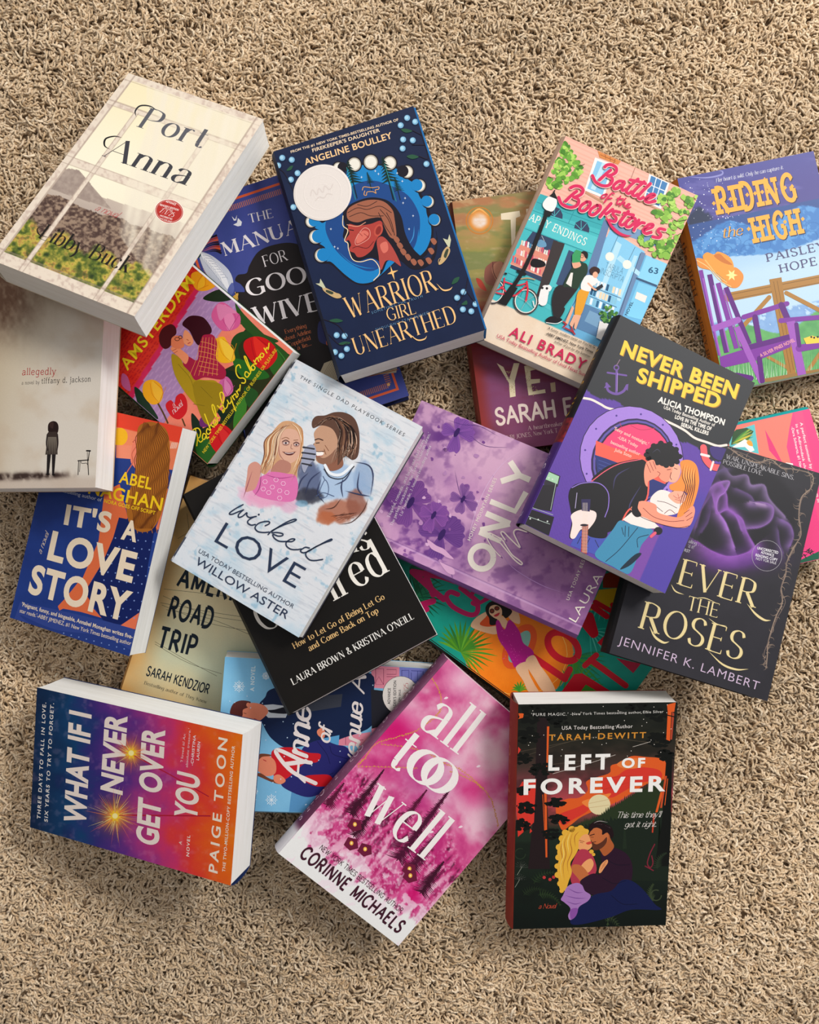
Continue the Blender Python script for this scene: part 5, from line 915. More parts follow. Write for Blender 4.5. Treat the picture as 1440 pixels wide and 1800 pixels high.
f.text('SARAH KENDZIOR', (140, 885), (412, 968), 40, '182430', 'monob').text('Bestselling author of They Knew', (132, 925), (405, 1010), 15, '182430', 'roman')
b.finish()

# ------------------------------------------------------------------ All the Cool Girls Get Fired
b = Book('fired', 'paperback_book', 'black paperback with white serif title ending in Fired, partly under the pale watercolour book', spine='0c0a0a', page=PAGE)
f = b.front.w(200, 830, 2.483)
f.bg(lambda X, Y, u, v: mixc('100e0c', '16120f', fbm(X * .01, Y * .01, 2)))
f.text('All the', (560, 260), (905, 90), 120, 'ece6dc', 'didot').text('Cool Girls', (560, 480), (1125, 330), 120, 'ece6dc', 'didot', .8).text('Get', (650, 705), (850, 600), 150, 'ece6dc', 'didot').text('Fired', (870, 612), (1205, 430), 165, 'ece6dc', 'didot')
f.text('How to Let Go of Being Let Go', (788, 772), (1185, 552), 27, 'dcb478', 'serifb').text('and Come Back on Top', (855, 782), (1158, 612), 27, 'dcb478', 'serifb').text("LAURA BROWN & KRISTINA O'NEILL", (783, 930), (1312, 638), 30, 'e8e4dc', 'serifb')
b.finish()

# ------------------------------------------------------------------ Wicked Love
b = Book('wicked', 'paperback_book', 'pale whitewashed-wood paperback with painted father and blonde girl, titled wicked LOVE', ink=INKM, spine='3c3c48')
f = b.front.w(300, 620, 3.13)
def bgf(X, Y, u, v):
    n = fbm(u * 9, v * 160, 3, 3); n2 = fbm(u * 6, v * 9, 5); n3 = fbm(u * 14 + 4, v * 60, 9)
    c = mixc('d2d4d8', 'e0e0e2', n2); c = mixc(c, 'b8bcc4', sstep(.58, .75, n) * .6); c = mixc(c, 'a8c4d4', sstep(.5, .75, n2) * .4 + sstep(.6, .78, n3) * .35 + sstep(.75, 1, v) * .15); c = mixc(c, '90b4c8', sstep(.7, .8, fbm(u * 20, v * 30, 12)) * .8)
    # watercolour washes of the two figures
    w1 = fbm(X * .03, Y * .03, 21)
    def wash(c, cx, cy, rx, ry, col, a, rot=0):
        dx, dy = X - cx, Y - cy; r = math.radians(rot); d = ((dx * math.cos(r) + dy * math.sin(r)) / rx) ** 2 + ((-dx * math.sin(r) + dy * math.cos(r)) / ry) ** 2
        return mixc(c, col, sstep(1.15, .55, d + (w1 - .5) * .9) * a)
    c = wash(c, 560, 760, 150, 90, 'dc8cb4', .8); c = wash(c, 470, 790, 110, 60, 'e4a4c0', .7, 20); c = wash(c, 600, 700, 90, 80, 'c464a0', .7); c = wash(c, 650, 830, 60, 60, 'd890b4', .5)
    c = wash(c, 900, 710, 190, 110, 'a4bcd8', .9, 10); c = wash(c, 760, 700, 70, 120, '4c5474', .8); c = wash(c, 1060, 700, 60, 110, '8ca4c4', .8); c = wash(c, 760, 790, 80, 50, '2c2c38', .8)
    c = wash(c, 930, 870, 130, 70, 'a86850', .9, -10); c = wash(c, 860, 910, 60, 40, 'b0603c', .8); c = wash(c, 1020, 830, 60, 80, '8c5444', .8); c = wash(c, 720, 830, 40, 20, '6c9cb8', .7)
    return c
f.bg(bgf, .0008)
f.text('THE SINGLE DAD PLAYBOOK SERIES', (708, 140), (1282, 462), 21, '24262c', 'sans', 1.35)
rnd = random.Random(5)
# girl
f.blob([(600, 390), (650, 375), (700, 395), (730, 450), (725, 560), (700, 640), (690, 710), (640, 690), (560, 640), (520, 670), (490, 640), (520, 560), (540, 470)], 'cc9c74')
f.blob([(588, 470), (615, 430), (660, 418), (706, 445), (712, 540), (690, 590), (650, 610), (610, 590), (588, 540)], 'd8a890').blob([(600, 590), (660, 610), (650, 660), (590, 660), (550, 650)], 'b47c6c').blob([(520, 670), (560, 655), (640, 665), (690, 680), (700, 760), (660, 820), (480, 790), (450, 720)], 'd870a8')
f.blob([(430, 620), (470, 600), (500, 640), (470, 740), (440, 760), (410, 760), (420, 680)], 'cc9080')
f.ell(634, 495, 22, 17, 'b08478').ell(692, 504, 18, 15, 'b08478').ell(634, 497, 14, 6, 'd8c8c4').ell(692, 506, 11, 5, 'd8c8c4').ell(634, 497, 6, 6, '40343c').ell(692, 506, 5, 5, '40343c').lines([[(618, 506), (634, 509), (650, 505)], [(680, 513), (704, 512)]], 2.5, '8c5c50').lines([[(615, 490), (634, 481), (654, 492)], [(676, 500), (692, 492), (708, 502)]], 4, '4c302c').lines([[(596, 500), (600, 560), (630, 598)], [(708, 530), (694, 580)]], 7, 'b07c68', taper=2)
f.blob([(620, 547), (650, 552), (684, 547), (668, 563), (640, 563)], '5c2c2c').line([(630, 550), (650, 554), (676, 550)], 4, 'd8c8c4').line([(615, 545), (650, 550), (690, 545)], 2.5, '70342c').line([(665, 505), (662, 525), (672, 530)], 3, '8c5c50').lines([[(612, 474), (635, 466), (652, 474)], [(678, 482), (700, 480)]], 4, '8c6048')
for k in range(46):
    t = rnd.random(); side = rnd.random() < .62
    if side: x0 = 640 - t * 60; P = [(x0 + 20, 385 + t * 25), (x0 - 30 - t * 30, 450 + t * 30), (x0 - 55 - t * 10, 560), (520 - t * 30 + rnd.uniform(-14, 30), 620 + rnd.uniform(0, 60))]
    else: P = [(660 + t * 30, 388), (700 + t * 26, 430), (726 - t * 10, 540), (690 + rnd.uniform(-35, 18), 620 + rnd.uniform(0, 90))]
    f.line(P, rnd.choice([4, 5, 7]), rnd.choice(['d8a878', 'e8c8a0', '9c6444', 'f0dcc0', 'c08454', '6c4434', 'ecd0b0']), taper=2)
f.lines([[(585, 450), (620, 410), (660, 400)], [(590, 480), (575, 560), (560, 640)], [(715, 440), (722, 520)]], 4, '8c5840', taper=2)
for x, y in ((520, 710), (560, 740), (600, 760), (540, 770), (580, 700), (620, 720), (510, 750), (640, 770), (600, 800)): f.k -= 1; f.ell(x, y, 13, 12, 'f0b4d4', n=6, ring=4)
f.k += 1; f.line([(450, 650), (420, 740), (400, 800)], 4, '9c5060', taper=2).line([(500, 650), (490, 740), (460, 790)], 4, '8c3870', taper=2).line([(520, 670), (600, 690), (680, 680)], 4, 'b04888', taper=2)
# father
f.blob([(790, 440), (830, 400), (900, 400), (940, 480), (930, 570), (880, 610), (830, 612), (800, 590), (806, 560), (790, 540), (780, 520), (795, 490)], 'c09478').blob([(850, 600), (930, 560), (950, 620), (900, 650), (850, 640)], '8c5c48')
f.blob([(800, 560), (840, 580), (880, 560), (920, 520), (925, 570), (880, 612), (835, 612), (808, 595)], '8c6450').blob([(800, 545), (840, 548), (838, 562), (815, 570), (802, 562)], 'f4ece4').line([(798, 543), (820, 545), (845, 542)], 4, '401c18').line([(805, 570), (835, 568)], 4, 'a05048').line([(795, 480), (815, 474), (838, 482)], 6, '3c2420').line([(800, 498), (818, 496)], 5, '241410').line([(790, 500), (780, 522), (796, 530)], 3, '5c3424').lines([[(850, 510), (870, 540)], [(845, 530), (855, 560)]], 3, '74442c')
f.blob([(778, 380), (800, 350), (850, 345), (900, 328), (960, 330), (1010, 360), (1035, 420), (1040, 500), (1030, 570), (1000, 590), (960, 570), (920, 620), (925, 560), (920, 480), (890, 420), (830, 400), (785, 415)], '5c4034')
for k in range(70):
    t = rnd.random(); x1 = 930 + t * 110; P = [(790 + t * 90 + rnd.uniform(-10, 40), 400 - t * 55 + rnd.uniform(-5, 12)), (880 + t * 60, 350 + t * 20 + rnd.uniform(-8, 8)), (930 + t * 80, 420 + rnd.uniform(-10, 10)), (x1 - 10, 500), (x1 - 30 + rnd.uniform(-20, 20), 560 + rnd.uniform(0, 60) * (1 - t * .5))]
    f.line(P, rnd.choice([3, 4, 6]), rnd.choice(['281814', '3c2420', 'b48870', 'd8b8a0', '74503c', '1c100c', 'a07458']), taper=2)
f.blob([(745, 520), (790, 510), (800, 570), (760, 620), (735, 660), (720, 600)], '9ca0b4').lines([[(730, 520), (790, 530)], [(725, 550), (795, 560)], [(722, 580), (790, 590)], [(725, 610), (775, 620)]], 9, '34343c')
f.line([(850, 620), (880, 665), (940, 670), (1000, 620)], 16, 'e8ecf0').line([(845, 640), (880, 685), (950, 690), (1010, 625)], 5, '2c2c34')
for P in ([(1010, 600), (1090, 620), (1115, 680), (1100, 790)], [(830, 650), (770, 700), (740, 780)], [(950, 690), (940, 740), (950, 800)], [(1040, 650), (1030, 740), (1060, 790)], [(1100, 790), (1040, 780), (960, 760)], [(830, 690), (810, 770), (850, 830)], [(1000, 640), (960, 700), (900, 730)], [(1110, 700), (1110, 760)], [(760, 660), (720, 700), (700, 760)]): f.line(P, 7, '343c5c', taper=2)
f.lines([[(820, 760), (850, 700), (870, 740), (860, 790), (820, 800)], [(800, 790), (840, 770), (900, 790)], [(850, 700), (840, 680)]], 3, '4c5c80')
for P in ([(1090, 800), (1060, 870), (1000, 930), (930, 945)], [(940, 800), (900, 850), (850, 860)], [(960, 850), (1040, 840)], [(880, 900), (960, 890), (1030, 880)], [(850, 860), (820, 900)]): f.line(P, 5, '4c2c24', taper=2)
f.lines([[(900 + k * 9, 905 + (k % 3) * 8), (960 + k * 7, 880 + (k % 4) * 9)] for k in range(10)], 2, '8c5440')
NV = '28344c'
f.w(380, 870, 6)
f.lines([[(285, 103), (215, 140), (150, 185), (145, 203), (175, 203), (235, 178), (290, 158)], [(285, 160), (240, 205), (240, 236), (280, 225), (325, 188), (325, 215), (355, 238), (425, 226)], [(400, 232), (345, 265), (335, 295), (370, 318), (415, 312)], [(520, 325), (560, 305), (562, 284), (520, 280), (450, 300), (412, 345), (440, 385), (500, 396), (560, 392)], [(550, 418), (600, 372), (720, 315), (820, 280), (848, 262), (820, 258), (740, 290), (640, 350), (590, 385)], [(590, 400), (640, 396), (700, 408), (702, 428), (655, 434), (600, 415), (615, 455), (665, 487), (730, 492)], [(730, 490), (800, 492), (832, 468), (790, 466), (742, 500), (745, 540), (790, 572), (850, 577), (900, 570)], [(985, 560), (940, 553), (892, 588), (920, 610), (980, 592), (1050, 548), (1150, 503), (1217, 480), (1215, 466), (1150, 496), (1040, 556), (960, 600), (948, 640), (985, 682), (1040, 692), (1125, 680)]], 14, NV).dots([(452, 207)], 11, NV)
f.w(300, 620, 3.13)
f.text('LOVE', (240, 1040), (685, 1298), 132, NV, 'light', 1.1)
f.text('USA TODAY BESTSELLING AUTHOR', (152, 1098), (672, 1408), 24, NV, 'light').text('WILLOW ASTER', (132, 1160), (636, 1466), 46, NV, 'sans')
# dark brush marks spill over the spine
s = b.spine; s.bg(lambda X, Y, u, v: mixc('d8dade', '4c5060', (fbm(u * 30, v * 3, 4) > .5) * 1.), .001)
b.finish()

# ------------------------------------------------------------------ Only Mine
b = Book('only', 'paperback_book', 'lilac watercolour paperback with butterflies, lying sideways, white word ONLY', ink=INK, spine='7c4c90')
f = b.front.w(650, 690, 3.2)
def bgf(X, Y, u, v):
    n = fbm(X * .006, Y * .006, 31, 5); n2 = fbm(X * .02 + n * 2, Y * .02, 7, 4)
    c = mixc('a878a8', 'd0a0c4', sstep(.3, .7, n)); c = mixc(c, '7c4c88', sstep(.5, .72, n2) * .7)
    d = np.exp(-(((X - 640) / 330) ** 2 + ((Y - 480) / 300) ** 2)); c = mixc(c, 'dcb0c8', d * .8)
    for cx, cy, r in ((400, 250, 130), (230, 640, 150), (120, 620, 100), (420, 800, 190), (380, 450, 100), (260, 760, 120), (560, 230, 90), (300, 900, 150)): c = mixc(c, '6c3c84', np.exp(-(((X - cx) / r) ** 2 + ((Y - cy) / r) ** 2) * 2) * (.25 + 1.2 * sstep(.4, .6, n2)) * .75)
    c = mixc(c, '744478', sstep(900, 1500, X + Y * .5 - 200) * .5); c = mixc(c, 'b878b4', np.exp(-(((X - 560) / 160) ** 2 + ((Y - 560) / 120) ** 2)) * .4)
    e = u; c = mixc(c, 'd8b0d8', (np.abs(e - .055) < .006) * .45); c = mixc(c, '5c3478', (np.abs(e - .066) < .005) * .35)
    return c
f.bg(bgf, .0008)
rnd = random.Random(11)
def wing(cx, cy, ang, L, w_, col, vein):
    a = math.radians(ang); d = np.array([math.cos(a), math.sin(a)]); n = np.array([-d[1], d[0]]); c0 = np.array([cx, cy])
    P = [tuple(c0 + d * L * t + n * w_ * s) for t, s in ((0, 0), (.35, .45), (.8, .75), (1.0, .45), (.95, 0), (1.02, -.3), (.75, -.6), (.3, -.35))]
    f.blob(P, col); f.lines([[tuple(c0), tuple(c0 + d * L * .9 + n * w_ * s)] for s in (-.4, -.2, 0, .2, .4, .6)], 1.6, vein)
for cx, cy, sc, c1, c2 in ((405, 800, 1.0, '6c4088', '4c2870'), (525, 600, .62, '8c5c9c', '4c2870'), (490, 225, .8, '8450a0', '50307c'), (230, 620, 1.0, '7c4890', '54307c'), (360, 690, .7, '88509c', '5c3480')):
    for a in (-160, -75, -30, 20, 100): wing(cx, cy, a + rnd.uniform(-12, 12), 150 * sc * rnd.uniform(.7, 1), 70 * sc, c1, c2)
    f.ell(cx, cy, 16 * sc, 36 * sc, '38205c', 30)
for P in ([(430, 150), (520, 180), (620, 190), (730, 250)], [(560, 240), (650, 300), (780, 310)], [(480, 440), (500, 540), (520, 600)], [(560, 400), (640, 420)], [(440, 980), (460, 1020), (470, 1060)]): f.line(P, 2.5, '54307c', taper=2)
for P in ([(330, 830), (372, 862), (410, 880), (450, 905), (470, 940), (440, 930), (400, 905), (350, 880)], [(400, 960), (430, 975), (470, 990), (480, 1020), (440, 1010)]):
    f.blob([(x + rnd.uniform(-6, 6), y + rnd.uniform(-6, 6)) for x, y in P], 'd4a4c8')
for k in range(60): x = rnd.uniform(60, 700); y = rnd.uniform(150, 1000); r = rnd.uniform(3, 12); f.k -= 1; f.blob([(x + r * math.cos(t) * rnd.uniform(.5, 1.6), y + r * math.sin(t) * rnd.uniform(.5, 1.6)) for t in (0, 1, 2, 3, 4, 5)], rnd.choice(['8c5898', 'd8acd0', '7c4890', 'b484b4']), 2)
f.poly([(860, 290), (985, 332), (975, 400), (800, 390), (640, 700), (560, 860), (620, 600), (740, 400)], 'd0a0cc') if False else None
f.line([(900, 300), (750, 400), (640, 560), (570, 760), (560, 860)], 3, 'e0bcdc', taper=2).line([(720, 860), (800, 980), (960, 1080), (1100, 1130)], 4, 'b488c0', taper=2)
Wc = 'f4e8dc'
f.lines([[(790, 388), (842, 466), (902, 492)], [(738, 500), (842, 466)]], 34, Wc, smooth=False, cap=False).lines([[(678, 612), (818, 668), (880, 560)]], 32, Wc, smooth=False, cap=False)
f.w(790, 880, 8.47).lines([[(545, 190), (905, 345)], [(462, 440), (900, 345)], [(445, 465), (770, 600)]], 88, Wc, smooth=False, cap=False).ell(485, 845, 170, 172, Wc, ring=86, n=48)
for dx, dy, c_ in ((26, 22, '8c5c98'), (0, 0, 'f8e4dc')):
    f.lines([[(555 + dx, 545 + dy), (590 + dx, 620 + dy), (660 + dx, 720 + dy), (730 + dx, 800 + dy), (762 + dx, 830 + dy)]], 16, c_).lines([[(600 + dx, 480 + dy), (700 + dx, 530 + dy), (800 + dx, 600 + dy), (830 + dx, 650 + dy), (930 + dx, 800 + dy), (1030 + dx, 880 + dy), (1085 + dx, 930 + dy), (1060 + dx, 950 + dy), (960 + dx, 870 + dy), (850 + dx, 740 + dy), (740 + dx, 610 + dy), (640 + dx, 520 + dy)], [(830 + dx, 580 + dy), (780 + dx, 510 + dy), (770 + dx, 470 + dy), (810 + dx, 470 + dy), (900 + dx, 560 + dy), (1050 + dx, 700 + dy), (1010 + dx, 600 + dy), (960 + dx, 490 + dy), (975 + dx, 440 + dy), (1030 + dx, 430 + dy), (1150 + dx, 465 + dy)]], 20, c_)
f.w(650, 690, 3.2)
f.text('HONEY MOUNTAIN SERIES', (566, 835), (716, 485), 20, Wc, 'sans', 1.1)
f.text("'Hopeful, romantic, and laugh-out-loud funny.", (112, 705), (312, 262), 17, 'f0e0ec', 'roman').text("The perfect conclusion to the Honey Mountain series.'", (128, 752), (345, 228), 17, 'f0e0ec', 'roman').text('-Liz Tomforde, #1 Amazon bestselling author', (178, 700), (348, 300), 16, 'f0e0ec', 'roman')
f.text('USA TODAY BESTS', (1122, 1170), (1225, 912), 20, Wc, 'sans', 1.2).text('LAURA PAV', (1160, 1295), (1420, 850), 50, Wc, 'light', 1.1)
b.finish()

# ------------------------------------------------------------------ Never Been Shipped
b = Book('never', 'paperback_book', 'charcoal and purple paperback with porthole, guitar and kissing couple, titled NEVER BEEN SHIPPED', ink=INKV, spine='121014')
f = b.front.w(890, 540, 3.2)
def bgf(X, Y, u, v):
    n = fbm(X * .3, Y * .3, 3, 2); g = (np.sin(X * .5 + Y * .25) * np.sin(Y * .5 - X * .25)) * .5 + .5
    c = mixc('6040a0', '5c3c98', n); c = mixc(c, '4c3088', g * .35 * sstep(.75, .45, u)); c = mixc(c, '50409c', sstep(.72, .74, u) * sstep(.5, .6, v))
    c = mixc(c, '80489c', ((u > .66) & (u < .82) & (v > .70)) * .8); c = np.where((v < .365 + .012 * np.sin(u * 22) + (u > .62) * .02)[:, None], rgb('27292d'), c)
    return c
f.bg(bgf)
f.line([(430, 510), (480, 520), (530, 545), (580, 570), (700, 590), (800, 600), (900, 640), (1000, 690), (1060, 735), (1130, 760), (1190, 780), (1240, 775)], 13, 'ecdcd0')
f.text('NEVER BEEN', (640, 262), (1290, 512), 92, 'f4c83c', 'black', 1.0, shadow=(4, 5, 'b07c20')); f.text('SHIPPED', (730, 415), (1195, 570), 92, 'f4c83c', 'black', 1.0, shadow=(4, 5, 'b07c20'))
f.text('ALICIA THOMPSON', (852, 532), (1225, 664), 38, 'f0e8dc', 'black'); f.text('USA Today Bestselling Author of', (885, 570), (1172, 672), 20, 'e8e0d4', 'bold'); f.text('LOVE IN THE TIME OF', (948, 625), (1152, 695), 24, 'f0e8dc', 'black'); f.text('SERIAL KILLERS', (982, 668), (1136, 720), 24, 'f0e8dc', 'black')
AN = '6c4c98'
f.ell(620, 340, 13, 13, AN, ring=7).line([(622, 355), (620, 480)], 13, AN, False).line([(570, 368), (676, 384)], 10, AN, False).line([(565, 430), (575, 470), (620, 488), (660, 472), (680, 440)], 14, AN).polys([[(550, 455), (568, 425), (590, 450)], [(662, 455), (688, 430), (684, 470)]], AN).line([(640, 295), (625, 320), (620, 330)], 4, '8c6c80').lines([[(626, 370), (624, 470)]], 3, 'a888c8', smooth=False)
# porthole
f.ell(705, 850, 300, 288, '1c1430', 50).ell(705, 850, 296, 284, 'a07cd0', 50).ell(712, 868, 232, 246, '2c1c48', 30).ell(714, 868, 222, 236, '5c50a0', 30).ell(716, 870, 212, 226, '241838', 30)
f.ell(718, 872, 205, 218, 'e84070', 30)
f.poly([(505, 750), (600, 790), (760, 830), (900, 900), (920, 960), (860, 1040), (760, 1080), (640, 1075), (560, 1020), (520, 930), (500, 850)], 'f05c4c'); f.poly([(498, 830), (560, 850), (640, 880), (740, 930), (905, 1000), (860, 1045), (760, 1085), (640, 1078), (560, 1025), (515, 940)], '283070').lines([[(520, 860 + k * 22), (640, 905 + k * 22)] for k in range(6)], 2.5, '4858a0').lines([[(700, 665), (760, 690), (840, 680)], [(640, 650), (650, 680)]], 3, 'b02850')
for a in range(12): f.k -= 1 if a else 0; f.ell(705 + 266 * math.cos(a * .5236 + .2), 855 + 258 * math.sin(a * .5236 + .2), 6, 6, '4c3488', n=8)
f.text("'Sexy and nostalgic.'", (604, 688), (798, 778), 20, 'f8c0b0', 'bold').text('-USA Today', (626, 738), (738, 790), 20, 'f8c0b0', 'bold').text('bestselling author', (586, 765), (750, 835), 20, 'f8c0b0', 'bold').text('Julie Soto', (608, 808), (702, 846), 20, 'f8c0b0', 'bold')
# amplifiers
f.poly([(205, 945), (215, 910), (305, 950), (290, 1010), (215, 1010)], '2c2830').poly([(225, 920), (298, 952), (288, 995), (212, 965)], 'a0c8a4').poly([(165, 1000), (285, 1000), (255, 1150), (140, 1130)], '201c22').poly([(120, 1130), (270, 1180), (240, 1285), (95, 1225)], '1c181e').lines([[(140, 1125), (262, 1168)], [(118, 1175), (245, 1220)], [(285, 960), (250, 1140)]], 3, 'a8b8ac', smooth=False).dots([(135, 1190), (180, 1195), (232, 1205), (240, 960), (260, 968)], 5, 'c8d0c8')
# life ring
f.line([(1110, 790), (1120, 850), (1160, 895), (1205, 905)], 44, '241838').line([(1110, 790), (1120, 850), (1160, 895), (1205, 905)], 38, 'e45c60').line([(1098, 828), (1140, 838)], 14, 'f0dcd8', False).line([(1165, 870), (1150, 915)], 12, 'f0dcd8', False).blob([(1150, 785), (1240, 800), (1210, 860), (1160, 840)], '3c2c70')
# his jacket, guitar
SK = 'f09478'; K_ = '141216'
f.blob([(480, 970), (560, 900), (650, 870), (760, 855), (800, 900), (805, 1000), (790, 1080), (700, 1160), (640, 1230), (560, 1270), (530, 1240), (560, 1100), (540, 1000)], K_).lines([[(700, 900), (620, 950), (600, 1030)], [(760, 1000), (700, 1100), (690, 1150)], [(600, 900), (680, 880)]], 7, '3c3860', taper=2).line([(480, 980), (560, 920), (640, 880), (760, 855)], 5, 'e85c70').line([(800, 900), (790, 1080), (690, 1140), (640, 1230), (590, 1300)], 9, 'e85c50')
f.poly([(400, 1260), (480, 1240), (560, 1300), (520, 1400), (360, 1340)], '4450a8').lines([[(420, 1290), (400, 1330)], [(470, 1300), (440, 1360)], [(500, 1310), (520, 1350)]], 4, '20244c')
f.blob([(350, 1060), (370, 1010), (430, 985), (520, 985), (565, 1020), (580, 1100), (560, 1180), (540, 1230), (570, 1270), (550, 1300), (470, 1290), (430, 1250), (380, 1300), (355, 1290), (370, 1200), (360, 1130)], K_).line([(370, 1015), (430, 990), (520, 990), (572, 1040), (575, 1120), (555, 1180)], 5, '8c70c8').blob([(365, 1170), (420, 1140), (500, 1150), (500, 1200), (450, 1260), (420, 1250), (385, 1300), (360, 1290), (372, 1220)], 'f0d8d0').poly([(422, 1080), (475, 1080), (470, 1150), (425, 1145)], '2c2450').line([(396, 1045), (388, 1130)], 12, K_).line([(398, 1045), (388, 1130)], 4, 'a89cc0').poly([(428, 1220), (462, 1222), (452, 1400), (420, 1385)], 'b0503c').lines([[(422, 1240 + k * 18), (462, 1243 + k * 18)] for k in range(9)], 2, '5c2420', smooth=False).lines([[(432 + k * 6, 1100), (430 + k * 6, 1380)] for k in range(5)], 1.3, 'e8d8c8', smooth=False).ell(438, 1226, 22, 7, '241c28')
# her jeans, shirt, hair; his arm and face
f.blob([(640, 1200), (700, 1220), (820, 1250), (800, 1290), (760, 1340), (740, 1400), (690, 1500), (600, 1460), (500, 1400), (540, 1330), (600, 1250)], '3c86a8').lines([[(740, 1240), (640, 1360), (560, 1430)], [(650, 1240), (660, 1280)], [(670, 1230), (668, 1290)], [(690, 1235), (688, 1290)], [(800, 1280), (740, 1300), (740, 1350)]], 4, '123048').blob([(690, 1420), (735, 1385), (760, 1390), (700, 1450), (640, 1475)], '142838')
f.poly([(655, 1195), (720, 1140), (800, 1180), (870, 1245), (790, 1245), (700, 1220)], 'f0e0d8').blob([(810, 1080), (860, 1030), (920, 1040), (960, 1080), (1000, 1110), (960, 1160), (880, 1170), (830, 1140)], 'f0e0d8').blob([(910, 1060), (960, 1030), (1010, 1050), (1005, 1090), (960, 1105)], 'f4a88c').lines([[(850, 1090), (900, 1100), (960, 1130)], [(830, 1110), (880, 1150)]], 3, '40303c').lines([[(940, 1060), (965, 1075), (990, 1060)], [(950, 1080), (980, 1090)], [(965, 1050), (975, 1085)]], 2.5, 'b04c40')
H1 = 'f08c3c'
f.blob([(980, 870), (1030, 860), (1070, 890), (1085, 960), (1080, 1020), (1060, 1090), (1040, 1140), (1000, 1190), (960, 1190), (980, 1120), (1010, 1080), (1010, 1040), (930, 1030), (920, 1000), (960, 980), (985, 930)], H1)
f.lines([[(1000 + k * 13, 880 + k * 6), (990 + k * 14, 950), (1010 + k * 10, 1010), (985 + k * 12, 1080), (975 + k * 9, 1150)] for k in range(6)], 5, '4c1c14', taper=2).lines([[(1008 + k * 13, 880 + k * 6), (1000 + k * 13, 950), (1018 + k * 9, 1020)] for k in range(5)], 4, 'f8b060', taper=2)
f.blob([(900, 900), (950, 880), (980, 900), (975, 950), (950, 985), (915, 980), (895, 950)], 'f4a88c').blob([(840, 880), (900, 880), (935, 905), (920, 960), (905, 985), (870, 970), (850, 940), (830, 910)], SK)
f.blob([(790, 850), (800, 800), (840, 770), (900, 765), (950, 790), (975, 830), (965, 870), (920, 885), (880, 895), (850, 880), (815, 870)], K_)
for x, y in ((800, 810), (830, 780), (870, 765), (920, 770), (955, 800), (975, 840), (960, 870), (930, 885), (800, 850), (790, 830), (900, 890), (850, 875)): f.k -= 1; f.ell(x, y, 17, 15, K_, n=10)
f.k += 1; f.lines([[(820, 820), (850, 800), (870, 820)], [(880, 800), (920, 810)], [(900, 840), (940, 840)]], 4, '3c3c50', taper=2)
f.blob([(785, 880), (800, 865), (830, 860), (845, 900), (860, 940), (840, 960), (800, 980), (795, 1010), (780, 990), (775, 930)], SK).lines([[(790, 880), (812, 930)], [(806, 870), (828, 920)], [(826, 868), (842, 910)], [(850, 925), (865, 935), (858, 950)]], 3, '7c2c2c').lines([[(905, 915), (925, 912)], [(945, 905), (962, 912)], [(928, 930), (922, 955), (930, 970)]], 3.5, '5c1c20')
f.blob([(700, 1130), (760, 1090), (840, 1110), (850, 1150), (900, 1170), (980, 1180), (1030, 1130), (1055, 1120), (1060, 1160), (1030, 1230), (960, 1240), (850, 1215), (770, 1180), (730, 1170)], SK).lines([[(770, 1130), (830, 1180), (920, 1205), (1000, 1200)], [(1000, 1160), (1030, 1140)], [(1010, 1180), (1045, 1155)], [(1015, 1200), (1048, 1180)], [(890, 1160), (920, 1140), (950, 1160)]], 3, '6c2428').line([(700, 1130), (760, 1180), (850, 1215), (960, 1240), (1030, 1230)], 3, '40181c').blob([(715, 1100), (745, 1090), (740, 1130), (760, 1170), (730, 1180), (705, 1150)], K_)
f.ell(855, 1258, 24, 22, '1c1a20').line([(838, 1270), (815, 1290)], 16, 'e05c70')
s = b.spine; L = b.H; T = b.T
s.bg(lambda X, Y, u, v: np.where(((u > .50) & (u < .62))[:, None], mixc('b02c30', '301420', fbm(u * 90, v * 9, 3)), np.where((u >= .62)[:, None], rgb('40246c'), rgb('141216'))), .001)
s.ltext('NEVER BEEN SHIPPED', -L * .46, -T * .18, L * .45, T * .40, 'c8941c', 'bold'); s.ltext('ALICIA', L * .16, T * .03, L * .12, T * .22, 'd8c8d8', 'bold'); s.ltext('THOMPSON', L * .16, -T * .28, L * .19, T * .22, 'd8c8d8', 'bold'); s.ltext('B', L * .44, -T * .15, L * .03, T * .3, 'b8a8c8', 'sans')
b.finish()

# ------------------------------------------------------------------ Never the Roses
b = Book('roses', 'hardcover_book', 'black hardcover with dark purple rose, gold title and thorny border', hard=True, ink=INKV, spine='1c1a1e', page=PAGEC)
f = b.front.w(1050, 700, 3.272)
RIDGE = (([(645, 520), (690, 488), (760, 478), (735, 540), (700, 570), (688, 640), (740, 720), (790, 860)], 34, 'a06cc0', 1), ([(655, 540), (680, 620), (690, 665), (750, 640), (800, 680), (830, 760)], 26, '9058b0', -1), ([(720, 500), (745, 560), (755, 640), (830, 690), (860, 770), (905, 850)], 30, '8c54ac', 1),
         ([(740, 405), (780, 450), (860, 442), (885, 500), (960, 500), (990, 580), (1080, 680)], 30, '7c6490', 1), ([(880, 600), (960, 600), (1012, 630), (1000, 700), (940, 740), (860, 750)], 26, '845ca0', 1), ([(880, 595), (925, 606), (965, 612)], 16, 'a888b4', 1), ([(570, 740), (600, 640), (655, 555)], 30, '6c4888', -1),
         ([(1065, 700), (1110, 730), (1128, 790), (1110, 850)], 30, '745490', 1), ([(575, 825), (660, 880), (760, 912), (860, 890), (905, 855)], 46, '9454b4', 1), ([(660, 580), (640, 700), (600, 770)], 24, '503868', 1), ([(1040, 760), (1050, 840), (1070, 890)], 22, '5c4474', 1), ([(800, 520), (880, 560), (905, 600)], 24, '5c4474', 1), ([(640, 470), (700, 420), (745, 405)], 22, '5c4c78', 1))
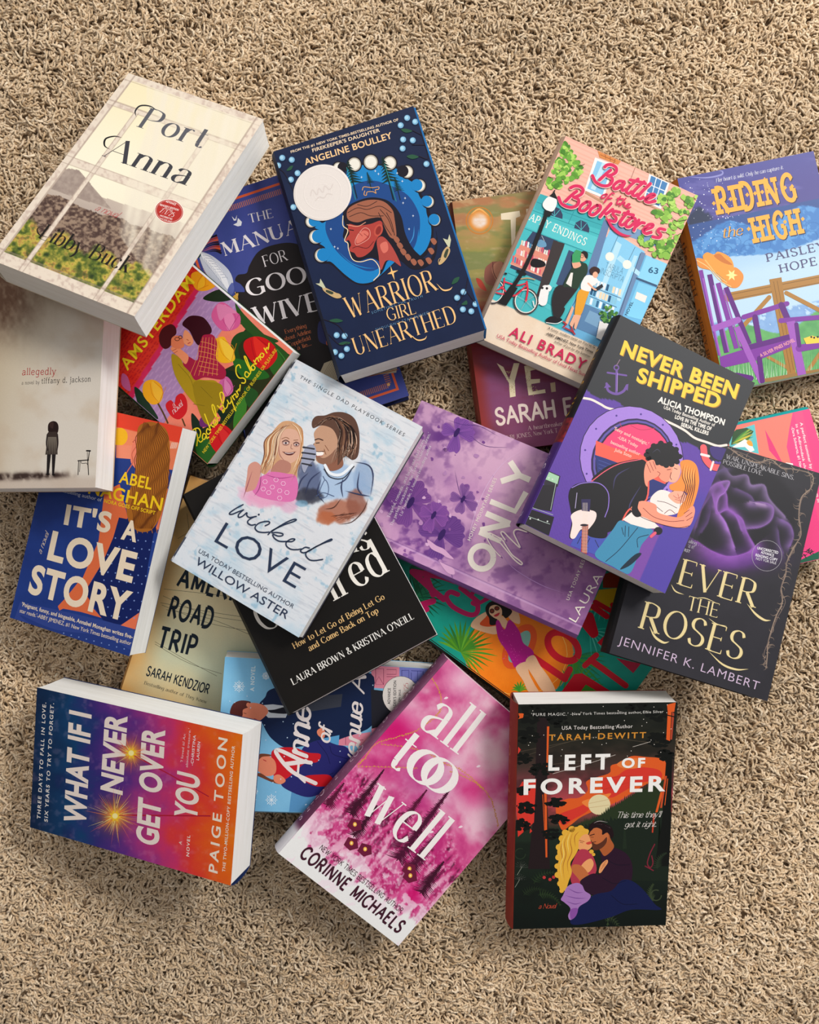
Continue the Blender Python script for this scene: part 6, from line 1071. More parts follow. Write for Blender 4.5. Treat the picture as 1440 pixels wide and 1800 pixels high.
def bgf(X, Y, u, v):
    n = fbm(X * .012, Y * .02, 6); c = mixc('222026', '29272e', fbm(X * .01, Y * .01, 2)); ins = sstep(1.25, .9, ((X - 850) / 290) ** 2 + ((Y - 670) / 265) ** 2); c = mixc(c, '15131a', ins * .8)
    c = mixc(c, '4c2868', np.clip(np.exp(-(((X - 790) / 200) ** 2 + ((Y - 930) / 60) ** 2)) * 1.6 * (.4 + n), 0, 1))
    for P, w_, col, sd in RIDGE:
        d, s_ = pdist(X, Y, P); m = np.where(s_ * sd > 0, np.exp(-(d / w_) ** 1.3), np.exp(-(d / 5) ** 2)); c = mixc(c, col, np.clip(m * (.6 + .6 * n), 0, 1))
    return c
f.bg(bgf, .0009)
# rose: folded petals
for P, w_, c_, sd in RIDGE: f.line(P, 3, c_, taper=2)
rnd = random.Random(9); TH = '8c7868'
vine = [(755, 285), (840, 330), (930, 370), (990, 360), (1060, 400), (1140, 410), (1230, 440), (1225, 520), (1180, 580), (1160, 680), (1170, 780), (1130, 860), (1100, 950), (1080, 1010), (1060, 1100), (1070, 1180), (1030, 1260), (990, 1400), (970, 1480), (975, 1550)]
for off in (0, 1): f.line([(x + rnd.uniform(-12, 12), y + rnd.uniform(-8, 8)) for x, y in vine], 6 - off * 2, TH if off == 0 else '6c5c54')
c_ = crom(vine, False, 5)
for i in range(1, len(c_)):
    x, y = c_[i]; a = rnd.uniform(0, 6.28); L_ = rnd.uniform(22, 48); f.k -= 1; f.line([(x, y), (x + L_ * .6 * math.cos(a), y + L_ * .6 * math.sin(a)), (x + L_ * math.cos(a + .4), y + L_ * math.sin(a + .4))], 4, TH, taper=1)
f.k += 1
f.text('WAR, UNSPEAKABLE SINS.', (738, 345), (1130, 470), 25, 'c8c4c8', 'roman').text('POSSIBLE LOVE.', (722, 375), (950, 445), 25, 'c8c4c8', 'roman')
f.text('aling . . .', (524, 830), (612, 856), 20, 'b8b4bc', 'roman').text("'d it!'", (520, 858), (560, 868), 20, 'b8b4bc', 'roman').text('RST', (500, 880), (532, 890), 18, 'b8b4bc', 'bold')
f.ell(976, 906, 86, 88, 'a8a4a8', ring=2).text('UNCORRECTED', (920, 868), (1040, 896), 17, 'e8e4e8', 'bold').text('ADVANCE', (940, 892), (1015, 912), 17, 'e8e4e8', 'bold').text('READING COPY', (910, 908), (1036, 938), 17, 'e8e4e8', 'bold').text('NOT FOR SALE', (912, 928), (1028, 956), 16, 'd8d4d8', 'sans')
GD, GL2 = 'e0cc94', 'f4e8b8'
f.text('EVER', (458, 1068), (913, 1208), 150, '6c5c38', 'serif'); f.text('EVER', (456, 1066), (911, 1206), 150, GD, 'serif'); f.line([(860, 1180), (910, 1240), (960, 1275), (1000, 1278)], 14, GD, taper=2).line([(425, 1070), (450, 1110), (500, 1130)], 8, GD, taper=2)
f.text('THE', (512, 1215), (690, 1262), 80, GD, 'roman').line([(560, 1150), (620, 1150), (690, 1180)], 5, GD, taper=2).line([(640, 1265), (690, 1300), (745, 1310)], 6, GD, taper=2)
f.text('ROSES', (235, 1320), (828, 1510), 158, '6c5c38', 'serif'); f.text('ROSES', (233, 1318), (826, 1508), 158, GD, 'serif'); f.line([(300, 1310), (330, 1370), (380, 1405), (415, 1400)], 14, GD, taper=2).line([(640, 1455), (720, 1530), (800, 1560), (870, 1558)], 12, GD, taper=2)
f.text('JENNIFER K. LAMBERT', (118, 1412), (925, 1680), 52, 'c8b0c8', 'light', 1.12)
f.line([(162, 1090), (76, 1440)], 3, '58565c', False)
b.finish()

# ------------------------------------------------------------------ the pink summer paperback
b = Book('pink', 'paperback_book', 'hot pink and coral paperback lying sideways, mostly under the black rose hardcover', ink=INK, spine='20a0a0')
f = b.front.w(1050, 700, 3.272)
f.bg(lambda X, Y, u, v: mixc('e04078', 'e83c80', fbm(X * .01, Y * .01, 2)))
f.poly([(700, 130), (1130, 60), (1100, 200), (1080, 330), (1100, 700), (700, 900)], 'f07868').poly([(1000, 100), (1110, 60), (1110, 140), (1090, 280), (1180, 640), (1150, 760), (1040, 500)], 'f07868').poly([(965, 180), (1010, 260), (1090, 420), (1060, 380), (990, 300)], 'd83470').poly([(1130, 80), (1180, 70), (1250, 420), (1276, 600), (1276, 720)], 'e8487c')
f.poly([(760, 200), (905, 150), (930, 320), (760, 280)], '58bcc0').poly([(780, 200), (800, 180), (860, 170), (900, 190), (870, 240), (800, 260), (770, 270)], '284c28')
rnd = random.Random(3)
for k in range(12): a = -.2 + rnd.uniform(-.5, .5); x, y = 775, 262; f.line([(x, y), (x + 60 * math.cos(a), y - 20 + 60 * math.sin(a)), (x + 125 * math.cos(a) , y - 45 + 90 * math.sin(a))], 8, rnd.choice(['3c7c34', '6ca43c', '204420', 'c8b83c']), taper=2)
f.poly([(770, 285), (850, 235), (885, 260), (905, 300), (880, 310), (850, 280)], 'f4f0e8').blob([(860, 250), (885, 245), (895, 275), (870, 270)], 'f0a038')
f.poly([(1085, 370), (1125, 375), (1130, 400), (1080, 390)], 'f4e8e0').poly([(1205, 620), (1228, 670), (1200, 680), (1190, 640)], 'f4e8e0')
f.text('A perfect summer by a lake down in', (1166, 140), (1268, 600), 17, 'f8d8d8', 'bold').text('in an Adirondack chair with a sp', (1140, 150), (1220, 560), 16, 'f8d8d8', 'bold').text('-Dara Schwartz, #1 New York', (1116, 165), (1180, 470), 16, 'f8d8d8', 'bold')
f.poly([(1120, 920), (1170, 930), (1276, 880), (1276, 960), (1100, 980)], '1c5c44')
for k in range(26): x = rnd.uniform(1150, 1240); y = rnd.uniform(865, 925); a = rnd.uniform(0, 6.28); f.k -= 1; f.line([(x, y), (x + 26 * math.cos(a), y + 20 * math.sin(a))], 7, '1c2c2c', taper=1)
f.k += 1
b.finish()

# ------------------------------------------------------------------ What If I Never Get Over You
b = Book('whatif', 'paperback_book', 'thick blue to orange paperback with sparklers lying sideways, WHAT IF I NEVER', page=PAGE, spine='20305c')
f = b.front.w(50, 1170, 3.349)
def bgf(X, Y, u, v):
    n = fbm(X * .006, Y * .006, 4, 5); n2 = fbm(X * .03, Y * .03, 9)
    t = (X + (n - .5) * 320) / 1250
    c = ramp(t, [(0, '0c2444'), (.2, '10406c'), (.3, '342c74'), (.42, '582c80'), (.55, '9c3480'), (.66, 'cc3468'), (.78, 'e03c30'), (.9, 'e8601c'), (1, 'ec7414')])
    c = mixc(c, 'e8a0b8', sstep(.55, .8, n2) * .18); c = mixc(c, '0c1c40', sstep(.5, .8, n) * sstep(500, 100, X) * .5)
    for cx, cy, r in ((605, 515, 110), (510, 885, 130)):
        d = np.hypot(X - cx, Y - cy); c = mixc(c, 'f08428', np.exp(-(d / r) ** 2 * 2.2) * .7); c = mixc(c, 'ffd83c', np.exp(-(d / r) ** 2 * 9))
    return c
f.bg(bgf, .0008)
rnd = random.Random(6)
f.line([(605, 520), (830, 640), (1060, 770)], 6, 'b01c34', False).line([(510, 880), (1070, 885)], 7, 'b01c34', False)
W_ = 'f0e0d4'
f.text('WHAT IF I', (332, 945), (366, 288), 148, W_, 'black', .95).text('NEVER', (548, 762), (578, 298), 148, W_, 'black', .95).text('GET OVER', (760, 1068), (800, 380), 150, W_, 'black', .95).text('YOU', (986, 915), (1005, 650), 150, W_, 'black', .95)
for cx, cy, R0, m in ((605, 515, 130, 60), (510, 885, 190, 90)):
    for k in range(m):
        a = rnd.uniform(0, 6.28); r1 = R0 * rnd.uniform(.25, 1.0) ** 1; r0 = r1 * rnd.uniform(.1, .5); f.k -= 1; f.line([(cx + r0 * math.cos(a), cy + r0 * math.sin(a)), (cx + r1 * math.cos(a + .05), cy + r1 * math.sin(a + .05))], rnd.choice([2, 3]), rnd.choice(['f8b84c', 'f8e08c', 'f08838', 'e86c60']), taper=1)
    f.k += 1
    f.poly([(cx + (38 if q % 2 else 20) * math.cos(q * .3927), cy + (38 if q % 2 else 20) * math.sin(q * .3927)) for q in range(16)], 'f8c830').ell(cx, cy, 16, 16, 'fff0a0')
f.text('THREE DAYS TO FALL IN LOVE.', (70, 905), (104, 218), 23, 'e8e0d8', 'bold', 1.25).text('SIX YEARS TO TRY TO FORGET.', (113, 922), (150, 222), 23, 'e8e0d8', 'bold', 1.2)
f.text('PAIGE TOON', (1112, 1225), (1172, 432), 58, 'f4e4d0', 'bold', 1.3).text('THE TWO-MILLION-COPY BESTSELLING AUTHOR', (1158, 1216), (1216, 474), 19, 'f4e4d0', 'bold', 1.1)
f.text('A', (902, 1055), (904, 1036), 18, 'f4e4d8', 'sans').text('NOVEL', (946, 1125), (952, 1000), 19, 'f4e4d8', 'bold', 1.2)
f.text("'I loved it! An", (908, 570), (926, 405), 15, 'f0c8cc', 'sans').text("absolute treasure.'", (938, 600), (956, 372), 15, 'f0c8cc', 'sans').text('-CHRISTINA', (970, 590), (986, 410), 17, 'f0d8d8', 'bold').text('LAUREN', (1004, 558), (1012, 450), 17, 'f0d8d8', 'bold')
b.finish()

# ------------------------------------------------------------------ Anne of Avenue A
b = Book('anne', 'paperback_book', 'light blue snowy paperback with couple in navy and red, lying sideways', ink=INK, spine='7cb8dc')
f = b.front.w(380, 1120, 3.6)
f.bg(lambda X, Y, u, v: mixc('74b4dc', '88c4e4', fbm(X * .008, Y * .008, 2)))
f.poly([(980, 170), (1160, 190), (1160, 330), (985, 320)], 'e88ca0').poly([(1160, 190), (1350, 200), (1340, 330), (1165, 330)], '7c80c8').poly([(985, 560), (1060, 540), (1010, 640), (980, 650)], 'e88ca0').poly([(780, 630), (980, 600), (960, 690), (775, 685)], 'e88ca0').poly([(640, 950), (720, 950), (640, 1020), (600, 1015)], 'd888a8').poly([(470, 1030), (480, 960), (640, 940), (620, 1100), (460, 1115)], '5894c4')
f.lines([[(1010, 200), (1060, 200), (1060, 300), (1010, 300), (1010, 200)], [(1080, 205), (1140, 205), (1140, 235), (1080, 235)], [(1080, 250), (1140, 250), (1140, 300), (1080, 300)], [(1000, 300), (1030, 250), (1060, 300)], [(820, 625), (820, 680)], [(860, 622), (865, 655), (930, 650)], [(1000, 580), (1040, 570), (1010, 620)]], 3, '8c3058', smooth=False).lines([[(1175, 210), (1220, 210), (1220, 260), (1175, 260), (1175, 210)], [(1235, 212), (1300, 215)], [(1235, 225), (1235, 320)], [(1275, 215), (1275, 320)], [(1310, 215), (1310, 320)], [(1175, 280), (1320, 285)]], 3, '30307c', smooth=False)
NV = '142448'; SK = 'e88868'
f.blob([(270, 430), (310, 380), (330, 340), (400, 310), (520, 260), (700, 240), (980, 230), (990, 400), (985, 560), (800, 640), (660, 690), (560, 690), (440, 700), (360, 650), (320, 600), (290, 540), (270, 520)], NV)
f.poly([(980, 330), (1060, 340), (1110, 480), (1060, 560), (985, 580)], '24242c').poly([(560, 380), (800, 360), (790, 440), (600, 470), (480, 480), (440, 440)], '3c404c').poly([(300, 430), (360, 425), (470, 440), (440, 510), (330, 510), (290, 470)], 'd8dce0').blob([(330, 462), (370, 458), (450, 440), (480, 470), (440, 485), (360, 480), (338, 475)], '1c1c28')
f.blob([(190, 430), (230, 415), (300, 430), (330, 470), (300, 510), (250, 540), (200, 520), (160, 500), (165, 460)], SK).blob([(90, 460), (110, 420), (160, 400), (220, 410), (195, 430), (200, 445), (170, 460), (165, 500), (120, 510), (90, 490)], '5c2c28').ell(203, 428, 12, 14, SK).line([(175, 480), (190, 484)], 3, '3c1c1c').line([(240, 515), (255, 520)], 4, 'a83c40')
f.blob([(640, 590), (670, 575), (690, 600), (680, 640), (645, 620)], SK).poly([(680, 640), (780, 620), (775, 690), (660, 685)], '5ca4d4')
f.blob([(560, 690), (660, 650), (760, 680), (830, 700), (900, 800), (860, 900), (720, 960), (640, 1000), (560, 1010), (440, 960), (410, 920), (440, 870), (520, 760)], '28286c').lines([[(640, 660), (700, 740), (720, 800)], [(720, 690), (740, 740), (830, 770)], [(560, 900), (650, 900), (740, 860)]], 4, '18184c')
f.blob([(350, 730), (400, 700), (500, 700), (580, 730), (660, 740), (640, 790), (560, 800), (480, 870), (430, 900), (370, 890), (360, 820)], 'cc1c28').blob([(560, 880), (640, 870), (720, 875), (740, 930), (640, 945), (560, 910)], 'c81824')
f.blob([(255, 780), (280, 760), (330, 750), (375, 790), (375, 860), (320, 880), (270, 850), (255, 820)], SK).blob([(250, 870), (280, 860), (330, 890), (365, 900), (400, 870), (440, 910), (410, 930), (360, 920), (290, 890)], '74402c').blob([(365, 880), (400, 870), (440, 905), (410, 930), (370, 915)], SK).line([(300, 776), (316, 784)], 5, 'b82830').blob([(245, 765), (280, 738), (340, 742), (345, 752), (290, 758), (262, 785)], '74402c')
rnd = random.Random(12)
def flake(x, y, r):
    f.lines([[(x - r * math.cos(a), y - r * math.sin(a)), (x + r * math.cos(a), y + r * math.sin(a))] for a in (0, .785, 1.57, 2.356)], 4, 'e4f0f8', smooth=False)
    f.dots([(x + r * .75 * math.cos(a), y + r * .75 * math.sin(a)) for a in (.39, 1.18, 1.96, 2.75, 3.53, 4.32, 5.1, 5.9)], 4, 'e4f0f8')
for q in ((145, 312, 36), (315, 245, 24), (350, 1030, 36), (240, 975, 24), (90, 560, 20)): flake(*q)
f.dots([(rnd.uniform(80, 1100), rnd.uniform(150, 1100)) for _ in range(60)], 4, 'c8dcf0')
Wc = 'f0e4e0'
f.text('A NOVEL', (240, 342), (248, 182), 27, 'e4f0f4', 'bold', 1.15)
f.text('Anne', (560, 925), (600, 430), 130, Wc, 'brushb').line([(630, 925), (480, 850), (385, 740), (400, 715), (540, 780), (600, 795)], 24, Wc)
f.text('of', (715, 672), (740, 545), 85, Wc, 'brushb').text('Avenue A', (880, 960), (945, 240), 95, Wc, 'brushb')
f.ell(1168, 368, 116, 122, '202020').ell(1168, 368, 114, 120, 'ece4dc').text('ADVANCE', (1102, 424), (1104, 322), 19, '282428', 'bold').text("READER'S EDITION", (1138, 478), (1140, 275), 19, '282428', 'bold').text('ON SALE:', (1166, 408), (1168, 330), 14, '282428', 'bold').text('10/28/25', (1212, 440), (1216, 290), 28, 'b83840', 'roman').text('NOT FOR', (1255, 400), (1257, 296), 14, '282428', 'bold')
b.finish()

# ------------------------------------------------------------------ All Too Well
b = Book('atw', 'paperback_book', 'magenta watercolour forest paperback with white lowercase title all too well', ink=INK, spine='784060')
f = b.front.w(480, 1140, 3.333)
def bgf(X, Y, u, v):
    n = fbm(X * .005, Y * .005, 41, 5); n2 = fbm(X * .012 + n * 1.5, Y * .012, 7, 5); n3 = fbm(X * .09, Y * .09, 13, 3); n4 = fbm(u * 40, v * 26, 15, 3)
    c = ramp(n * .6 + n2 * .4, [(.28, 'c03078'), (.42, 'd85c94'), (.52, 'e08cb0'), (.64, 'ecb8cc'), (.8, 'f0d4dc')])
    for cx, cy, r, col, a in ((720, 480, 130, 'd0106c', .95), (980, 520, 120, 'd83880', .5), (1180, 830, 110, 'cc2070', .7), (1300, 640, 110, 'e8c4cc', .9), (880, 760, 160, 'b0488c', .55), (1120, 180, 110, 'f0c8d8', .8)): c = mixc(c, col, np.exp(-(((X - cx) / r) ** 2 + ((Y - cy) / r) ** 2)) * a)
    fo = sstep(.50, .62, v + (n2 - .5) * .25); c = mixc(c, 'b41c64', fo * sstep(.35, .6, n4) * .8); c = mixc(c, 'e8a8c4', fo * sstep(.5, .7, n3) * .8); c = mixc(c, '501030', fo * sstep(.62, .72, n4) * .8 * sstep(.9, .6, v))
    c = mixc(c, 'd0106c', np.exp(-(((X - 820) / 60) ** 2 + ((Y - 1440) / 60) ** 2)) * .9)
    wh = sstep(.0, .03, v - .865 - (fbm(u * 22, v * 2, 5) - .5) * .14 + .07 * sstep(.1, 0, u)); c = mixc(c, 'ecebe8', wh); c = mixc(c, 'f0dce4', sstep(.70, .86, v) * (n2 > .52) * .75)
    return c
f.bg(bgf, .0008)
rnd = random.Random(10)
def fir(x, y, L_, w_, col, ang=-.87):
    """a fir with its tip at x, y; trunk runs down the cover"""
    d = np.array([-.60, .80]); n = np.array([.80, .60]); t0 = np.array([x, y]); f.line([tuple(t0), tuple(t0 + d * L_)], 7, col)
    for k in range(int(L_ / 9)):
        t = k * 9 / L_; c0 = t0 + d * L_ * t; ww = w_ * (.12 + t) * rnd.uniform(.6, 1.1)
        for s in (-1, 1): f.k -= 1; e = c0 + n * s * ww + d * ww * .35; f.line([tuple(c0), tuple((c0 + e) / 2 + d * 3), tuple(e)], rnd.uniform(7, 13), col, taper=1)
for q in ((650, 710, 330, 60), (415, 790, 170, 60), (900, 830, 230, 50), (1038, 825, 520, 80), (610, 920, 230, 60), (1000, 1250, 230, 80), (1000, 1040, 300, 60)): fir(*q, rnd.choice(['4c1030', '581434', '401028']))
for x, y in ((480, 1030), (460, 1140), (540, 1175), (800, 1290), (805, 1330)):
    f.poly([(x - 46, y + 10), (x - 20, y - 36), (x + 34, y - 22), (x + 40, y + 30), (x - 10, y + 44)], '6c1838').ell(x, y, 11, 13, 'f0b048').ell(x, y, 5, 6, 'fff0a8')
for P in ([(930, 170), (975, 250), (985, 340), (960, 390), (900, 440), (820, 490), (720, 520), (600, 560), (540, 640), (500, 680)], [(500, 690), (700, 695), (840, 700)], [(640, 560), (800, 580), (920, 620), (1000, 670), (1100, 710), (1200, 790), (1270, 870), (1300, 960), (1320, 1040)], [(1040, 720), (1160, 770), (1230, 820)]):
    c_ = crom(P, False, 9); f.dots([(p[0] + rnd.uniform(-5, 5), p[1] + rnd.uniform(-5, 5)) for p in c_ for _ in range(3)], 2.6, 'd89838'); f.line(P, 1.5, 'd8a050')
for x, y in ((1015, 290), (1205, 690), (1100, 1045), (930, 1075)): f.blob([(x - 14, y + 4), (x, y - 8), (x + 12, y - 2), (x, y + 6)], 'f4dce4')
Wc = 'f4ece8'
f.text('all', (850, 448), (1085, 622), 285, Wc, 'didot')
f.text('t', (665, 665), (740, 722), 270, Wc, 'didot'); f.text('o', (745, 700), (920, 838), 285, Wc, 'didot'); f.text('o', (830, 762), (1005, 900), 285, Wc, 'didot') if False else f.text('o', (828, 745), (1003, 885), 285, Wc, 'didot')
f.text('well', (490, 935), (890, 1242), 290, Wc, 'didot')
f.text('NEW YORK TIMES BESTSELLING AUTHOR', (270, 1172), (748, 1550), 30, '401828', 'mono', 1.1).text('CORINNE MICHAELS', (150, 1212), (735, 1668), 74, '401828', 'cond', 1.05)
s = b.spine; L = b.H; T = b.T
s.bg(lambda X, Y, u, v: mixc(mixc(mixc('90607c', '703858', fbm(u * 30, v * 4, 3)), '481c34', sstep(.55, .75, u) * .6), 'c8c4c8', sstep(.86, .9, u)), .001)
s.ltext('all too well', -L * .46, -T * .14, L * .36, T * .42, 'd8b8c8', 'didot'); s.ltext('CORINNE MICHAELS', -L * .02, -T * .12, L * .38, T * .34, 'c8a8b8', 'mono')
b.finish()

# ------------------------------------------------------------------ Left of Forever
b = Book('left', 'paperback_book', 'dark forest paperback with red sunset and embracing couple, titled LEFT OF FOREVER', ink=INKM, spine='8c3c2c')
f = b.front.w(880, 1190, 3.912)
def bgf(X, Y, u, v):
    c = ramp(v, [(0, '181c18'), (.15, '24241c'), (.27, '44322c'), (.36, '8c3c44'), (.45, 'c84c50'), (.55, '202c20'), (1, '0c1410')])
    n = fbm(X * .006, Y * .012, 3); c = mixc(c, '101410', sstep(.45, .7, n) * .4); return c
f.bg(bgf)
K_ = '10120f'; OR = 'e05c24'; RD = 'd8382c'; GN = '28341e'; G2 = '1a241a'
rnd = random.Random(21)
f.lines([[(110, 560), (600, 420), (1030, 450)], [(100, 520), (700, 400)], [(200, 620), (700, 560)]], 2, '5c5040')
f.blob([(380, 900), (450, 840), (540, 830), (600, 780), (590, 720), (660, 690), (750, 660), (760, 610), (820, 590), (900, 545), (1000, 550), (1100, 560), (1140, 600), (1130, 700), (1060, 720), (1000, 740), (900, 800), (800, 860), (700, 900), (560, 960), (480, 1020), (420, 1050)], OR)
f.blob([(700, 700), (800, 680), (860, 640), (960, 620), (1090, 640), (1100, 700), (960, 730), (860, 780), (760, 830), (700, 780)], RD).blob([(800, 600), (880, 560), (980, 570), (960, 620), (860, 630)], 'e87c3c').blob([(400, 950), (520, 900), (620, 860), (600, 920), (500, 980), (430, 1020)], RD).blob([(560, 860), (640, 830), (760, 800), (700, 860), (620, 900)], 'f0843c')
f.lines([[(600, 800), (760, 760), (900, 720)], [(640, 830), (820, 800)], [(700, 700), (900, 680), (1000, 700)]], 3, 'b03020', taper=2)
f.ell(680, 878, 76, 70, 'e4d4a4').lines([[(610, 870), (750, 840)], [(605, 900), (750, 880)]], 3, 'c8a878')
def firline(P, col, step=16, h_=30):
    """a jagged ridge of firs"""
    Q = []; pts = crom(P, False, 8); acc = 0
    for i in range(len(pts) - 1):
        (x0, y0), (x1, y1) = pts[i], pts[i + 1]; n = max(1, int(math.hypot(x1 - x0, y1 - y0) / step))
        for k in range(n): t = k / n; x = x0 + (x1 - x0) * t; y = y0 + (y1 - y0) * t; Q += [(x, y + rnd.uniform(2, 8)), (x + step * .45, y - h_ * rnd.uniform(.4, 1.1))]
    return Q + [tuple(pts[-1])]
f.poly(firline([(480, 1060), (560, 1000), (650, 970), (760, 900), (860, 840), (960, 780), (1060, 730), (1160, 700)], GN) + [(1190, 1300), (480, 1300)], GN)
f.poly(firline([(430, 1080), (600, 1020), (800, 980), (1000, 960), (1190, 940)], G2) + [(1190, 1400), (400, 1400)], G2)
for x in range(840, 1160, 30): f.k -= 1; f.poly([(x, 1180), (x + 14, 1000 - rnd.uniform(0, 60)), (x + 28, 1180)], '202c1e')
f.k += 1
# left trees
f.poly([(255, 250), (330, 250), (320, 800), (340, 1320), (190, 1320), (230, 900)], '24181a').poly([(320, 340), (335, 340), (325, 640), (315, 640)], OR).poly([(300, 800), (318, 800), (322, 1240), (310, 1240)], OR).line([(290, 810), (305, 1100)], 4, OR).poly([(118, 250), (160, 250), (155, 280), (118, 290)], OR)
f.poly([(150, 720), (245, 700), (230, 1000), (120, 1100), (105, 800)], RD)
for cx, cy, r, m in ((190, 260, 100, 34), (180, 400, 90, 40), (150, 560, 60, 26), (290, 640, 80, 30), (400, 300, 70, 22), (330, 220, 90, 26), (380, 860, 60, 22), (400, 980, 60, 24), (350, 1080, 60, 18), (1090, 430, 80, 40), (1140, 540, 60, 26), (930, 200, 70, 20), (1080, 260, 70, 20), (180, 900, 60, 26), (150, 1020, 60, 26), (150, 780, 50, 18)):
    for q in range(m):
        a = rnd.uniform(0, 6.28); d = r * math.sqrt(rnd.random()); x, y = cx + d * math.cos(a), cy + d * .62 * math.sin(a); f.k -= 1 if q else 0; f.blob([(x + 22 * rnd.uniform(.6, 1.3) * math.cos(t), y + 11 * rnd.uniform(.5, 1.4) * math.sin(t)) for t in (0, .9, 1.8, 2.7, 3.6, 4.5, 5.4)], K_, 2)
f.polys([[(120, 860), (128, 880), (115, 900)], [(140, 940), (155, 960), (138, 975)], [(185, 960), (205, 980), (190, 1000)], [(150, 1040), (160, 1060), (140, 1062)], [(205, 1040), (218, 1060), (200, 1075)], [(122, 480), (140, 500), (120, 530)]], RD)
# right trunk
f.poly([(1145, 190), (1205, 175), (1195, 240), (1150, 240)], OR).poly([(1150, 240), (1175, 240), (1165, 440), (1140, 430)], OR).poly([(1180, 240), (1195, 250), (1180, 430), (1168, 430)], 'b0442c').poly([(1140, 560), (1180, 560), (1165, 1300), (1060, 1300), (1110, 1000)], K_).poly([(1100, 790), (1118, 790), (1080, 930), (1065, 930)], OR).poly([(1130, 680), (1145, 680), (1110, 900), (1098, 900)], 'c84c28').poly([(1050, 940), (1062, 940), (1050, 1070), (1040, 1070)], 'c04028').line([(1150, 700), (1130, 880)], 5, OR).line([(1140, 260), (1200, 275)], 7, K_)
f.line([(1060, 1150), (1030, 1210), (1010, 1280), (1030, 1310), (1048, 1280), (1040, 1230)], 8, '7c2434').line([(995, 1300), (1050, 1330)], 8, '7c2434')
f.dots([(rnd.uniform(110, 1180), rnd.uniform(190, 560)) for _ in range(46)], 3, 'e8e0d4').lines([[(910, 480), (1030, 445)], [(360, 665), (620, 590), (790, 535)]], 2.5, 'd8ccc0', smooth=False)
# ferns and flowers
for cx, cy, a0, L_, col in ((620, 1500, .3, 250, '38482c'), (230, 1420, -1.2, 180, '24341f'), (260, 1500, -.4, 160, '283820'), (1050, 1540, -2.4, 110, '38442c'), (700, 1640, .0, 180, '303c26'), (160, 1500, -1.0, 150, '202c1c'), (1080, 1320, -1.9, 120, '283424')):
    P = [(cx + L_ * t * math.cos(a0 + t * .8), cy + L_ * t * math.sin(a0 + t * .8)) for t in np.linspace(0, 1, 12)]; f.line(P, 4, col)
    for i in range(1, 12):
        x, y = P[i]; d = np.array(P[i]) - np.array(P[i - 1]); d = d / np.linalg.norm(d); n = np.array([-d[1], d[0]]); l = 46 * (1 - i / 13)
        for s in (-1, 1): e = np.array(P[i]) + n * s * l + d * 12; f.k -= 1; f.line([(x, y), tuple(e)], 10, col, taper=1)
for x, y, m in ((145, 1290, 9), (130, 1375, 9)):
    f.lines([[(x, y + 20), (x + 46 * math.cos(a), y + 20 + 46 * math.sin(a))] for a in np.linspace(-2.9, -.1, m)], 6, 'ece8dc', taper=2).line([(x, y + 20), (x - 30, y + 70)], 3, '8c9080')
f.dots([(300, 1378), (340, 1392), (365, 1376)], 12, 'c03838').ell(135, 1215, 36, 36, '283424', ring=7, a1=300).ell(1070, 1500, 36, 36, '3c4630', ring=8, a1=300)
# couple
f.blob([(690, 1200), (760, 1170), (860, 1210), (905, 1290), (900, 1400), (860, 1480), (760, 1520), (640, 1500), (560, 1460), (540, 1400), (640, 1370), (700, 1330)], '2c1428').blob([(520, 1600), (640, 1500), (760, 1470), (830, 1400), (900, 1400), (980, 1460), (1060, 1560), (1100, 1600), (900, 1600), (760, 1650), (560, 1700), (480, 1690)], '141c48').lines([[(720, 1250), (800, 1290), (890, 1290)], [(700, 1380), (780, 1420), (860, 1400)], [(760, 1500), (840, 1560), (940, 1560)]], 3, '0c0c20')
SKM = 'c46c3c'
f.blob([(700, 1080), (740, 1060), (755, 1110), (780, 1170), (720, 1230), (690, 1200), (680, 1170)], 'b05c30').blob([(612, 1075), (640, 1040), (700, 1040), (740, 1080), (735, 1130), (700, 1170), (650, 1185), (625, 1160), (628, 1130), (610, 1105)], SKM).blob([(625, 1135), (660, 1150), (700, 1130), (730, 1100), (728, 1140), (690, 1180), (640, 1188)], '5c3020').blob([(608, 1045), (620, 1010), (660, 990), (710, 1005), (760, 1030), (778, 1080), (765, 1110), (735, 1070), (700, 1085), (695, 1050), (650, 1035), (620, 1060)], '201014').lines([[(640, 1005), (680, 990), (740, 1000)], [(720, 1020), (760, 1040)], [(660, 1010), (700, 1015)]], 3, 'c8b8b8', taper=2).line([(615, 1090), (645, 1080)], 6, '201014').line([(622, 1100), (640, 1102)], 3, '40180c').line([(628, 1138), (655, 1132)], 5, '40141c')
f.blob([(530, 1110), (560, 1080), (600, 1080), (615, 1110), (625, 1140), (628, 1165), (600, 1190), (550, 1190), (520, 1160)], 'f0a468').blob([(540, 1190), (600, 1190), (640, 1240), (660, 1330), (610, 1400), (540, 1420), (490, 1420), (480, 1330), (500, 1260)], 'b4384c').blob([(590, 1260), (625, 1250), (640, 1290), (610, 1340), (570, 1340), (555, 1300)], 'f0a468').blob([(500, 1290), (560, 1300), (610, 1370), (560, 1410), (530, 1380), (490, 1330)], SKM).line([(540, 1122), (575, 1132)], 4, '9c4c28').line([(548, 1135), (565, 1140)], 3, '5c2c1c').blob([(588, 1140), (620, 1130), (625, 1145), (600, 1152)], 'd0483c')
HR = 'e8b03c'
f.blob([(470, 1050), (520, 1030), (580, 1040), (605, 1075), (570, 1085), (540, 1120), (535, 1180), (510, 1230), (480, 1280), (490, 1340), (470, 1400), (450, 1450), (410, 1460), (400, 1400), (390, 1320), (400, 1250), (390, 1200), (410, 1130), (440, 1090)], HR)
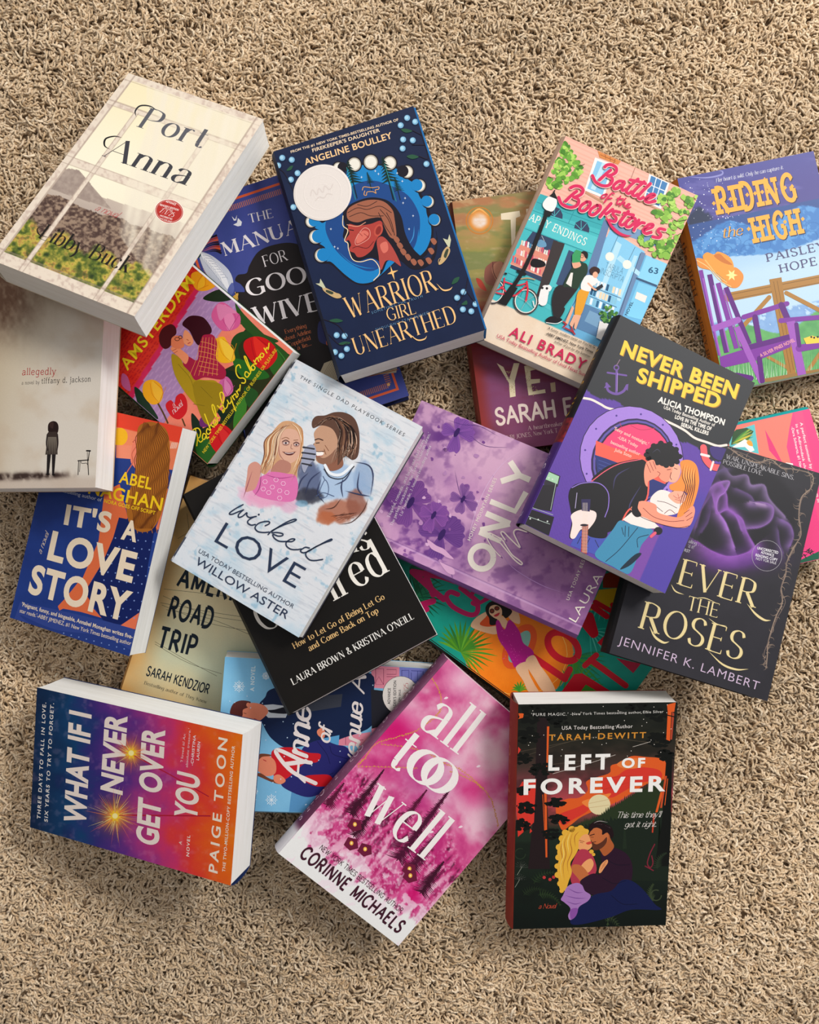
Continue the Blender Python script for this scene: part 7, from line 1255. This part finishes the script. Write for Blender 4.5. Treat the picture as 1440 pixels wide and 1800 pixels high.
for x, y, r in ((425, 1110, 26), (405, 1170, 26), (400, 1240, 24), (392, 1300, 22), (395, 1360, 24), (415, 1420, 26), (440, 1450, 22), (445, 1070, 24), (490, 1045, 24), (550, 1040, 24), (590, 1060, 18), (625, 1200, 16), (640, 1220, 12), (420, 1470, 16)): f.k -= 1; f.ell(x, y, r, r * .9, HR, n=12)
f.k += 1
for P in ([(470, 1070), (440, 1140), (450, 1220), (430, 1300), (440, 1400)], [(500, 1060), (480, 1130), (490, 1200), (460, 1280), (470, 1360)], [(540, 1060), (510, 1100), (515, 1170)], [(430, 1120), (415, 1180), (425, 1250), (405, 1320)], [(560, 1060), (590, 1070)]): f.line(P, 6, 'b8742c', taper=2)
for P in ([(455, 1070), (425, 1140), (435, 1220), (412, 1300), (425, 1400)], [(485, 1060), (462, 1130), (472, 1220)], [(520, 1050), (495, 1110)]): f.line(P, 5, 'f8d878', taper=2)
f.blob([(675, 1340), (690, 1290), (730, 1255), (738, 1275), (715, 1310), (690, 1345)], 'e89c64').lines([[(700, 1300), (728, 1262)], [(692, 1320), (720, 1285)]], 2.5, '9c4c28').blob([(560, 1390), (640, 1350), (700, 1380), (700, 1430), (600, 1450), (550, 1420)], '2c1428')
LV = 'a878b8'
f.blob([(430, 1500), (460, 1440), (520, 1415), (560, 1430), (580, 1470), (620, 1500), (600, 1540), (540, 1580), (520, 1640), (480, 1670), (465, 1640), (480, 1590), (440, 1550), (415, 1530)], LV).lines([[(460, 1450), (520, 1480), (570, 1480)], [(440, 1500), (520, 1520), (600, 1520)], [(450, 1540), (510, 1560), (560, 1550)]], 6, '7c4c94', taper=2).blob([(480, 1600), (530, 1590), (520, 1640), (485, 1665)], '8c50a0')
Wc = 'f6f2ec'
f.text('LEFT', (328, 640), (752, 630), 118, Wc, 'black', 1.28); f.text('OF', (832, 622), (992, 620), 74, Wc, 'black', 1.2); f.text('FOREVER', (158, 806), (1132, 780), 118, Wc, 'black', 1.25)
f.text("'PURE MAGIC.'", (212, 268), (465, 264), 21, 'd8d4cc', 'sans', 1.2).text('-New York Times bestselling author Elsie Silver', (480, 262), (1120, 246), 19, 'd8d4cc', 'sans', 1.1)
f.text('USA Today Bestselling Author', (422, 362), (908, 350), 27, 'ece4dc', 'sans', 1.1).text('TARAH DEWITT', (332, 436), (1000, 418), 45, 'd08c34', 'bold', 1.25)
f.text("This time they'll", (808, 968), (1112, 962), 42, 'e8e0d8', 'script').text('get it right.', (850, 1032), (1070, 1028), 40, 'e8e0d8', 'script').text('a Novel', (262, 1592), (388, 1588), 34, 'd8543c', 'script')
s = b.spine; L = b.H; T = b.T
s.bg(lambda X, Y, u, v: mixc('983c2c', '8c3028', fbm(u * 30, v * 4, 3)), .001)
s.ltext('LEFT OF FOREVER', -L * .44, -T * .15, L * .5, T * .3, 'b06c50', 'bold')
b.finish()

# ------------------------------------------------------------------ the tropical hardcover at the bottom of the heap
b = Book('la', 'paperback_book', 'teal and orange paperback with woman in magenta swimsuit, under the lilac book', ink=INK, spine='181410')
f = b.front.w(700, 950, 3)
def bgf(X, Y, u, v):
    n = fbm(X * .02, Y * .02, 3); c = mixc('108c78', '149c88', n); c = mixc(c, '0c6c50', sstep(300, 60, Y) * sstep(400, 100, X) * .6)
    d = np.hypot((X - 640) / 285, (Y - 600) / 250); c = np.where((d < 1)[:, None], mixc('e87414', 'f0841c', n), c)
    return c
f.bg(bgf)
f.ell(640, 600, 252, 215, 'f0c060', ring=2.5)
rnd = random.Random(14)
def palm(x, y, a, spread, L_, m, cols, w_=10):
    for k in range(m):
        t = k / (m - 1) - .5; aa = a + t * spread; l = L_ * (1 - .35 * abs(t)) * rnd.uniform(.85, 1.05); f.k -= 1 if k else 0
        f.line([(x, y), (x + l * .5 * math.cos(aa), y + l * .5 * math.sin(aa) - 8), (x + l * math.cos(aa), y + l * math.sin(aa))], w_, rnd.choice(cols), taper=2)
palm(330, 590, -1.4, 2.6, 190, 15, ['4c8c1c', '5c9c28', '3c7c20', '2c6c24'], 14); palm(330, 590, .1, 1.9, 200, 11, ['5c8c1c', '489028', '3c7c20'], 11)
palm(90, 300, -.4, 2.4, 190, 15, ['14603c', '1c7048', '0c5434']); palm(60, 140, .5, 2.0, 220, 13, ['0c5034', '146040']); palm(920, 620, .9, 2.2, 230, 15, ['2c8c3c', '3c8c2c', '1c7c50'], 11); palm(1080, 300, 2.0, 2.0, 150, 9, ['30b49c', '3cc0a8']); palm(920, 800, -.9, 2.2, 190, 11, ['2c8c3c', '48942c']); palm(1010, 480, .7, 1.6, 160, 7, ['30b49c', '54c0ac'], 7)
palm(640, 800, -1.6, 2.6, 60, 8, ['3c8c2c', '5c9c28'], 9)
f.poly([(1010, 370), (1060, 260), (1160, 250), (1160, 330), (1090, 360)], 'd0a818').poly([(1080, 180), (1180, 150), (1170, 250), (1080, 250)], '903018')
RD = 'c81428'; MG = 'b81458'
for P in ([(75, 165), (190, 270), (240, 310)], [(75, 165), (230, 190), (300, 215)], [(150, 195), (185, 285)], [(120, 340), (185, 320)], [(130, 370), (150, 362)]): f.line(P, 32, MG, False)
f.line([(315, 285), (275, 272), (255, 300), (290, 350), (370, 390), (412, 385), (420, 345), (395, 330)], 26, MG); f.line([(330, 250), (430, 330), (480, 300)], 26, MG, False).line([(380, 290), (420, 250)], 22, MG, False)
f.line([(690, 600), (880, 730)], 36, RD, False).line([(880, 728), (905, 680)], 34, RD, False)
f.ell(870, 560, 92, 62, RD, 40, ring=36).line([(1010, 400), (1035, 490)], 44, RD, False).line([(960, 410), (1030, 495)], 40, RD, False).line([(1030, 350), (1100, 400)], 32, RD, False).line([(1040, 325), (1120, 370), (1130, 340)], 26, RD, False).line([(985, 660), (1045, 605)], 30, RD, False).line([(1015, 630), (1200, 765)], 32, RD, False).poly([(930, 705), (970, 700), (1130, 800), (860, 800)], RD).poly([(990, 760), (1050, 795), (960, 800)], '3c8c2c').poly([(1150, 620), (1280, 650), (1240, 700)], 'b01c3c').poly([(1050, 540), (1090, 500), (1110, 540), (1080, 560)], RD).line([(720, 700), (800, 790)], 30, RD, False)
SK = 'e8b890'
f.ell(480, 430, 62, 40, 'd85020', -20).ell(640, 560, 75, 130, 'e05420', 30).ell(640, 560, 40, 95, '7cb0a0', 30)
f.blob([(465, 400), (480, 370), (420, 400), (385, 440), (400, 465), (500, 495), (530, 480), (530, 450), (470, 455), (430, 440)], SK).blob([(575, 385), (620, 365), (640, 400), (640, 440), (600, 425)], SK)
f.blob([(462, 350), (490, 322), (540, 325), (590, 360), (600, 380), (570, 410), (545, 395), (520, 440), (485, 445), (480, 410), (465, 385)], '18100c').blob([(485, 350), (515, 340), (545, 360), (545, 400), (525, 415), (495, 400), (480, 380)], SK).poly([(520, 405), (555, 400), (580, 430), (570, 470), (530, 440)], SK)
f.ell(495, 372, 13, 13, '28140c').ell(521, 358, 14, 12, '28140c').ell(495, 372, 9, 9, '7c3020').ell(521, 358, 10, 8, '7c3020').blob([(505, 395), (535, 380), (530, 395), (515, 402)], 'c02838')
f.blob([(515, 440), (530, 420), (560, 470), (580, 425), (600, 425), (640, 480), (660, 540), (700, 570), (715, 600), (680, 640), (620, 670), (600, 640), (570, 580), (530, 520)], 'b01480').dots([(rnd.uniform(540, 690), rnd.uniform(450, 650)) for _ in range(40)], 2, 'e050a8')
f.blob([(620, 670), (680, 640), (690, 700), (720, 760), (740, 800), (690, 800), (660, 740)], SK).blob([(672, 640), (715, 605), (750, 660), (800, 730), (830, 800), (770, 800), (720, 730)], SK)
f.line([(172, 522), (605, 838)], 4, '201c18', False)
b.finish()
